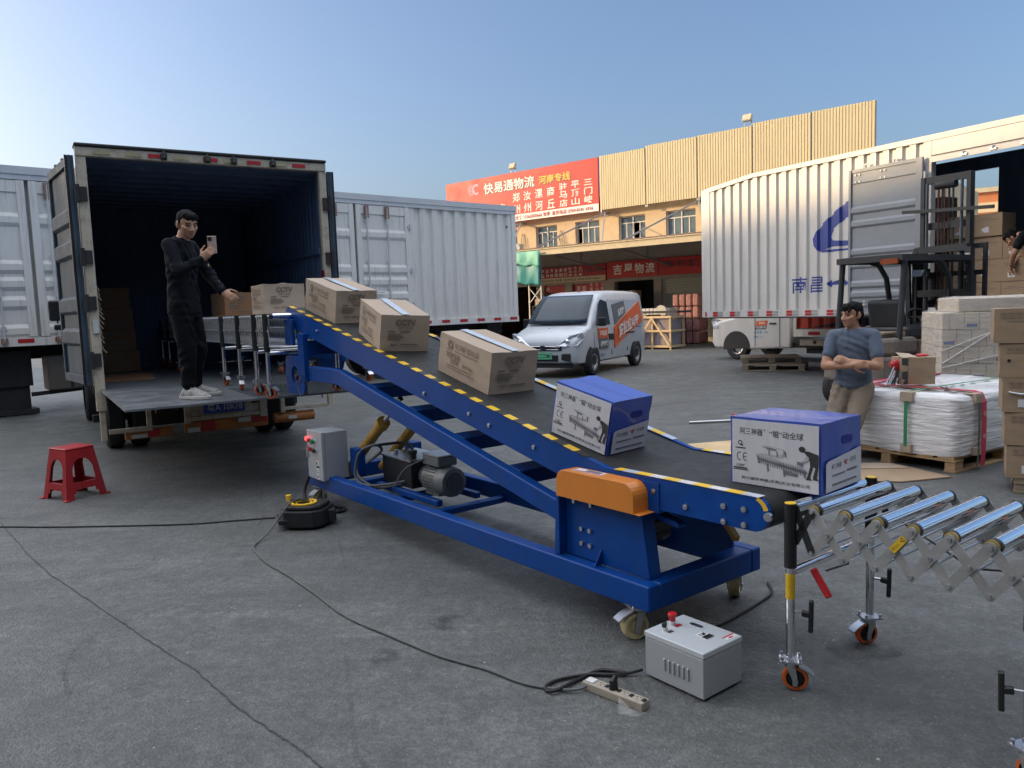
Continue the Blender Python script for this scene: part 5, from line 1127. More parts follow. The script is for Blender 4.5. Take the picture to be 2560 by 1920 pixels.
def trailer_doors(xc, w_):
    for sg in (-1,1):
        a, b = (xc-w_,xc-.03) if sg < 0 else (xc+.03,xc+w_); mb = MB(); mb.box(a,b,.0,.03,1.35,3.95)
        mb.box(a,a+.12,-.03,-.0005,1.35,3.95); mb.box(b-.12,b,-.03,-.0005,1.35,3.95); mb.box(a+.12,b-.12,-.02,-.0005,3.75,3.95)
        for z in (3.30,2.52,2.24,1.92,1.45):
            mb.prism([(-.0005,z-.12),(-.032,z-.05),(-.032,z+.05),(-.0005,z+.12)],(0,0,0),(0,1,0),(0,0,1),(1,0,0),a+.12,b-.12)
        d_ = mb.build('door', TWHITE2, wt, bevel=.005)
        for f in (.25,.66) if sg < 0 else (.18,.56):
            x = a+(b-a)*f; mb = MB(); mb.cyl((x,-.06,1.3),(x,-.06,3.9),.017,10)
            for z in (1.5,2.1,2.7,3.6): mb.box(x-.04,x+.04,-.06,-.0335,z-.03,z+.03)
            mb.build('lock_bar', TFLANGE, d_)
            mb = MB(); mb.box(x-.05,x+.05,-.075,-.034,3.66,3.93); mb.box(x-.05,x+.05,-.075,-.034,1.24,1.34); mb.build('rusty_keeper', mat('rusty_steel', (.25,.16,.12), .7, var=.4, scale=20), d_)
            if f == (.66 if sg < 0 else .18): 
                mb = MB(); mb.bar((x,-.09,2.02),(x-.36*(1 if sg<0 else -1),-.08,2.0),.03,.025); mb.build('lock_handle', TFLANGE, d_)
        mb = MB(); xe = a if sg < 0 else b
        for z in (1.7,2.5,3.5): mb.box(xe-.06,xe+.06,-.045,-.031,z-.03,z+.03); mb.cyl((xe,-.05,z-.07),(xe,-.05,z+.07),.02,8)
        mb.build('hinge', TFLANGE, d_)
trailer_doors(-4.63,1.43); trailer_doors(-10.85,1.47)
mb = MB(); mb.box(-.2,-.14,-.004,.0,3.62,3.66); mb.build('vent_slot', CHASS, wt)
mb = MB(); mb.box(-13,-.3,.7,.84,.95,1.199); mb.box(-13,-.3,1.6,1.74,.95,1.199); mb.box(-.7,-.2,.3,2.2,.9,1.19); mb.box(-11.6,-10.95,.35,.7,.5,1.1); mb.box(-11.5,-11.0,.4,.65,.1,.5); mb.box(-11.6,-10.9,.3,.75,.02,.1); mb.bar((-11.3,.5,.4),(-11.9,.8,1.1),.05,.05); mb.box(-9.2,-8.3,.3,.8,.55,1.1)
for x in (-9.9,-8,-4,-1.2): mb.box(x,x+.1,.841,1.599,1.0,1.19)
mb.build('chassis', CHASS, wt)
mb = MB(); mb.box(-10.75,-10.2,.15,.6,.40,1.0); mb.build('tool_box', mat('tool_box_brown', (.12,.105,.09), .7, var=.2), wt, bevel=.02)
mb = MB(); mb.bar((-11.0,.3,.35),(-8.6,.3,.45),.05,.07); mb.build('side_guard', CHASS, wt)
for x in (-12.3,-2.2,-3.4):
    for y in (.4,2.0): wheel(wt,(x,y,.5),(0,-1,0),.5,.28,CHASS)
mb = MB(); mb.box(.121,.126,.05,.11,1.42,1.62); mb.box(.1275,.13,-.035,-.02,1.42,1.55); mb.build('end_reflector', RUSTR, wt)

# ------------------------------------------------------------------ box truck with its rear doors open
bx = thing('box_truck', 'box truck with worn cream rear frame, both rear doors folded open', 'truck', TRF.o, TRF.a)
BW, BZ0, BZ1, BLEN = 2.52, .85, 3.24, 3.95
mb = MB(); mb.box(.0,.03,.06,BLEN,BZ0,BZ1); mb.box(BW-.03,BW,.06,BLEN,BZ0,BZ1); mb.box(.031,BW-.031,BLEN-.04,BLEN,BZ0,BZ1); mb.box(.0,BW,.06,BLEN,BZ1,BZ1+.05)
mb.build('cargo_shell', mat('truck_side_blue', (.10,.13,.17), .5, dirt=.3), bx)
mb = MB()   # dark lining with upright ribs
n_ = 26
for x, s_ in ((.032,1),(BW-.032,-1)):
    for i in range(n_): y = .10+i*(BLEN-.2)/n_; mb.box(min(x,x+s_*.02),max(x,x+s_*.02),y,y+.08,BZ0+.001,BZ1-.001)
    mb.box(min(x,x+s_*.012),max(x,x+s_*.012),.07,BLEN-.05,BZ0+.001,BZ1-.001)
for i in range(16): x = .06+i*.15; mb.box(x,x+.08,BLEN-.065,BLEN-.042,BZ0+.001,BZ1-.001)
mb.box(.05,BW-.05,BLEN-.052,BLEN-.041,BZ0,BZ1); mb.box(.05,BW-.05,.07,BLEN-.07,BZ1-.02,BZ1-.001)
for i in range(9): mb.box(.05,BW-.05,.3+i*.4,.36+i*.4,BZ1-.06,BZ1-.021)
for z in (1.62,1.95,2.28): mb.box(BW-.075,BW-.053,.07,BLEN-.1,z,z+.07)
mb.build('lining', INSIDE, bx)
mb = MB(); mb.box(.031,BW-.031,.06,BLEN-.07,BZ0-.06,BZ0-.001); mb.build('cargo_floor', PLATE, bx)
mb = MB(); mb.box(-.05,.045,0,.075,.62,3.24); mb.box(BW-.045,BW+.04,0,.075,.62,3.24); mb.box(-.05,BW+.04,-.01,.085,3.241,3.335); mb.box(-.03,.03,.02,.06,.30,.619); fr = mb.build('rear_frame', CREAM, bx, bevel=.006)
mb = MB(); mb.box(-.055,BW+.045,-.03,.2,3.336,3.37); mb.build('top_gutter', CHASS, bx, bevel=.01)
mb = MB(); mb2 = MB(); mb3 = MB()
for i in range(9):
    x = .12+.255*i+(.04 if i % 3 == 1 else 0)
    (mb if i in (2,4,6,8) else mb2).box(x,x+.15,-.018,-.0105,3.265,3.305)
for x in (.78,1.22,1.50,1.93): mb3.box(x-.03,x+.03,-.06,-.0105,3.25,3.31); mb3.cyl((x,-.06,3.26),(x,-.03,3.33),.018,8)
for k in range(5): mb.box(BW-.06,BW-.046,-.005,.06,1.9+k*.0,2.08)
mb.build('red_marker', RUSTR, fr); mb2.build('amber_marker', mat('amber_marker', (.42,.36,.2), .45, dirt=.4, dscale=12), fr); mb3.build('door_keeper', CHASS, fr)
for z in (2.86,2.22,1.75,1.16):
    mb = MB(); mb.box(-.075,.03,-.03,-.0005,z-.07,z+.07); mb.cyl((-.06,-.03,z-.09),(-.06,-.03,z+.09),.025,10); mb.build('hinge', CHASS, fr)
    mb = MB(); mb.box(BW-.02,BW+.075,-.03,-.0005,z-.07,z+.07); mb.cyl((BW+.06,-.03,z-.09),(BW+.06,-.03,z+.09),.025,10); mb.build('hinge', CHASS, fr)
mb = MB(); mb.box(-.02,.03,-.02,-.0005,1.44,1.58); mb.build('latch_plate', REFW, fr)
def truck_door(side):
    """leaf folded back along the side of the box; its ribbed inside faces outwards"""
    t = MB(); DW, z0, z1 = 1.24, .90, 3.25
    t.box(.0,DW,.0,.022,z0,z1); t.box(0,.10,-.035,-.0005,z0,z1); t.box(DW-.06,DW,-.03,-.0005,z0,z1); t.box(.10,DW-.06,-.03,-.0005,z1-.09,z1); t.box(.10,DW-.06,-.03,-.0005,z0,z0+.09)
    for z in (2.66,2.33,1.74,1.40): t.prism([(-.0005,z-.10),(-.035,z-.065),(-.035,z+.065),(-.0005,z+.10)],(0,0,0),(0,1,0),(0,0,1),(1,0,0),.10,DW-.06)
    o = t.build('door', TGREYB, bx, bevel=.004)
    if side < 0: o.location = (-.085,.03,0); o.rotation_euler = (0,0,R(97)); o.scale = (1,-1,1)
    else: o.location = (BW+.085,.03,0); o.rotation_euler = (0,0,R(84))
    t = MB(); t.box(.012,.028,-.06,-.036,z0,z1); t.box(.045,.06,-.055,-.036,z0,z1); k = t.build('rubber_seal', PBLK, o); return o
TGREYB = mat('blue_grey_door', (.05,.075,.10), .62, spec=.3, var=.15, scale=3, dirt=.3, dirtcol=(.16,.18,.19), dscale=4)
dl = truck_door(-1); truck_door(1)
mb = MB()
for x in (1.05,1.12): 
    for z in (.86,): mb.cyl((x,.01,z-.04),(x,.01,z+.06),.012,8)
for z in (3.25,): mb.box(.5,.56,.0,.02,z,z+.05); mb.box(.9,.96,0,.02,z,z+.05)
mb.build('lock_stub', CHASS, dl)
# tail plate
mb = MB(); mb.box(.0,1.95,-2.30,.055,.832,.85); tpz = mb.build('tail_plate', PLATE, bx)
mb = MB()
for i in range(24):
    for j in range(26): 
        x, y = 1.05+.037*i, -2.25+.045*j
        if (i+j) % 2 == 0: mb.bar((x-.011,y-.011,.852),(x+.011,y+.011,.852),.006,.004)
        else: mb.bar((x-.011,y+.011,.852),(x+.011,y-.011,.852),.006,.004)
mb.build('tread_pattern', PLATE, tpz)
mb = MB(); mb.bar((.5,-.9,.82),(.55,.2,.55),.05,.06); mb.bar((1.6,-.9,.82),(1.55,.2,.55),.05,.06); mb.build('support_arm', CHASS, tpz)
# underside, bumper, number plate, wheels
mb = MB(); mb.box(.75,.85,.1,5.3,.55,.79); mb.box(1.65,1.75,.1,5.3,.55,.79); mb.box(.0,BW,.3,.36,.70,.79); mb.box(.851,1.649,1.5,1.7,.5,.75); mb.box(.0,BW,1.6,1.68,.33,.42)
for i in range(8): mb.box(.02,BW-.02,.6+i*.42,.66+i*.42,.70,.789)
mb.box(1.85,2.2,2.0,2.7,.45,.8); mb.box(.2,.6,2.4,3.0,.45,.8); mb.box(.5,2.0,.55,.6,.35,.8); mb.build('chassis', CHASS, bx)
mb = MB(); mb.box(.20,.68,.08,.14,.28,.38); mb.box(.80,1.72,.08,.14,.28,.41); mb.cyl((1.80,.11,.35),(2.27,.11,.35),.062,14); bp = mb.build('bumper', RUSTO, bx, bevel=.008)
mb = MB(); mb.box(.26,.42,.074,.0795,.29,.33); mb.box(.83,.96,.074,.0795,.29,.34); mb.box(1.38,1.52,.074,.0795,.35,.405); mb.box(1.95,2.05,.042,.047,.33,.37); mb.build('white_stripe', REFW, bp)
mb = MB(); mb.box(.42,.54,.074,.0795,.29,.375); mb.box(.97,1.12,.074,.0795,.29,.40); mb.box(1.53,1.71,.074,.0795,.33,.40); mb.build('red_stripe', RUSTR, bp)
mb = MB(); mb.box(.80,.86,.02,.07,.40,.80); mb.box(1.62,1.70,.02,.07,.40,.80); mb.box(.861,1.619,.03,.06,.42,.47); mb.box(.861,1.619,.045,.06,.471,.80); mb.build('plate_bracket', CREAM, bx, bevel=.004); mb = MB(); mb.box(.42,.47,.05,.1,.36,.8); mb.box(.05,.42,.05,.1,.36,.41); mb.build('bumper_bracket', CREAM, bx, bevel=.004)
mb = MB(); mb.box(1.0,1.45,.022,.03,.485,.625); lp = mb.build('number_plate', PLBLUE, bx, bevel=.004)
mb = MB(); mb.text('粤A 10KF8',(1.235,.0215,.553),(1,0,0),(0,0,1),h=.09,w=.38,bold=.01,off=.001); mb.build('lettering', REFW, lp)
mb = MB(); mb.box(1.86,1.91,.02,.07,.42,.80); mb.box(2.44,2.50,.02,.07,.46,.82); mb.box(1.911,2.439,.03,.06,.44,.48); mb.build('lamp_bracket', CREAM, bx, bevel=.004)
mb = MB(); mb.box(1.93,2.42,.06,.1,.66,.79); mb.build('tail_lamp', mat('dull_red_lamp', (.16,.015,.03), .35), bx)
mb = MB(); mb.tube([(2.05,.03,.68),(2.07,.02,.6),(2.14,.02,.59),(2.2,.03,.66)],.006,6); mb.box(2.16,2.28,.02,.05,.60,.65); mb.tube([(2.36,.03,.68),(2.37,.03,.55)],.008,6); mb.build('wiring', CHASS, bx)
for x in (.22,.50,2.04,2.30): wheel(bx,(x,1.62,.39),(-1 if x < 1 else 1,0,0),.39,.2,CHASS)
mb = MB(); mb.box(.1,2.42,4.12,5.55,.85,2.35); mb.box(.2,2.32,5.551,5.6,.6,1.4); mb.build('cab', mat('truck_cab_blue', (.05,.09,.2), .35), bx, bevel=.08, seg=3)
for x in (.2,2.3): wheel(bx,(x,4.9,.39),(-1 if x < 1 else 1,0,0),.39,.2,CHASS)
mb = MB(); mb.tbox(Matrix.Translation((-.18,4.2,1.745)),.24,.06,.30); mr = mb.build('mirror', PBLK, bx, bevel=.025, seg=2)
mb = MB(); mb.tube([(-.1,4.2,1.9),(-.05,4.2,1.96),(.1,4.2,1.98)],.012,6); mb.tube([(-.2,4.2,1.6),(-.2,4.2,1.56)],.012,6); mb.tube([(-.16,4.2,1.46),(-.1,4.2,1.38),(.1,4.2,1.3)],.015,6); mb.build('mirror_arm', PBLK, mr)
mb = MB(); mb.tbox(Matrix.Translation((-.15,4.2,1.5)),.2,.08,.08); mb.build('lower_mirror', PBLK, mr, bevel=.02, seg=2); mb = MB(); mb.cyl((-.12,4.155,1.515),(-.12,4.16,1.515),.024,12); mb.build('marker_lamp', LAMPON, mr)
# the pile of cartons in the truck and a flattened one
for j, nl in enumerate(('lowest','second lowest','second highest','topmost')):
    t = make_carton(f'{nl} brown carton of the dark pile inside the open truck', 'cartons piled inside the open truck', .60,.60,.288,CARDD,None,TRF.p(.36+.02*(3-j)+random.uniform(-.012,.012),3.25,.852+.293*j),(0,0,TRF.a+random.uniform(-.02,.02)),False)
    mb = MB()
    for z, a, b in ((.22,-.2,.12),(.16,-.22,-.05),(.10,-.1,.2),(.05,.0,.2)): mb.box(a,b,-.3065,-.306,z,z+.014)
    mb.build('print', FINK, t)
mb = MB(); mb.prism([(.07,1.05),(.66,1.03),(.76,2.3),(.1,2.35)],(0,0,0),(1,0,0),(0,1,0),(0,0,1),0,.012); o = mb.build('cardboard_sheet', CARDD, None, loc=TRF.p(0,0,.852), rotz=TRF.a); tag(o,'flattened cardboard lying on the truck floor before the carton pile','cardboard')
mb = MB(); 
for i in range(14): 
    z = 1.95-.05*i; a = random.uniform(-.03,.03); mb.bar((.035,.09+a,z),(.07+random.uniform(-.02,.03),.10+a,z-.07),.03,.012)
o = mb.build('strap_bundle', WOODG, None, loc=TRF.o, rotz=TRF.a); tag(o,'bundle of worn straps hanging inside the left post of the truck','strap')
RIMS = mat('painted_rim', (.42,.42,.42), .45, .3, var=.1)
# ------------------------------------------------------------------ van (local x forward, y left, z up)
def loft_van(root, paint):
    # stations: x, z bottom, z belt, z top, half widths at bottom / belt / top
    S = [(2.08,.34,.66,.74,.66,.70,.66),(2.02,.28,.78,.88,.74,.78,.72),(1.88,.26,.88,.98,.79,.82,.74),(1.60,.25,.98,1.06,.81,.83,.75),(1.36,.25,1.02,1.12,.82,.84,.76),
         (.98,.25,1.04,1.56,.82,.84,.72),(.66,.25,1.04,1.80,.82,.84,.71),(.30,.25,1.04,1.88,.82,.84,.70),(-.6,.25,1.04,1.90,.82,.84,.70),(-1.6,.25,1.04,1.89,.82,.84,.70),(-2.02,.27,1.04,1.86,.82,.83,.69),(-2.10,.33,1.02,1.78,.80,.81,.67)]
    rings = []
    for x, zb_, zm, zt, wb, wm, wt_ in S:
        half = [(0,zb_),(wb*.8,zb_),(wb,zb_+.06),(wm,(zb_+zm)/2),(wm,zm)]
        if zt-zm > .3: half += [(wm-(wm-wt_)*.45,zm+(zt-zm)*.5),(wt_+.02,zt-.10),(wt_-.05,zt-.035),(wt_*.6,zt-.004),(0,zt)]
        else: half += [(wm-.005,zm+.02),(wt_+.03,zt-.03),(wt_-.02,zt-.012),(wt_*.6,zt),(0,zt+.005)]
        rings.append([(x,y,z) for y, z in half]+[(x,-y,z) for y, z in half[-2:0:-1]])
    n = len(rings[0]); vs = [v for r in rings for v in r]; mb = MB()
    fs = [(i*n+k,(i+1)*n+k,(i+1)*n+(k+1)%n,i*n+(k+1)%n) for i in range(len(rings)-1) for k in range(n)]
    mb.add(vs, fs, 0, True); mb.add(vs, [tuple(range(n)), tuple(range((len(rings)-1)*n,len(rings)*n))[::-1]], 0, False)
    return mb.build('body', paint, root, angle=40, weld=True)
def van(loc, rz, label, paint, livery, plate=('', GREENP), group=None):
    t = thing('van', label, 'van', loc, rz, group); b = loft_van(t, paint)
    ws = lambda f, o=.012: None
    # windscreen laid on the raked front
    def quadgrid(P, nu=6, nv=4): pass
    mb = MB(); A = [(1.345,.70,1.155),(1.345,-.70,1.155),(.70,-.615,1.755),(.70,.615,1.755)]
    vs = []
    for j in range(9):
        f = j/8; x = 1.345+(.70-1.345)*f; z = 1.155+(1.765-1.155)*f+.055*math.sin(math.pi*f); w_ = .735-.095*f
        for i in range(9): u = -1+i/4; vs.append((x+.035+.05*(1-u*u), u*w_, z+.02))
    mb.add(vs,[(j*9+i,j*9+i+1,(j+1)*9+i+1,(j+1)*9+i) for j in range(8) for i in range(8)],0,True); md = mb.build('windscreen', GLASS, t); q = md.modifiers.new('s','SOLIDIFY'); q.thickness = .02; q.offset = 0
    mb = MB(); mb.tube([(1.43,.45,1.185),(1.33,.15,1.25)],.008,6); mb.tube([(1.45,-.05,1.185),(1.36,-.5,1.24)],.008,6); mb.build('wiper', PBLK, t)
    for sg in (1,-1):
        yb, yt = .845*sg, .745*sg
        def side(P, m, nm_, off=.012, parent=t):
            mb = MB(); vs = []
            for x, z in P:
                k = max(0,(z-1.04)/.74); y = .84-(.84-.72)*k; vs.append((x,sg*(y+off),z))
            n = len(vs); vs += [(x,y-sg*.02,z) for x, y, z in vs]
            mb.add(vs,[tuple(range(n)),tuple(range(n,2*n))[::-1]]+[(i,(i+1)%n,n+(i+1)%n,n+i) for i in range(n)]); return mb.build(nm_, m, parent)
        side([(1.10,1.10),(.28,1.10),(.28,1.62),(.62,1.68),(.78,1.58)], GLASS, 'side_window')
        wm = paint if livery else GLASS
        side([(.12,1.12),(-.75,1.12),(-.75,1.66),(.12,1.66)], wm, 'side_window', .006); side([(-.85,1.12),(-1.85,1.12),(-1.72,1.64),(-.85,1.66)], wm, 'side_window', .006)
        mb = MB()
        for P in ([(.20,.40),(.205,1.68)],[(-.80,.42),(-.805,1.68)],[(1.22,.95),(1.20,.45)],[(-.80,.98),(-1.75,.98)]):
            mb.bar((P[0][0],sg*.838,P[0][1]) if P[0][1] < 1.05 else (P[0][0],sg*.8,P[0][1]), (P[1][0],sg*(.838 if P[1][1] < 1.05 else .74),P[1][1]), .012, .012)
        mb.build('door_gap', CHASS, t)
        for x in (1.28,-1.38):
            mb = MB(); P = [(x+.375*math.cos(R(a)), .30+.385*math.sin(R(a))) for a in range(-8,189,14)]; 
            mb.prism(P,(0,0,0),(1,0,0),(0,0,1),(0,1,0),sg*.60 if sg > 0 else -.838,.838 if sg > 0 else -.60); mb.build('wheel_arch', CHASS, t)
            wheel(t,(x,sg*.79,.30),(0,sg,0),.30,.175,RIMS,.64)
        mb = MB(); mb.tbox(Matrix.Translation((1.02,sg*.96,1.18)),.10,.17,.20); mb.bar((1.04,sg*.83,1.12),(1.02,sg*.93,1.14),.05,.05); mb.build('mirror', PBLK, t, bevel=.03, seg=2)
        # headlamp
        mb = MB(); P = [(2.115,.34,.70),(2.10,.55,.69),(2.03,.80,.70),(1.80,.88,.86),(1.74,.88,.96),(1.90,.845,.97),(2.05,.66,.92)]
        mb.add([(x+.012,sg*y+sg*.012,z) for x, y, z in P]+[(x-.05,sg*(y-.05),z) for x, y, z in P],[tuple(range(7)) if sg < 0 else tuple(range(7))[::-1]]+[(i,(i+1)%7,7+(i+1)%7,7+i) for i in range(7)]); hl = mb.build('headlamp', LAMP, t)
        mb = MB(); mb.sphere((2.055,sg*.58,.79),.062,12); mb.sphere((1.97,sg*.73,.80),.06,12); mb.build('lens', CHR, hl)
        mb = MB(); mb.tbox(Matrix.Translation((2.075,sg*.54,.455)) @ Matrix.Rotation(R(-14*sg),4,'Z'),.06,.26,.16); mb.build('fog_recess', PBLK, t, bevel=.02)
        side([(.40,.88),(.14,.88),(.10,.74),(.36,.74)], PBLK, 'door_handle', .02)
        if not livery: continue
        if sg > 0:   # side seen in the photograph
            side([(.02,1.55),(-.78,1.64),(-.78,1.34),(.02,1.08)], VGRY, 'livery_grey', .020)
            og_ = side([(.08,1.02),(-.80,1.32),(-1.80,1.62),(-1.86,1.12),(-.8,.84),(-.45,.72),(.06,.54)], VORG, 'livery_orange', .024)
            xd = Vector((-1,0,.0)); up = Vector((0,-.15,1))
            def wr(txt, x, z, h, w_, sl_, m, par, nm_, off):
                k = max(0,(z-1.04)/.74); y = .84-(.14)*k; mb = MB(); a = Vector((-1,0,sl_)).normalized(); mb.text(txt,(x,sg*(y+off),z),a,(0,-.17 if z > 1.1 else -.08,1),h=h,w=w_,bold=.03,off=0,shear=.2); mb.build(nm_, m, par)
            wr('拉货就找',-.42,1.375,.17,.54,.22,SWHT,t,'lettering',.034)
            wr('货拉拉APP',-.80,1.06,.30,1.35,.22,SWHT,t,'lettering',.050)
            side([(1.02,1.03),(.46,1.03),(.44,.80),(1.0,.80)], VORG, 'door_sticker', .016); side([(.98,.795),(.44,.795),(.44,.56),(.96,.56)], VGRY, 'door_sticker', .016)
            wr('租车拉货',.73,.915,.12,.40,0,SWHT,t,'lettering',.022); wr('后勤护驾',.70,.68,.12,.40,0,SWHT,t,'lettering',.022)
            wr('核载 2人',.74,.42,.07,.30,0,TINK,t,'lettering',.006)
            mb = MB(); mb.bar((-.62,.853,.86),(-1.25,.853,.86),.02,.03); mb.build('sliding_rail', CHASS, t)
    mb = MB(); mb.box(2.085,2.10,-.42,.42,.66,.70); mb.box(2.085,2.10,-.40,.40,.60,.63); mb.build('grille_bar', CHR, t, bevel=.006); mb = MB(); mb.box(2.07,2.088,-.45,.45,.59,.71); g_ = mb.build('grille', PBLK, t)
    mb = MB(); P = [(.075*math.cos(2*math.pi*i/18),.042*math.sin(2*math.pi*i/18)) for i in range(18)]; mb.prism(P,(2.10,0,.67),(0,1,0),(0,0,1),(1,0,0),0,.015); mb.text('≡',(2.118,0,.67),(0,1,0),(0,0,1),h=.03,off=.001); mb.build('badge', CHR, g_)
    mb = MB(); mb.box(2.02,2.095,-.36,.36,.36,.50); mb.build('air_intake', PBLK, t, bevel=.01); mb = MB(); mb.box(1.95,2.10,-.68,.68,.225,.30); mb.box(2.06,2.112,-.70,.70,.305,.345); mb.build('bumper_lip', PBLK, t, bevel=.015)
    mb = MB(); mb.box(2.10,2.112,-.22,.22,.41,.55); pl = mb.build('number_plate', plate[1], t)
    if plate[0]: mb = MB(); mb.text(plate[0],(2.1135,0,.48),(0,1,0),(0,0,1),h=.08,w=.38,off=0); mb.build('lettering', INK, pl)
    mb = MB(); mb.box(-2.02,-1.6,-.68,.68,.26,.44); mb.build('rear_bumper', paint, t, bevel=.03)
    mb = MB(); mb.sphere((1.75,.0,1.075),(.012,.012,.012),8); mb.sphere((.35,.1,1.885),(.05,.03,.012),8); mb.tbox(Matrix.Translation((-1.75,-.1,1.90)),.16,.2,.06); mb.build('roof_fittings', PBLK if livery else paint, t, bevel=.01)
    return t
vd = Vector((-.50,-.87,0)).normalized()   # heading of the van (towards the yard)
va = math.atan2(vd.y, vd.x); vw = Vector((1.80,17.2,0))   # ground contact of the nearer front wheel
vm = Matrix.Rotation(va,4,'Z'); vloc = vw - vm @ Vector((1.28,.80,0))
van(vloc, va, 'silver delivery van with orange and grey lettering on its side', SILVER, True, ('D', GREENP))
gd = math.atan2(-.93,-.36); van((8.3,27.6,0), gd, 'pearl white van in the sun whose nose shows below the container', GOLDW, False, ('', PLBLUE))

# ------------------------------------------------------------------ light truck seen under the container
LTF = Frame(6.0,20.33,math.degrees(math.atan2(.80,-.60)))   # local x forward, y left; near front wheel at origin
lt = thing('light_truck', 'white light truck with red cargo box standing behind the container', 'truck', LTF.o, LTF.a)
mb = MB()
P = [(.72,.30),(.80,.45),(.78,.78),(.70,.98),(.1,1.10),(-.25,1.55),(-.55,1.82),(-1.55,1.85),(-1.62,1.0),(-1.6,.33),(-.45,.28)]
mb.prism(P,(0,0,0),(1,0,0),(0,0,1),(0,1,0),-1.5,.10); cbx = mb.build('cab', TWHITE, lt, bevel=.06, seg=3)
mb = MB(); mb.prism([(.42*math.cos(R(a)),.33+.42*math.sin(R(a))) for a in range(-10,191,12)],(0,0,0),(1,0,0),(0,0,1),(0,1,0),-.25,.104); mb.build('wheel_arch', CHASS, lt)
wheel(lt,(0,0,.345),(0,1,0),.345,.2,STL); wheel(lt,(0,-1.45,.345),(0,-1,0),.345,.2,STL)
mb = MB(); mb.box(-.58,-.565,.101,.106,.35,1.2); mb.box(-1.3,-1.285,.101,.106,.35,1.2); mb.build('door_gap', CHASS, lt)
mb = MB(); mb.prism([(-.2,1.16),(-.58,1.62),(-1.25,1.66),(-1.25,1.16)],(0,0,0),(1,0,0),(0,0,1),(0,1,0),.1005,.108); mb.build('side_window', GLASS, lt)
mb = MB(); mb.box(-1.2,-1.0,.1005,.125,.92,.96); mb.build('door_handle', PBLK, lt, bevel=.01)
mb = MB(); mb.box(.55,.76,.02,.112,.80,.92); mb.build('headlamp', LAMP, lt, bevel=.02)
mb = MB(); mb.prism([(-.62,1.0),(-.95,1.02),(-.92,.90),(-.60,.88)],(0,0,0),(1,0,0),(0,0,1),(0,1,0),.1005,.106); mb.build('red_sticker', VORG, lt); mb = MB(); mb.prism([(-.60,.875),(-.92,.895),(-.9,.80),(-.58,.79)],(0,0,0),(1,0,0),(0,0,1),(0,1,0),.1005,.106); mb.build('dark_sticker', VGRY, lt)
mb = MB(); mb.text('线上招商下单',(-.75,.1065,.845),(-1,0,.02),(0,0,1),h=.06,w=.28,off=.001); mb.text('货拉拉',(-.78,.1065,.955),(-1,0,.02),(0,0,1),h=.06,w=.18,off=.001); mb.build('lettering', SWHT, lt)
mb = MB(); mb.text('总质量 1700',(-.75,.1005,.72),(-1,0,0),(0,0,1),h=.07,w=.42,off=.002); mb.text('核载 2人',(-.68,.1005,.60),(-1,0,0),(0,0,1),h=.06,w=.28,off=.002); mb.build('lettering', mat('sky_blue_print', (.12,.34,.55), .5), lt)
mb = MB(); mb.box(-6,-1.5,-.1,.0,.34,.46); mb.box(-6,-1.5,-1.35,-1.25,.34,.46); mb.box(-2.6,-1.9,-.6,-.1,.2,.34); mb.build('chassis', CHASS, lt)
mb = MB(); mb.box(-5.5,-1.8,.005,.03,.40,.56); fr_ = mb.build('frame_rail', BEIGE, lt); mb = MB()
for x in (-2.2,-2.5,-3.2,-3.5): mb.cyl((x,.031,.48),(x,.034,.48),.05,12)
mb.build('rail_holes', PBLK, fr_)
RCORR = corr_profile(-6,-1.75,.28,.04); mb = MB(); corr_wall(mb, RCORR, .12, .82, 2.6, 0, -1); mb.build('cargo_side', mat('cargo_red', (.52,.06,.03), .5, var=.1), lt)
mb = MB(); vs, fs = triangulate([[(-2.1,.84),(-2.3,.84),(-3.4,.86),(-4.6,.88),(-4.6,1.35),(-3.9,1.22),(-3.2,1.02),(-2.6,.92)]])
drape(mb, vs, fs, [(x,-d) for x, d in RCORR], .12, .004); mb.build('dark_swoosh', SDARK, lt)
mb = MB(); gv, gf = glyphs('联运物流', .03); xs = [v[0] for v in gv]; ys = [v[1] for v in gv]
vs = [(-3.2-(x-min(xs))*1.1/(max(xs)-min(xs)), .90+(y-min(ys))*.2/(max(ys)-min(ys))) for x, y in gv]; 
mb = MB(); mb.box(-6,-1.7,-1.5,.14,.62,.80); mb.box(-1.78,-1.70,.0,.15,.801,2.6); mb.box(-6,-1.72,-1.5,.04,.801,2.6); mb.build('cargo_bed', TWHITE2, lt); mb = MB()
for x in (-2.1,-2.8,-4.2): mb.box(x-.3,x,.141,.146,.66,.74)
mb.build('reflector_strip', RUSTR, lt)
for x in (-4.3,): 
    for y in (-.05,-1.35): wheel(lt,(x,y,.345),(0,1 if y > -.5 else -1,0),.345,.2,STL)

# ------------------------------------------------------------------ forklift (local x towards the container, y left)
fk = thing('forklift', 'worn forklift with raised black mast between the container and the pallets', 'forklift', FKF.o, FKF.a)
mb = MB(); P = [(-2.10,-.30),(-2.04,-.46),(-1.85,-.53),(-1.35,-.53),(-1.35,.53),(-1.85,.53),(-2.04,.46),(-2.10,.30)]
mb.prism(P,(0,0,0),(1,0,0),(0,1,0),(0,0,1),.38,.74); mb.prism([(x*.985-.03 if x < -1.5 else x, y*.96) for x, y in P],(0,0,0),(1,0,0),(0,1,0),(0,0,1),.745,.98); cw_ = mb.build('counterweight', BROWNG, fk, bevel=.05, seg=2)
mb = MB(); mb.box(-2.12,-2.08,-.12,.12,.45,.62); mb.build('tow_recess', CHASS, cw_, bevel=.01)
mb = MB(); mb.box(-1.345,-.35,-.50,.50,.40,.93); mb.box(-1.3,-.3,-.53,-.5005,.32,.62); mb.build('body', BROWNF, fk, bevel=.04, seg=2)
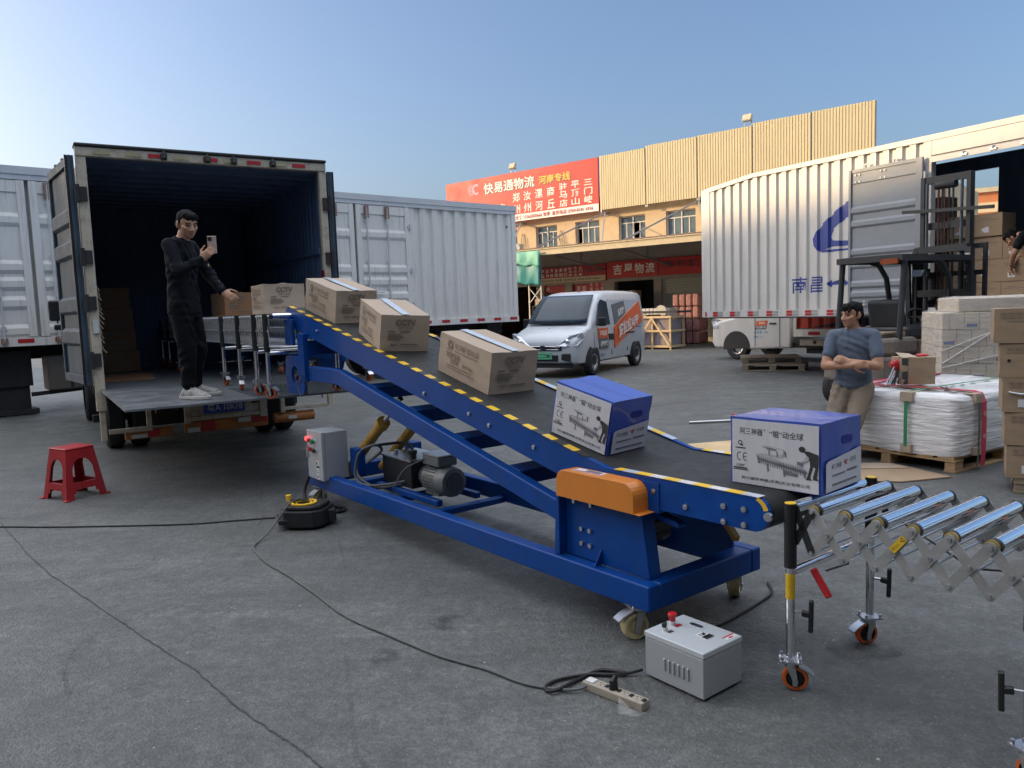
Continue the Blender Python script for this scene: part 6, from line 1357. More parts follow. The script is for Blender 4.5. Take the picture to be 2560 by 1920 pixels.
mb = MB(); mb.box(-1.98,-1.4,-.35,.35,.99,1.03); mb.box(-1.9,-1.45,-.38,.33,1.0305,1.05); mb.build('hood_boards', WOODG, fk)
mb = MB(); mb.box(-1.33,-.75,-.36,.36,.935,1.12); mb.build('seat_base', FKBLK, fk, bevel=.05, seg=2)
mb = MB(); mb.tbox(Matrix.Translation((-1.3,0,1.28)) @ Matrix.Rotation(R(-12),4,'Y'),.12,.52,.42); mb.build('seat_back', FKBLK, fk, bevel=.05, seg=3)
GT = 2.03
mb = MB()
for y in (-.47,.47):
    mb.tube([(-1.72,y,.95),(-1.62,y,GT-.02)],.04,8); mb.tube([(-.35,y,.55),(-.42,y,1.0),(-.62,y,1.8),(-.80,y,GT-.04),(-1.0,y,GT)],.038,8)
    mb.bar((-1.66,y,GT),(-.1,y,GT+.01),.07,.07)
    mb.bar((-.1,y,GT),(-.02,y,.6),.07,.05)
mb.box(-1.72,-1.65,-.5,.5,GT-.03,GT+.05); mb.box(-.12,-.05,-.5,.5,GT-.03,GT+.05); mb.box(-1.7,-.1,-.44,.44,GT+.04,GT+.055); mb.build('overhead_guard', FKBLK, fk)
mb = MB(); mb.box(-1.75,-1.721,-.45,-.2,GT-.07,GT+.0); mb.build('rear_lamp', mat('amber_lens', (.25,.06,.02), .3), fk)
mb = MB(); mb.tbox(Matrix.Translation((-.15,.22,1.86)),.05,.26,.12); mb.bar((-.1,.22,1.98),(-.14,.22,1.9),.015,.015); mr = mb.build('mirror', FKBLK, fk, bevel=.03, seg=2); mb = MB(); mb.tbox(Matrix.Translation((-.177,.22,1.86)),.004,.22,.09); mb.build('mirror_glass', CHR, mr)
mb = MB(); mb.tbox(Matrix.Translation((-.72,-.5,1.42)),.1,.1,.12); mb.tube([(-.68,-.5,1.5),(-.66,-.5,1.6)],.01,6); mb.build('work_lamp', FKBLK, fk, bevel=.01)
mb = MB(); k = 22; ring_ = [Vector((-.52,0,1.22))+Vector((-.5*math.cos(2*math.pi*i/k)*.17*1.2, math.sin(2*math.pi*i/k)*.17, math.cos(2*math.pi*i/k)*.17*.7)) for i in range(k+1)]; mb.tube(ring_,.014,6); mb.bar((-.52,-.16,1.22),(-.52,.16,1.22),.02,.02); mb.tube([(-.52,0,1.22),(-.36,0,.95)],.025,8); mb.build('steering_wheel', FKBLK, fk)
mb = MB(); mb.cyl((-.45,-.3,.98),(-.45,-.3,1.06),.05,12); mb.build('yellow_knob', SYEL, fk)
MZ = 3.28
mb = MB()
for y in (-.40,.40):
    mb.bar((.02,y,.15),(.02,y,2.2),.07,.12); mb.bar((.10,y*.86,.25),(.10,y*.86,MZ),.06,.11)
for z in (.5,1.5,2.15): mb.box(-.03,.05,-.38,.38,z,z+.10)
mb.box(.06,.14,-.38,.38,MZ-.10,MZ); mb.box(.07,.13,-.38,.38,2.5,2.6); mb.bar((-.04,-.75,2.72),(-.02,.62,2.80),.03,.05); mb.build('mast', FKBLK, fk)
mb = MB()
for y in (-.26,.26): mb.cyl((.03,y,.3),(.03,y,2.1),.035,12); mb.cyl((.03,y,2.1),(.03,y,MZ-.1),.022,12)
mb.build('lift_cylinder', FKGRY, fk)
mb = MB()
for y in (-.10,-.04,.06,.12): mb.bar((.09,y,1.2),(.09,y,MZ-.15),.022,.02)
mb.cyl((.09,-.14,MZ-.14),(.09,.16,MZ-.14),.06,14); mb.build('lift_chain', CHASS, fk)
mb = MB()
for y in (-.0,.09): mb.tube([(.04,y,MZ-.2),(.02,y-.02,2.2),(.03,y,1.2)],.010,6)
mb.build('hose', mat('hose_maroon', (.10,.02,.02), .6), fk)
mb = MB(); mb.box(-.045,-.0,-.445,-.36,.4,2.2); rp = mb.build('mast_plate', FKBLK, fk)
mb = MB()
for ch, z in zip('HCF', (2.06,1.90,1.74)): mb.text(ch,(-.047,-.40,z),(0,0,-1),(0,-1,0),h=.07,w=.10,bold=.02,off=.001)
mb.build('lettering', REFW, rp)
mb = MB(); CZ = 1.38
for z in (CZ,CZ+.42,CZ+.80): mb.box(.17,.22,-.52,.52,z,z+.07)
for y in (-.52,-.18,.18,.52): mb.bar((.195,y,CZ),(.195,y,CZ+.87),.05,.05)
mb.build('load_backrest', FKBLK, fk)
mb = MB()
for y in (-.3,.3): mb.box(.225,.27,y-.06,y+.06,CZ,CZ+.45); mb.box(.225,1.3,y-.06,y+.06,CZ-.045,CZ-.002)
mb.build('fork', FKGRY, fk)
for x, y, r_ in ((-.1,-.47,.33),(-.1,.47,.33),(-1.7,-.46,.26),(-1.7,.46,.26)): wheel(fk,(x,y,r_),(0,1 if y > 0 else -1,0),r_,.2,BROWNG,.5)
mb = MB(); mb.box(-1.3,-.3,-.3,.3,.2,.4); mb.box(-2.1,-1.4,-.3,.3,.2,.38); mb.build('chassis', CHASS, fk)
# ------------------------------------------------------------------ pallets
def pallet(name, label, loc, rz, L=1.2, Wd=1.0, H=.13, m=WOOD, group=None):
    t = thing(name, label, 'pallet', loc, rz, group)
    mb = MB(); n = 7
    for i in range(n): a = Wd*(i+.08)/n; b = Wd*(i+.86)/n; mb.box(0,L,a,b,H-.022+random.uniform(-.002,.002),H)
    mb.build('top_boards', m, t, bevel=.003)
    mb = MB()
    for x in (0,L/2-.07,L-.14):
        for y in (0,Wd/2-.05,Wd-.1): mb.box(x+.005,x+.135,y+.005,y+.095,.0225,H-.044)
        mb.box(x,x+.14,0,Wd,H-.0435,H-.0225)
    mb.build('blocks', m, t, bevel=.003); mb = MB()
    for y in (0,Wd/2-.05,Wd-.1): mb.box(0,L,y,y+.1,0,.022)
    mb.build('bottom_boards', m, t, bevel=.003); return t
def wrinkled_box(x0, x1, y0, y1, z0, z1, name, m, parent, amp=.012, r=.07, n=44, seed=0):
    """shrink-wrapped block: rounded corners and sagging horizontal folds"""
    P = []; 
    def edge(a, b, k): return [tuple(a[i]+(b[i]-a[i])*t/k for i in range(2)) for t in range(k)]
    loop = []
    for (cx, cy, a0) in ((x1-r,y0+r,-90),(x1-r,y1-r,0),(x0+r,y1-r,90),(x0+r,y0+r,180)):
        arc_ = [(cx+r*math.cos(R(a0+a)), cy+r*math.sin(R(a0+a))) for a in (0,22,45,67,90)]
        if loop: loop += edge(loop[-1], arc_[0], 14)[1:]
        loop += arc_
    loop += edge(loop[-1], loop[0], 14)[1:]
    k = len(loop); rows = n; vs = []; cx, cy = (x0+x1)/2, (y0+y1)/2
    for j in range(rows+1):
        v = j/rows; z = z0+(z1-z0)*v; shr = .0 if v < .93 else (v-.93)/.07*.03; shr += .02*(1-v)**6
        for i, (x, y) in enumerate(loop):
            f = i/k*2*math.pi
            d = amp*(math.sin(v*31+4.2*math.sin(f*3+seed)+3*math.sin(f*7)+seed)*.3 + math.sin(v*67+6*math.sin(f*4+1.3*seed)+2*math.sin(f*11))*.3 + math.sin(v*13+f*9+seed)*.5 + .6*math.sin(f*9+v*7))
            dx, dy = x-cx, y-cy; L = math.hypot(dx,dy); vs.append((x+dx/L*(d-shr), y+dy/L*(d-shr), z + .012*math.sin(f*4+v*9)))
    mb = MB(); mb.add(vs,[(j*k+i,j*k+(i+1)%k,(j+1)*k+(i+1)%k,(j+1)*k+i) for j in range(rows) for i in range(k)],0,True)
    top = [vs[rows*k+i] for i in range(k)]; rings = [top]
    for q in (.75,.5,.25):
        rings.append([(cx+(x-cx)*q+.01*math.sin(i), cy+(y-cy)*q, z1+.008*math.sin(i*1.3+q*9)) for i, (x, y, z) in enumerate(top)])
    vv = [p for rg in rings for p in rg]+[(cx,cy,z1)]
    mb.add(vv,[(q*k+i,q*k+(i+1)%k,(q+1)*k+(i+1)%k,(q+1)*k+i) for q in range(3) for i in range(k)]+[(3*k+i,3*k+(i+1)%k,4*k) for i in range(k)],0,True)
    o = mb.build(name, m, parent, weld=True, angle=60); return o
pallet('pallet', 'yellowish wooden pallet under the low white wrapped load', PLF.o, PLF.a, 1.75, 1.28, .135)
ld_ = thing('wrapped_load', 'low white film wrapped load with green and red straps on a pallet', 'wrapped goods', PLF.p(0,0,.137), PLF.a)
wl = wrinkled_box(-.02,1.75,-.03,1.26,0,.53,'stretch_film',FILMW,ld_,.006,.09,70,1.)
mb = MB(); mb.box(.02,1.71,.02,1.22,.005,.515); mb.build('contents', mat('pale_contents', (.5,.45,.40), .8, var=.15, scale=3), ld_, bevel=.06, seg=3)
def strap(x, m, nm_, wd=.035, corner=True):
    mb = MB(); y0, y1, z1 = -.052, 1.28, .545
    P = [(y0+.004,-.10),(y0-.004,.02),(y0-.006,.25),(y0-.002,.46),(y0+.03,z1-.01),(y0+.10,z1+.004),(.4,z1+.006),(.9,z1+.004),(y1-.08,z1),(y1-.01,z1-.05),(y1,.2),(y1,.0)]
    vs = [];
    for y, z in P: vs += [(x-wd/2,y,z),(x+wd/2,y,z)]
    n_ = len(P); mb.add(vs,[(2*i,2*i+2,2*i+3,2*i+1) for i in range(n_-1)]); o = mb.build(nm_, m, ld_); md = o.modifiers.new('s','SOLIDIFY'); md.thickness = .003
    if corner:
        mb = MB(); mb.box(x-.055,x+.055,-.058,-.02,.455,.53); mb.box(x-.055,x+.055,-.054,.06,.531,.541); mb.box(x-.05,x+.05,-.058,-.02,.0,.07); mb.build('edge_protector', CARD, ld_, bevel=.004)
def strap_y(y, m, nm_, wd, corner=True, dull=False):
    mb = MB(); x0, x1, z1 = -.045, 1.775, .545; P = [(x0+.01,.0),(x0-.004,.05),(x0-.006,.3),(x0,.47),(x0+.04,z1),(.2,z1+.006),(.9,z1+.006),(x1-.06,z1),(x1,z1-.06),(x1,.1)]
    vs = []
    for x, z in P: vs += [(x,y-wd/2,z),(x,y+wd/2,z)]
    n_ = len(P); mb.add(vs,[(2*i+1,2*i+3,2*i+2,2*i) for i in range(n_-1)]); o = mb.build(nm_, m, ld_); md = o.modifiers.new('s','SOLIDIFY'); md.thickness = .003; return o
# left face (x=0) carries the green strap, the near face (y=0) the red one
strap_y(.42, GRNBAND, 'green_strap', .032)
mb = MB(); mb.box(-.052,-.01,.36,.48,.46,.535); mb.box(-.05,.07,.36,.48,.5355,.547); mb.box(-.052,-.01,.37,.47,.0,.075); mb.build('edge_protector', CARD, ld_, bevel=.004)
strap(.34, REDBAND, 'red_strap', .075, False); strap(.26, mat('olive_strap', (.10,.11,.08), .4), 'olive_strap', .03, True)
mb = MB(); 
for z in (.36,.16): 
    P = [(.018*math.cos(2*math.pi*i/14),.018*math.sin(2*math.pi*i/14)) for i in range(14)]; ring(mb,(.34,-.063,z),(1,0,0),(0,0,1),.012,.018,14)
mb.build('strap_print', SWHT, ld_)
strap_y(1.12, REDBAND, 'red_strap', .07)
mb = MB(); mb.bar((.18,.2,.552),(.40,.30,.556),.012,.006); mb.bar((.30,.22,.552),(.36,.34,.562),.010,.006); o = mb.build('strap_offcut', CRK, None, loc=PLF.p(0,0,.137), rotz=PLF.a); tag(o,'dark strap offcut lying on the white wrapped load','strap')
# torn carton on the load
tcn = make_carton('torn open brown carton with red rags lying on the wrapped load', None, .30,.26,.255,CARD2,None,(3.845,7.38,.70),(0,0,R(-6)),False)
mb = MB(); mb.add([(-.152,-.132,.002),(-.10,-.134,.002),(-.10,-.134,.25),(-.152,-.132,.25)],[(0,1,2,3)]); mb.box(-.098,-.094,-.1345,-.131,.0,.255); mb.build('flap_edge', CRK, tcn)
mb = MB(); mb.add([(-.15,-.13,.256),(-.02,-.13,.262),(-.03,.02,.285),(-.16,.01,.30)],[(0,1,2,3),(3,2,1,0)]); mb.add([(.0,.13,.256),(.15,.13,.256),(.15,.2,.24),(.0,.2,.22)],[(0,1,2,3)]); mb.build('open_flap', CARD, tcn)
mb = MB()
for xx, yy, zz_ in ((.09,-.1325,.19),(.10,-.1325,.07)): ring(mb,(xx,yy,zz_),(1,0,0),(0,0,1),.008,.014,12)
mb.build('print', FINK, tcn)
for c_, r_, lab in (((3.665,7.36,.88),(.055,.05,.05),'crumpled red rag hanging out of the torn carton'),((3.94,7.40,.962),(.06,.04,.018),'red rag lying on top of the torn carton')):
    mb = MB(); mb.sphere((0,0,0),r_,16); o = mb.build('rag', REDB, None, loc=c_); tag(o,lab,'rag','red rags at the torn carton')
    for v in o.data.vertices: v.co *= 1+.18*math.sin(v.co.x*130+v.co.z*90)+.12*math.sin(v.co.y*170)
mb = MB()
for i in range(14): a = random.uniform(-.04,.04); mb.tube([(a,random.uniform(-.03,.03),.10+random.uniform(0,.1)),(a-.03,random.uniform(-.04,.03),.08),(a-.05+random.uniform(-.03,.03),-.02,.005)],.006,5,random.choice((0,1)))
o = mb.build('glove', [WHT, CRK], None, loc=(3.66,7.33,.695)); tag(o,'bundle of work gloves beside the torn carton','gloves')
# tall wrapped stack
TSF = Frame(5.02,9.0,-16)
pallet('pallet','pallet beneath the tall wrapped stack of cartons',TSF.o,TSF.a,1.25,1.05,.13)
ts = thing('wrapped_stack','tall pale film wrapped stack of small cartons topped by one slab','wrapped goods',TSF.p(0,0,.132),TSF.a)
PALEC = mat('pale_cardboard', (.54,.47,.38), .8, var=.12, scale=5); mbl = MB(); hh = .198
for j in range(6):
    for i in range(8):
        wdt = .156; x = .0+i*wdt+(.078 if j % 2 else 0); x1 = min(x+wdt-.004,1.25)
        if x >= 1.24: continue
        mb = MB(); mb.box(x,x1,random.uniform(0,.008),.40,j*hh+.001,(j+1)*hh-.003); mb.box(x,x1,.402,1.0,j*hh+.001,(j+1)*hh-.003); mb.build('carton', PALEC, ts, bevel=.004)
        if (i*3+j*5) % 4 == 0: mbl.box(x+.02,x1-.02,-.0025,-.001,j*hh+.03,j*hh+.065)
    if j % 2: 
        mb = MB(); mb.box(0,.074,.004,1.0,j*hh+.001,(j+1)*hh-.003); mb.build('carton', PALEC, ts, bevel=.004)
mb = MB(); mb.box(.17,1.18,.03,.95,6*hh+.002,6*hh+.165); mb.build('top_carton', PALEC, ts, bevel=.01)
mbl.build('blue_print', mat('faded_blue_print', (.10,.13,.28), .6), ts)
wrinkled_box(-.012,1.26,-.012,1.02,.0,1.20,'stretch_film',FILM,ts,.006,.03,60,2.); wrinkled_box(.155,1.195,.015,.965,1.185,1.362,'stretch_film',FILM,ts,.005,.03,16,3.)
mb = MB(); mb.tube([(0,-.02,.6),(.5,-.025,.95),(1.24,-.02,1.19)],.006,5); mb.tube([(.0,-.02,.75),(.6,-.024,1.0),(1.0,-.02,1.2)],.005,5); mb.tube([(0,-.02,.55),(.6,-.025,.7),(1.25,-.02,.86)],.005,5); mb.build('film_twist', FILMW, ts)
mb = MB(); mb.box(1.14,1.19,-.022,-.019,.40,.58); mb.build('green_mark', mat('green_spray', (.05,.45,.2), .6), ts)
# stack of cartons at the right edge
RSF = Frame(3.80,5.84,-30)
pallet('pallet','dark pallet under the loose carton stack beside the strapped load',RSF.p(.03,.0,0),RSF.a,.9,.75,.115,WOODG)
labs = ('lowest','second lowest','third lowest','third highest','second highest','topmost')
for j, (xo, hgt) in enumerate(((.0,.255),(-.02,.252),(-.045,.262),(-.06,.26),(-.11,.262),(.16,.20))):
    z = .118+sum((.255,.252,.262,.26,.262,.20)[:j])+.002*j
    t = make_carton(f'{labs[j]} brown carton of the loose stack beside the strapped white load','brown cartons in the loose stack',.52,.42,hgt-.002,CARD2,None,RSF.p(.24+xo,.21+random.uniform(-.01,.01),z),(0,0,RSF.a+random.uniform(-.03,.03)),False)
    mb = MB(); y = -.2155
    for q, u in ((-.20,0),(-.15,1),(-.10,2)):
        mb.box(q-.02,q+.02,y,y+.001,hgt-.075,hgt-.072); mb.box(q-.02,q+.02,y,y+.001,hgt-.035,hgt-.032); mb.box(q-.02,q-.018,y,y+.001,hgt-.075,hgt-.032); mb.box(q+.018,q+.02,y,y+.001,hgt-.075,hgt-.032); mb.box(q-.003,q+.003,y,y+.001,hgt-.068,hgt-.045); mb.box(q-.009,q+.009,y,y+.001,hgt-.047,hgt-.04)
    if j == 4: mb.box(-.18,-.06,y,y+.001,.16,.168); mb.box(-.16,-.1,y,y+.001,.13,.136); mb.box(-.02,-.016,y,y+.001,0,hgt-.01)
    mb.build('print', FINK, t)
    if j in (0,2): mb = MB(); mb.box(-.16,-.03,y-.001,y,.04,.10); mb.build('paper_label', LBL, t)
    if j == 3: mb = MB(); mb.cyl((-.2,y,.13),(-.2,y-.001,.13),.012,12); mb.build('hole', PBLK, t)
    if j == 2:
        mb = MB(); mb.tube([(-.22,y-.004,.155),(-.14,y-.01,.14),(-.06,y-.008,.15),(.1,y-.006,.145)],.007,6); mb.build('torn_tape', TAPE, t)
mb = MB(); mb.tube([(0,0,0),(.04,-.01,.03),(.1,0,.05),(.16,.02,.03)],.02,6); o = mb.build('work_glove', LBL, None, loc=RSF.p(.32,.06,1.622)); tag(o,'pale grey work glove lying on the topmost loose carton','glove')
# two pallets beyond the yard
pallet('pallet','wooden pallet lying flat on the yard before the light truck',(5.05,16.9,0),R(-25),1.3,1.0,.14,WOODG,'stacked wooden pallets on the yard')
pallet('pallet','upper wooden pallet resting askew on another before the light truck',(5.1,17.05,.143),R(-14),1.25,1.0,.14,WOODG,'stacked wooden pallets on the yard')
# goods in front of the shops (building axes)
def at_b(x, y, z=0.): return BLF.p(x,y,z)
def plain_carton(label, group, loc, rz, L, Wd, H, m=CARD2): 
    t = thing('carton', label, 'carton', loc, rz, group); mb = MB(); mb.box(-L/2,L/2,-Wd/2,Wd/2,0,H); mb.build('shell', m, t, bevel=.012)
    mb = MB(); mb.box(-.03,.03,-Wd/2-.002,-Wd/2-.0005,H*.75,H); mb.build('packing_tape', TAPE, t); return t
k = 0
for i, (x, z, w_) in enumerate([(.85,0,.5),(1.38,0,.5),(1.9,0,.5),(.85,.42,.5),(1.38,.42,.5),(1.9,.42,.5),(.9,.84,.48),(1.42,.84,.5),(1.92,.84,.42),(1.1,1.26,.5),(1.62,1.26,.44),(2.05,1.26,.35),(1.25,1.68,.4),(1.68,1.68,.44),(2.08,1.68,.3),(.95,1.68,.25),(1.0,1.0,.3)]):
    row = ['bottom','second','third','fourth','top'][min(4,int(z/.42+.01))]; pos = 'nearest the crimson sign' if x < 1.15 else ('in the middle' if x < 1.75 else 'nearest the green shutter')
    if i == 16: continue
    plain_carton(f'brown carton on the {row} row, {pos}, of the shop doorway pile' if i not in (15,) else 'small loose carton on top of the shop doorway pile', 'cartons piled in the shop doorway', at_b(x,-.7+random.uniform(-.06,.06),z), BLF.a+random.uniform(-.08,.08), w_, .5, .41, CARD2 if i % 3 else CARD)
for i, (x, y, z) in enumerate([(-2.55,-5.4,.9),(-2.55,-5.4,1.26),(-2.0,-5.4,.9),(-2.0,-5.42,1.27),(-2.3,-5.4,.13),(-2.3,-5.4,.5)]):
    plain_carton(['pale lower carton of the outdoor stack, beside the trailer end','pale upper carton of the outdoor stack, beside the trailer end','tan lower carton of the outdoor stack, closest to the van','tan upper carton of the outdoor stack, closest to the van','carton at ground level of the outdoor stack behind the van','carton just above ground level in the outdoor stack behind the van'][i],'cartons stacked outdoors behind the van',at_b(x+.6,y,z),BLF.a+random.uniform(-.05,.05),.54,.5,.355,CARD)
pallet('pallet','pallet under the outdoor carton stack behind the silver van',at_b(-2.2,-5.7,0),BLF.a,1.2,.8,.12,WOODG)
for i in range(5):
    plain_carton(f'pale carton, number {i+1} from the left, of the row standing behind the van roof','pale cartons in a row behind the van roof',at_b(-1.65+.38*i,-2.0,1.62),BLF.a,.37,.4,.27,CARD)
mb = MB(); t = thing('goods_rack','plain steel rack holding the pale row of cartons behind the van','rack',at_b(-.9,-2.0,0),BLF.a); mb.box(-1.05,1.05,-.25,.25,1.57,1.615); mb.box(-1.05,1.05,-.25,.25,.6,.64)
for x in (-1.02,1.02): 
    for y in (-.22,.22): mb.bar((x,y,0),(x,y,1.57),.05,.05)
mb.build('frame', CHASS, t)
def crate(label, x, y, L, Wd, H, m_in):
    t = thing('wooden_crate', label, 'crate', at_b(x,y,0), BLF.a, 'wooden crates in front of the shops'); mb = MB()
    for xx in (-L/2,0,L/2): 
        for yy in (-Wd/2,Wd/2): mb.bar((xx,yy,.0),(xx,yy,H),.06,.05)
    for zz_ in (.1,.55*H,H-.04):
        for yy in (-Wd/2-.04,Wd/2+.04): mb.bar((-L/2-.05,yy,zz_),(L/2+.05,yy,zz_),.03,.07)
        for xx in (-L/2-.05,L/2+.05): mb.bar((xx,-Wd/2,zz_),(xx,Wd/2,zz_),.03,.07)
    mb.bar((-L/2,-Wd/2-.06,.12),(0,-Wd/2-.06,H-.08),.02,.06); mb.bar((0,-Wd/2-.062,H-.08),(L/2,-Wd/2-.062,.12),.02,.06); mb.build('timber_frame', WOODL, t)
    mb = MB(); mb.box(-L/2+.05,L/2-.05,-Wd/2+.05,Wd/2-.05,.1,H-.06); mb.build('contents', m_in, t, bevel=.02); return t
crate('low open timber crate with film wrapped goods behind the van tail',3.55,-4.9,1.35,.8,.85,FILMW); crate('tall timber crate with dark contents beside the pearl van',5.15,-4.2,1.35,.9,1.12,mat('mauve_contents',(.22,.19,.2),.7,var=.2,scale=3)); crate('long timber crate topped with a dark board behind the low crate',3.85,-3.7,1.5,.9,1.15,mat('grey_goods',(.3,.29,.28),.7,var=.25,scale=4))
mb = MB(); mb.box(-1.5,1.5,-.5,.5,1.20,1.27); o = mb.build('dark_board', CHASS, None, loc=at_b(4.4,-3.8,0), rotz=BLF.a); tag(o,'dark flat board lying across the crates','board')
t = thing('wrapped_load','pale wrapped load with a row of white packs behind the crates','wrapped goods',at_b(2.9,-2.6,0),BLF.a); mb = MB(); mb.box(-.6,.5,-.4,.4,.05,1.35); mb.build('wrapping', WRAPW, t, bevel=.04); mb = MB()
for i in range(9): mb.box(.52+i*.16,.66+i*.16,-.35,.35,.9,1.36)
mb.build('packs', WRAPW, t, bevel=.015)
t = thing('bale','bale of pink and maroon wrapped packs by the green shutter','bale',at_b(4.75,-1.2,0),BLF.a); mb = MB()
for i in range(4):
    for j in range(4): mb.box(-.5+i*.27,-.26+i*.27,-.4,.4,.02+j*.46,.46+j*.46)
mb.build('packs', PINKB, t, bevel=.05, seg=2)
t = thing('leaning_boards','stack of boards leaning beside the shutter','board',at_b(2.75,-.5,0),BLF.a); mb = MB()
for i in range(4): mb.bar((-.1+.06*i,.2,0),(.1-.08*i,.38,1.3-.2*i),.4,.03)
mb.build('boards', WOODG, t)
t = thing('round_fan','pale round fan standing before the pink bale','fan',at_b(4.55,-3.0,0),BLF.a); mb = MB(); mb.cyl((0,0,1.25),(0,.08,1.25),.22,20); mb.build('head', ACW, t); mb = MB(); mb.bar((0,.04,0),(0,.04,1.05),.03,.03); mb.cyl((0,.04,0),(0,.04,.04),.2,16); mb.build('stand', STL, t)
for i,(x,y,zz_) in enumerate(((-1.3,-6.6,.3),(-.7,-6.4,.25))):
    mb = MB(); mb.sphere((0,0,zz_),(.35,.3,zz_),18); o = mb.build('white_sack', WRAPW, None, loc=at_b(x,y,0), rotz=BLF.a); tag(o,['bulging white sack on the ground at the trailer end','smaller white sack on the ground by the van nose'][i],'sack','white sacks near the trailer end')
    for v in o.data.vertices: v.co.z = max(0,v.co.z*(1+.1*math.sin(v.co.x*15+v.co.y*11)))
# striped building seen through the container doorway
t = thing('striped_building','orange and cream banded building far behind the container doorway','building',(26.5,41,0),R(-30)); mb = MB()
for j in range(13): mb.box(-9,9,-.05*(j%2),6,j*.52,j*.52+.52,j % 2)
mb.build('wall', [mat('orange_band',(.55,.20,.08),.7,var=.05), mat('cream_band',(.62,.5,.3),.7,var=.05)], t)
mb = MB(); mb.box(-9.2,9.2,-.2,6.2,6.77,7.0); mb.build('roof', CANOPY, t); mb = MB(); mb.box(-9,9,-3,-.1,0,4.6); mb.build('white_annex', TWHITE, t)

# loose grit on the concrete
mb = MB(); rg = random.Random(11)
for i in range(1600):
    y = 1.6+9*rg.random()**1.6; x = (rg.random()*1.5-.78)*(y*.95+1); r_ = rg.uniform(.0012,.0045) if rg.random() < .96 else rg.uniform(.005,.008); k = [(r_*rg.uniform(.5,1.4)*math.cos(a*1.57+.4), r_*rg.uniform(.5,1.2)*math.sin(a*1.57+.4)) for a in range(4)]
    mb.add([(x+a,y+b,.001) for a, b in k]+[(x,y,r_*.8)], [(0,1,4),(1,2,4),(2,3,4),(3,0,4)])
tag(mb.build('gravel', STONE), None, None, None, 'stuff')
# ------------------------------------------------------------------ people: tapered limbs melted into one skin
def blob(name, parts, m, parent=None, vox=.008, smooth=4, extra=None):
    mb = MB()
    for p in parts:
        if p[0] == 'c':
            _, a, b, r1, r2 = p; a, b = Vector(a), Vector(b); mb.sphere(a, r1, 14); mb.sphere(b, r2, 14); mb.cyl(a, b, r1, 16, r2)
        elif p[0] == 'e':
            _, c, r_, rot = p; mb.sphere(c, r_, 18, rot=rot)
        elif p[0] == 'x':      # flattened cone: ellipse sections (centre, half width vector, half depth vector)
            secs = p[1]; k = 20; vs = []
            for c, u, v in secs:
                c, u, v = Vector(c), Vector(u), Vector(v)
                for i in range(k): an = 2*math.pi*i/k; vs.append(c+u*math.cos(an)+v*math.sin(an))
            n_ = len(secs); mb.add(vs,[(j*k+i,j*k+(i+1)%k,(j+1)*k+(i+1)%k,(j+1)*k+i) for j in range(n_-1) for i in range(k)]+[tuple(range(k))[::-1],tuple(range((n_-1)*k,n_*k))],0,True)
    o = mb.build(name+'_raw', m, None)
    md = o.modifiers.new('r','REMESH'); md.mode = 'VOXEL'; md.voxel_size = vox; md.use_smooth_shade = True
    ms = o.modifiers.new('s','SMOOTH'); ms.iterations = smooth; ms.factor = .5
    dg = bpy.context.evaluated_depsgraph_get(); dg.update()
    me = bpy.data.meshes.new_from_object(o.evaluated_get(dg)); me.name = name
    old = o.data; bpy.data.objects.remove(o); bpy.data.meshes.remove(old)
    if not me.materials: me.materials.append(m)
    if extra:      # cloth folds
        for v, nrm in [(v, v.normal.copy()) for v in me.vertices]:
            x, y, z = v.co; f_ = math.sin(z*extra[1]+9*math.sin(x*9+y*7)+4*math.sin(y*13)) + .7*math.sin(z*extra[1]*1.7-x*45+y*38+2*math.sin(z*17))
            v.co += nrm*extra[0]*f_*(.5+.5*math.sin(x*21+y*17+z*11))
    for pl in me.polygons: pl.use_smooth = True
    ob = bpy.data.objects.new(name, me); C.objects.link(ob)
    if parent is not None: ob.parent = parent
    return ob
def head_parts(c, rot):
    """c: centre of the skull, rot: 3x3 face direction (+x forward)"""
    c = Vector(c); q = lambda x, y, z: c + rot @ Vector((x,y,z)); E = lambda p, r_, rr=None: ('e', q(*p), r_, rot if rr is None else rot @ rr)
    P = [E((-.008,0,.03),(.096,.077,.092)), E((.028,0,-.03),(.066,.064,.082)), E((.055,0,-.082),(.033,.036,.026)), E((.02,0,-.062),(.062,.058,.045))]
    P += [('c',q(.088,0,.012),q(.108,0,-.028),.010,.014), ('c',q(.100,-.014,-.031),q(.100,.014,-.031),.010,.010)]
    P += [('c',q(.075,-.036,.028),q(.080,.0,.024),.013,.012), ('c',q(.075,.036,.028),q(.080,0,.024),.013,.012)]
    P += [('c',q(.068,-.042,-.02),q(.045,-.056,-.012),.017,.016), ('c',q(.068,.042,-.02),q(.045,.056,-.012),.017,.016)]
    P += [('c',q(.082,-.017,-.058),q(.082,.017,-.058),.009,.009), ('c',q(.080,-.015,-.070),q(.080,.015,-.070),.010,.010)]
    for s_ in (-1,1): P += [('c',q(-.008,s_*.077,.018),q(-.004,s_*.078,-.028),.016,.010), ('e',q(-.012,s_*.083,.0),(.020,.008,.030),rot)]
    return P, q
def face_bits(body, q, rot):
    mb = MB()
    for s_ in (-1,1): mb.sphere(q(.074,s_*.032,.006),(.012,.016,.006),10,rot=rot)
    mb.build('eye', EYE, body)
    mb = MB()
    for s_ in (-1,1): mb.tube([q(.092,s_*.016,.028),q(.090,s_*.034,.034),q(.074,s_*.052,.030)],.0045,6)
    mb.build('eyebrow', HAIR, body)
    mb = MB(); mb.tube([q(.083,-.022,-.063),q(.0925,0,-.0625),q(.083,.022,-.063)],.0045,6); mb.build('mouth', LIP, body)
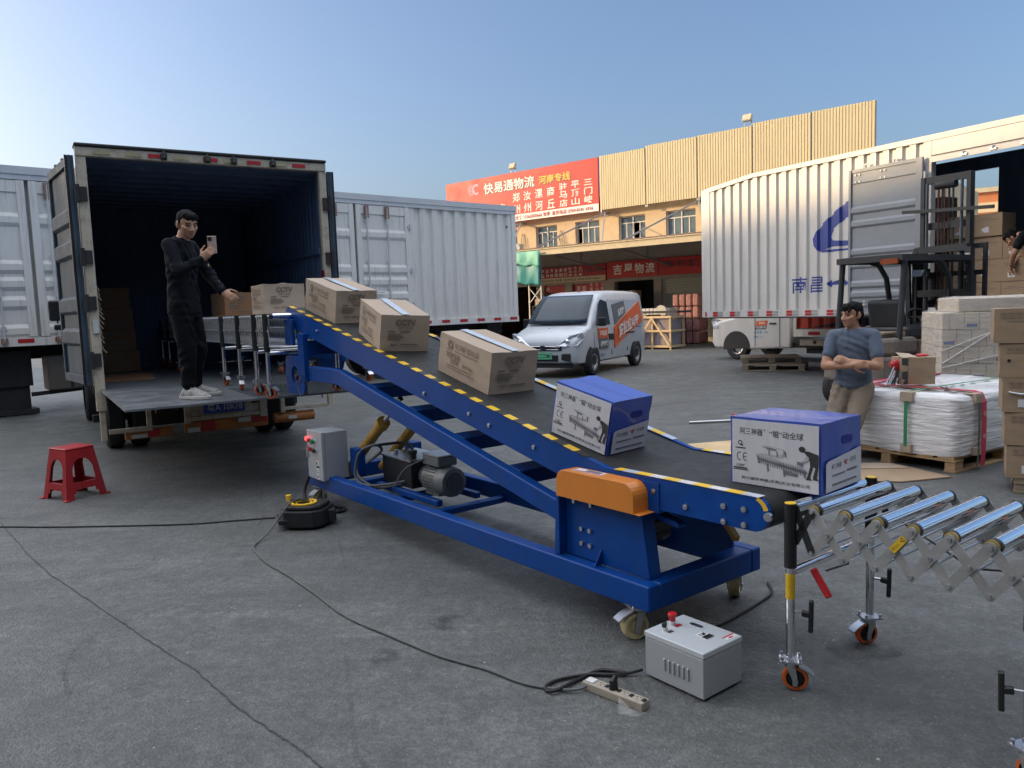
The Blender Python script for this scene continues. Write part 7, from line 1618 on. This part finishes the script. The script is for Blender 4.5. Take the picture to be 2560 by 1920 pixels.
def hair_parts(q, rot, long=0.):
    E = lambda p, r_: ('e', q(*p), r_, rot)
    P = [E((-.022,0,.052),(.094,.083,.076)), E((-.048,0,.012),(.064,.078,.078)), E((.022,0,.078),(.070,.066,.038))]
    for i, y in enumerate((-.052,-.034,-.015,.004,.022,.040,.054)):   # fringe swept to one side
        P.append(('c',q(.045,y*.85-.01,.098),q(.084-abs(y)*.25,y+.006,.066-long*.45-(.012 if i % 2 else 0)),.017,.009))
    for s_ in (-1,1):
        P.append(('c',q(-.01,s_*.072,.05),q(.016,s_*.077,.012-long*.3),.015,.008)); P.append(('c',q(-.055,s_*.058,.0),q(-.055,s_*.050,-.045-long),.028,.014))
    P.append(('c',q(-.075,0,.0),q(-.068,0,-.05-long),.036,.02))
    rnd = random.Random(3)
    for i in range(26):
        a = rnd.uniform(-.06,.06); b = rnd.uniform(-.08,.06); z = .118-abs(b)*.25-abs(a)*.35; P.append(('c',q(b,a,z-.01),q(b+rnd.uniform(-.03,.03),a+rnd.uniform(-.02,.02),z+rnd.uniform(.004,.016)),.012,.005))
    return P
def hand_parts(wr, d, n, s_=1, curl=.3, spread=.0, grip=None):
    """wrist, direction of the fingers, back-of-hand normal; s_ picks the thumb side"""
    wr, d, n = Vector(wr), Vector(d).normalized(), Vector(n).normalized(); n = (n-d*n.dot(d)).normalized(); sd_ = d.cross(n)*s_
    P = []; q = lambda a, b, c=0.: wr + d*a + sd_*b + n*c
    P += [('x',[(q(0,0),sd_*.026,n*.019),(q(.04,.002),sd_*.038,n*.017),(q(.085,.0),sd_*.040,n*.013)])]
    for i, (b, L) in enumerate(((.030,.074),(.010,.082),(-.011,.076),(-.031,.060))):
        p = q(.082,b); dd = d+sd_*spread*b*8; seg = [L*.45,L*.32,L*.26]; ang = curl*(1+.12*i); rr = .0088-.0006*i
        for k, sl_ in enumerate(seg):
            v = (dd*math.cos(ang*(k+.6)) - n*math.sin(ang*(k+.6))).normalized(); e = p+v*sl_; P.append(('c',p,e,rr-.0007*k,rr-.0007*(k+1))); p = e
    p = q(.02,.030); v1 = (d*.55+sd_*.75-n*.25).normalized(); e = p+v1*.038; v2 = (d*.9+sd_*.30-n*.3*(1+curl)).normalized(); P += [('c',p,e,.013,.0105),('c',e,e+v2*.032,.0105,.009),('c',e+v2*.032,e+v2*.055,.009,.008)]
    return P
def Ry(a): return Matrix.Rotation(R(a),3,'Y')
def Rz(a): return Matrix.Rotation(R(a),3,'Z')
def limb(a, b, c, r): return [('c',a,b,r[0],r[1]),('c',b,c,r[1]*.98,r[2])]
def person(label, loc, rz, J, face, shirt, trousers, sleeve_long, hair_long, hands, hem=-.04, shoes=True, top_only=False):
    rot = face; HP, q = head_parts(J['head'], rot)
    ls, rs, lh, rh = (Vector(J[k]) for k in ('ls','rs','lh','rh')); ch = (ls+rs)/2; hp = (lh+rh)/2; sx = (ls-rs).normalized(); up = (ch-hp).normalized(); fd = sx.cross(up).normalized()
    nk = Vector(J['neck'])
    def torso(g): 
        return [('x',[(hp-up*.09,sx*(.140+g),fd*(.100+g)),(hp+up*.02,sx*(.152+g),fd*(.105+g)),(hp+up*.16,sx*(.135+g),fd*(.095+g)),(hp+(ch-hp)*.62,sx*(.150+g),fd*(.106+g)),(ch-up*.06,sx*(.162+g),fd*(.102+g)),(ch+up*.02,sx*(.135+g),fd*(.078+g)),(ch+up*.07,sx*(.075+g*.5),fd*(.065+g*.5))])]
    body = HP + torso(-.014) + [('c',ch+up*.03,nk,.062,.056),('c',nk,Vector(J['head'])+Vector((-.01,0,-.03)),.056,.054)]
    for s_ in 'lr':
        body += limb(J[s_+'s'],J[s_+'e'],J[s_+'w'],(.054,.046,.030)); body += limb(J[s_+'h'],J[s_+'k'],J[s_+'a'],(.080,.052,.038))
        body += hand_parts(J[s_+'w'],*hands[s_])
        f = (Vector(J[s_+'f'])-Vector(J[s_+'a'])); body += [('c',Vector(J[s_+'a']),Vector(J[s_+'f']),.035,.028)]
    b = blob('person', body, SKIN, None, .0075, 3); b.location = loc; b.rotation_euler = (0,0,rz); tag(b, label, 'person', None)
    face_bits(b, q, rot)
    blob('hair', hair_parts(q, rot, hair_long), HAIR, b, .006, 2)
    sh = torso(.010)
    sh += [('x',[(hp+up*(hem-.04),sx*.170,fd*.128),(hp+up*(hem+.06),sx*.165,fd*.122),(hp+up*.2,sx*.154,fd*.112)])]
    for s_ in 'lr':
        a, e, w_ = Vector(J[s_+'s']), Vector(J[s_+'e']), Vector(J[s_+'w'])
        sh += [('c',ch+up*.0,a,.085,.060)]
        if sleeve_long: sh += limb(a,e,e.lerp(w_,.93),(.060,.050,.040)); sh += [('c',e+(a-e)*.1,e+(w_-e)*.15,.056,.050)]
        else: sh += [('c',a,a.lerp(e,.62),.062,.063)]
    blob('shirt', sh, shirt, b, .008, 3, (.0055,42))
    tr = [('x',[(hp+up*.035,sx*.158,fd*.115),(hp-up*.02,sx*.165,fd*.12),(hp-up*.12,sx*.160,fd*.116)])]
    for s_ in 'lr':
        h_, k_, a_ = Vector(J[s_+'h']), Vector(J[s_+'k']), Vector(J[s_+'a']); tr += [('c',h_,k_,.098,.080),('c',k_,k_.lerp(a_,.88),.080,.058),('c',k_+(h_-k_)*.08,k_+(a_-k_)*.1,.084,.078),('c',k_.lerp(a_,.84),k_.lerp(a_,.9),.066,.056)]
    if not top_only: blob('trousers', tr, trousers, b, .008, 3, (.0065,36))
    if shoes:
        for s_ in 'lr':
            a_, f = Vector(J[s_+'a']), Vector(J[s_+'f']); d = (f-a_); d.z = 0; d.normalize(); sd_ = Vector((-d.y,d.x,0)); g0 = Vector((a_.x,a_.y,0))
            sp = [('x',[(g0-d*.075+Vector((0,0,.03)),sd_*.042,Vector((0,0,.03))),(g0-d*.04+Vector((0,0,.05)),sd_*.050,Vector((0,0,.055))),(g0+d*.05+Vector((0,0,.05)),sd_*.052,Vector((0,0,.056))),(g0+d*.13+Vector((0,0,.036)),sd_*.058,Vector((0,0,.042))),(g0+d*.19+Vector((0,0,.03)),sd_*.050,Vector((0,0,.032))),(g0+d*.215+Vector((0,0,.026)),sd_*.02,Vector((0,0,.012)))]),('c',g0-d*.02+Vector((0,0,.07)),g0+Vector((0,0,.10)),.046,.045)]
            o = blob('shoe', sp, SHOE, b, .006, 3)
            mb = MB(); L_ = [(-.085,.03),(-.06,.042),(.04,.045),(.13,.056),(.19,.045),(.222,.018)]; mb.prism([(u,v) for u, v in [(a*1.04,b*1.15) for a, b in L_]]+[(u,-v) for u, v in [(a*1.04,b*1.15) for a, b in L_[::-1]]], g0, d, sd_, (0,0,1), .0, .034); mb.build('sole', SOLE, o, bevel=.006)
            mb = MB()
            for k in range(5): p = g0+d*(.045+.022*k)+Vector((0,0,.112-.010*k)); mb.tube([p-sd_*.03-Vector((0,0,.012)),p,p+sd_*.03-Vector((0,0,.012))],.0045,5)
            mb.build('laces', SOLE, o)
    return b
# man filming on the tail plate
fA = Rz(-38) @ Ry(17)
JA = dict(head=(.085,-.005,1.515), neck=(.035,0,1.40), ls=(.02,.168,1.335), rs=(-.01,-.168,1.335), le=(.15,.22,1.08), lw=(.30,.13,.925), re=(.10,-.235,1.105), rw=(.262,-.135,1.205),
          lh=(0,.080,.83), rh=(0,-.080,.83), lk=(.05,.10,.44), rk=(.04,-.075,.44), la=(-.05,.17,.085), ra=(.02,-.06,.085), lf=(.10,.21,.03), rf=(.17,-.11,.03))
pA = person('man in black holding up a phone on the tail plate of the truck', TRF.p(.58,-1.80,.852), R(-5), JA, fA, BLKCL, BLKTR, True, 0.,
       {'l':((.85,-.25,-.42),(.2,-.9,.35),-1,.45,.12), 'r':((.72,-.02,.62),(.2,-1.,.1),-1,.62)})
ph = thing('phone','pale phone held upright by the man on the tail plate','phone', pA.matrix_basis @ Vector((.345,-.108,1.325)), R(-5-66))
mb = MB(); mb.tbox(Matrix.Rotation(R(4),4,'Y'),.009,.072,.148); mb.build('case', PHONE, ph, bevel=.006, seg=3)
mb = MB(); mb.tbox(Matrix.Translation((.010,-.016,.050)) @ Matrix.Rotation(R(4),4,'Y'),.006,.032,.034); mb.build('camera_bump', PBLK, ph, bevel=.003)
mb = MB(); mb.box(.0,.02,-.0005,.0005,-.008,.008); mb.tbox(Matrix.Translation((.122,-.06,1.145)) @ Matrix.Rotation(R(35),4,'Z'),.003,.016,.014); o = mb.build('shirt_logo', SWHT, pA)
o.data.clear_geometry(); mb = MB(); mb.add([(.085,-.150,1.165),(.105,-.140,1.155),(.083,-.151,1.148)],[(0,1,2)]); me_ = bpy.data.meshes.new('shirt_logo'); me_.from_pydata(mb.v,[],mb.f); me_.materials.append(SWHT); o.data = me_
# man with folded arms leaning on the wrapped load
fB = Rz(-38) @ Ry(5)
JB = dict(head=(.035,-.01,1.375), neck=(.015,0,1.26), ls=(.0,.172,1.185), rs=(.0,-.172,1.185), le=(.085,.225,.905), lw=(.215,.0,.955), re=(.095,-.225,.91), rw=(.235,.03,.925),
          lh=(-.03,.09,.70), rh=(-.03,-.09,.70), lk=(.20,.04,.40), rk=(.22,-.14,.40), la=(.40,-.06,.085), ra=(.46,-.20,.085), lf=(.54,-.04,.03), rf=(.60,-.24,.03))
pB = person('man in a slate grey tee shirt with folded arms leaning on the wrapped load', (3.20,7.22,0), R(-122), JB, fB, TEE, KHAKI, False, .035,
       {'l':((.05,-.95,.28),(.9,.1,.1),-1,.5), 'r':((.0,.95,.1),(.9,-.1,.1),1,.6)}, hem=.05)
# man bending inside the container
fC = Rz(15) @ Ry(48)
JC = dict(head=(.46,0,1.02), neck=(.36,0,1.06), ls=(.26,.18,1.05), rs=(.26,-.18,1.05), le=(.36,.24,.78), lw=(.44,.12,.58), re=(.36,-.24,.80), rw=(.47,-.10,.62),
          lh=(-.12,.09,.86), rh=(-.12,-.09,.86), lk=(.02,.11,.46), rk=(.02,-.11,.46), la=(-.06,.11,.085), ra=(-.06,-.11,.085), lf=(.08,.13,.03), rf=(.08,-.13,.03))
person('man in black bending forward inside the white container', RCF.p(3.28,.48,1.34), RCF.a+R(180+12), JC, fC, BLKCL, BLKTR, False, 0.,
       {'l':((.1,0,-.9),(.9,.1,.1),-1,.5), 'r':((.1,.1,-.9),(.9,-.1,.1),1,.5)})
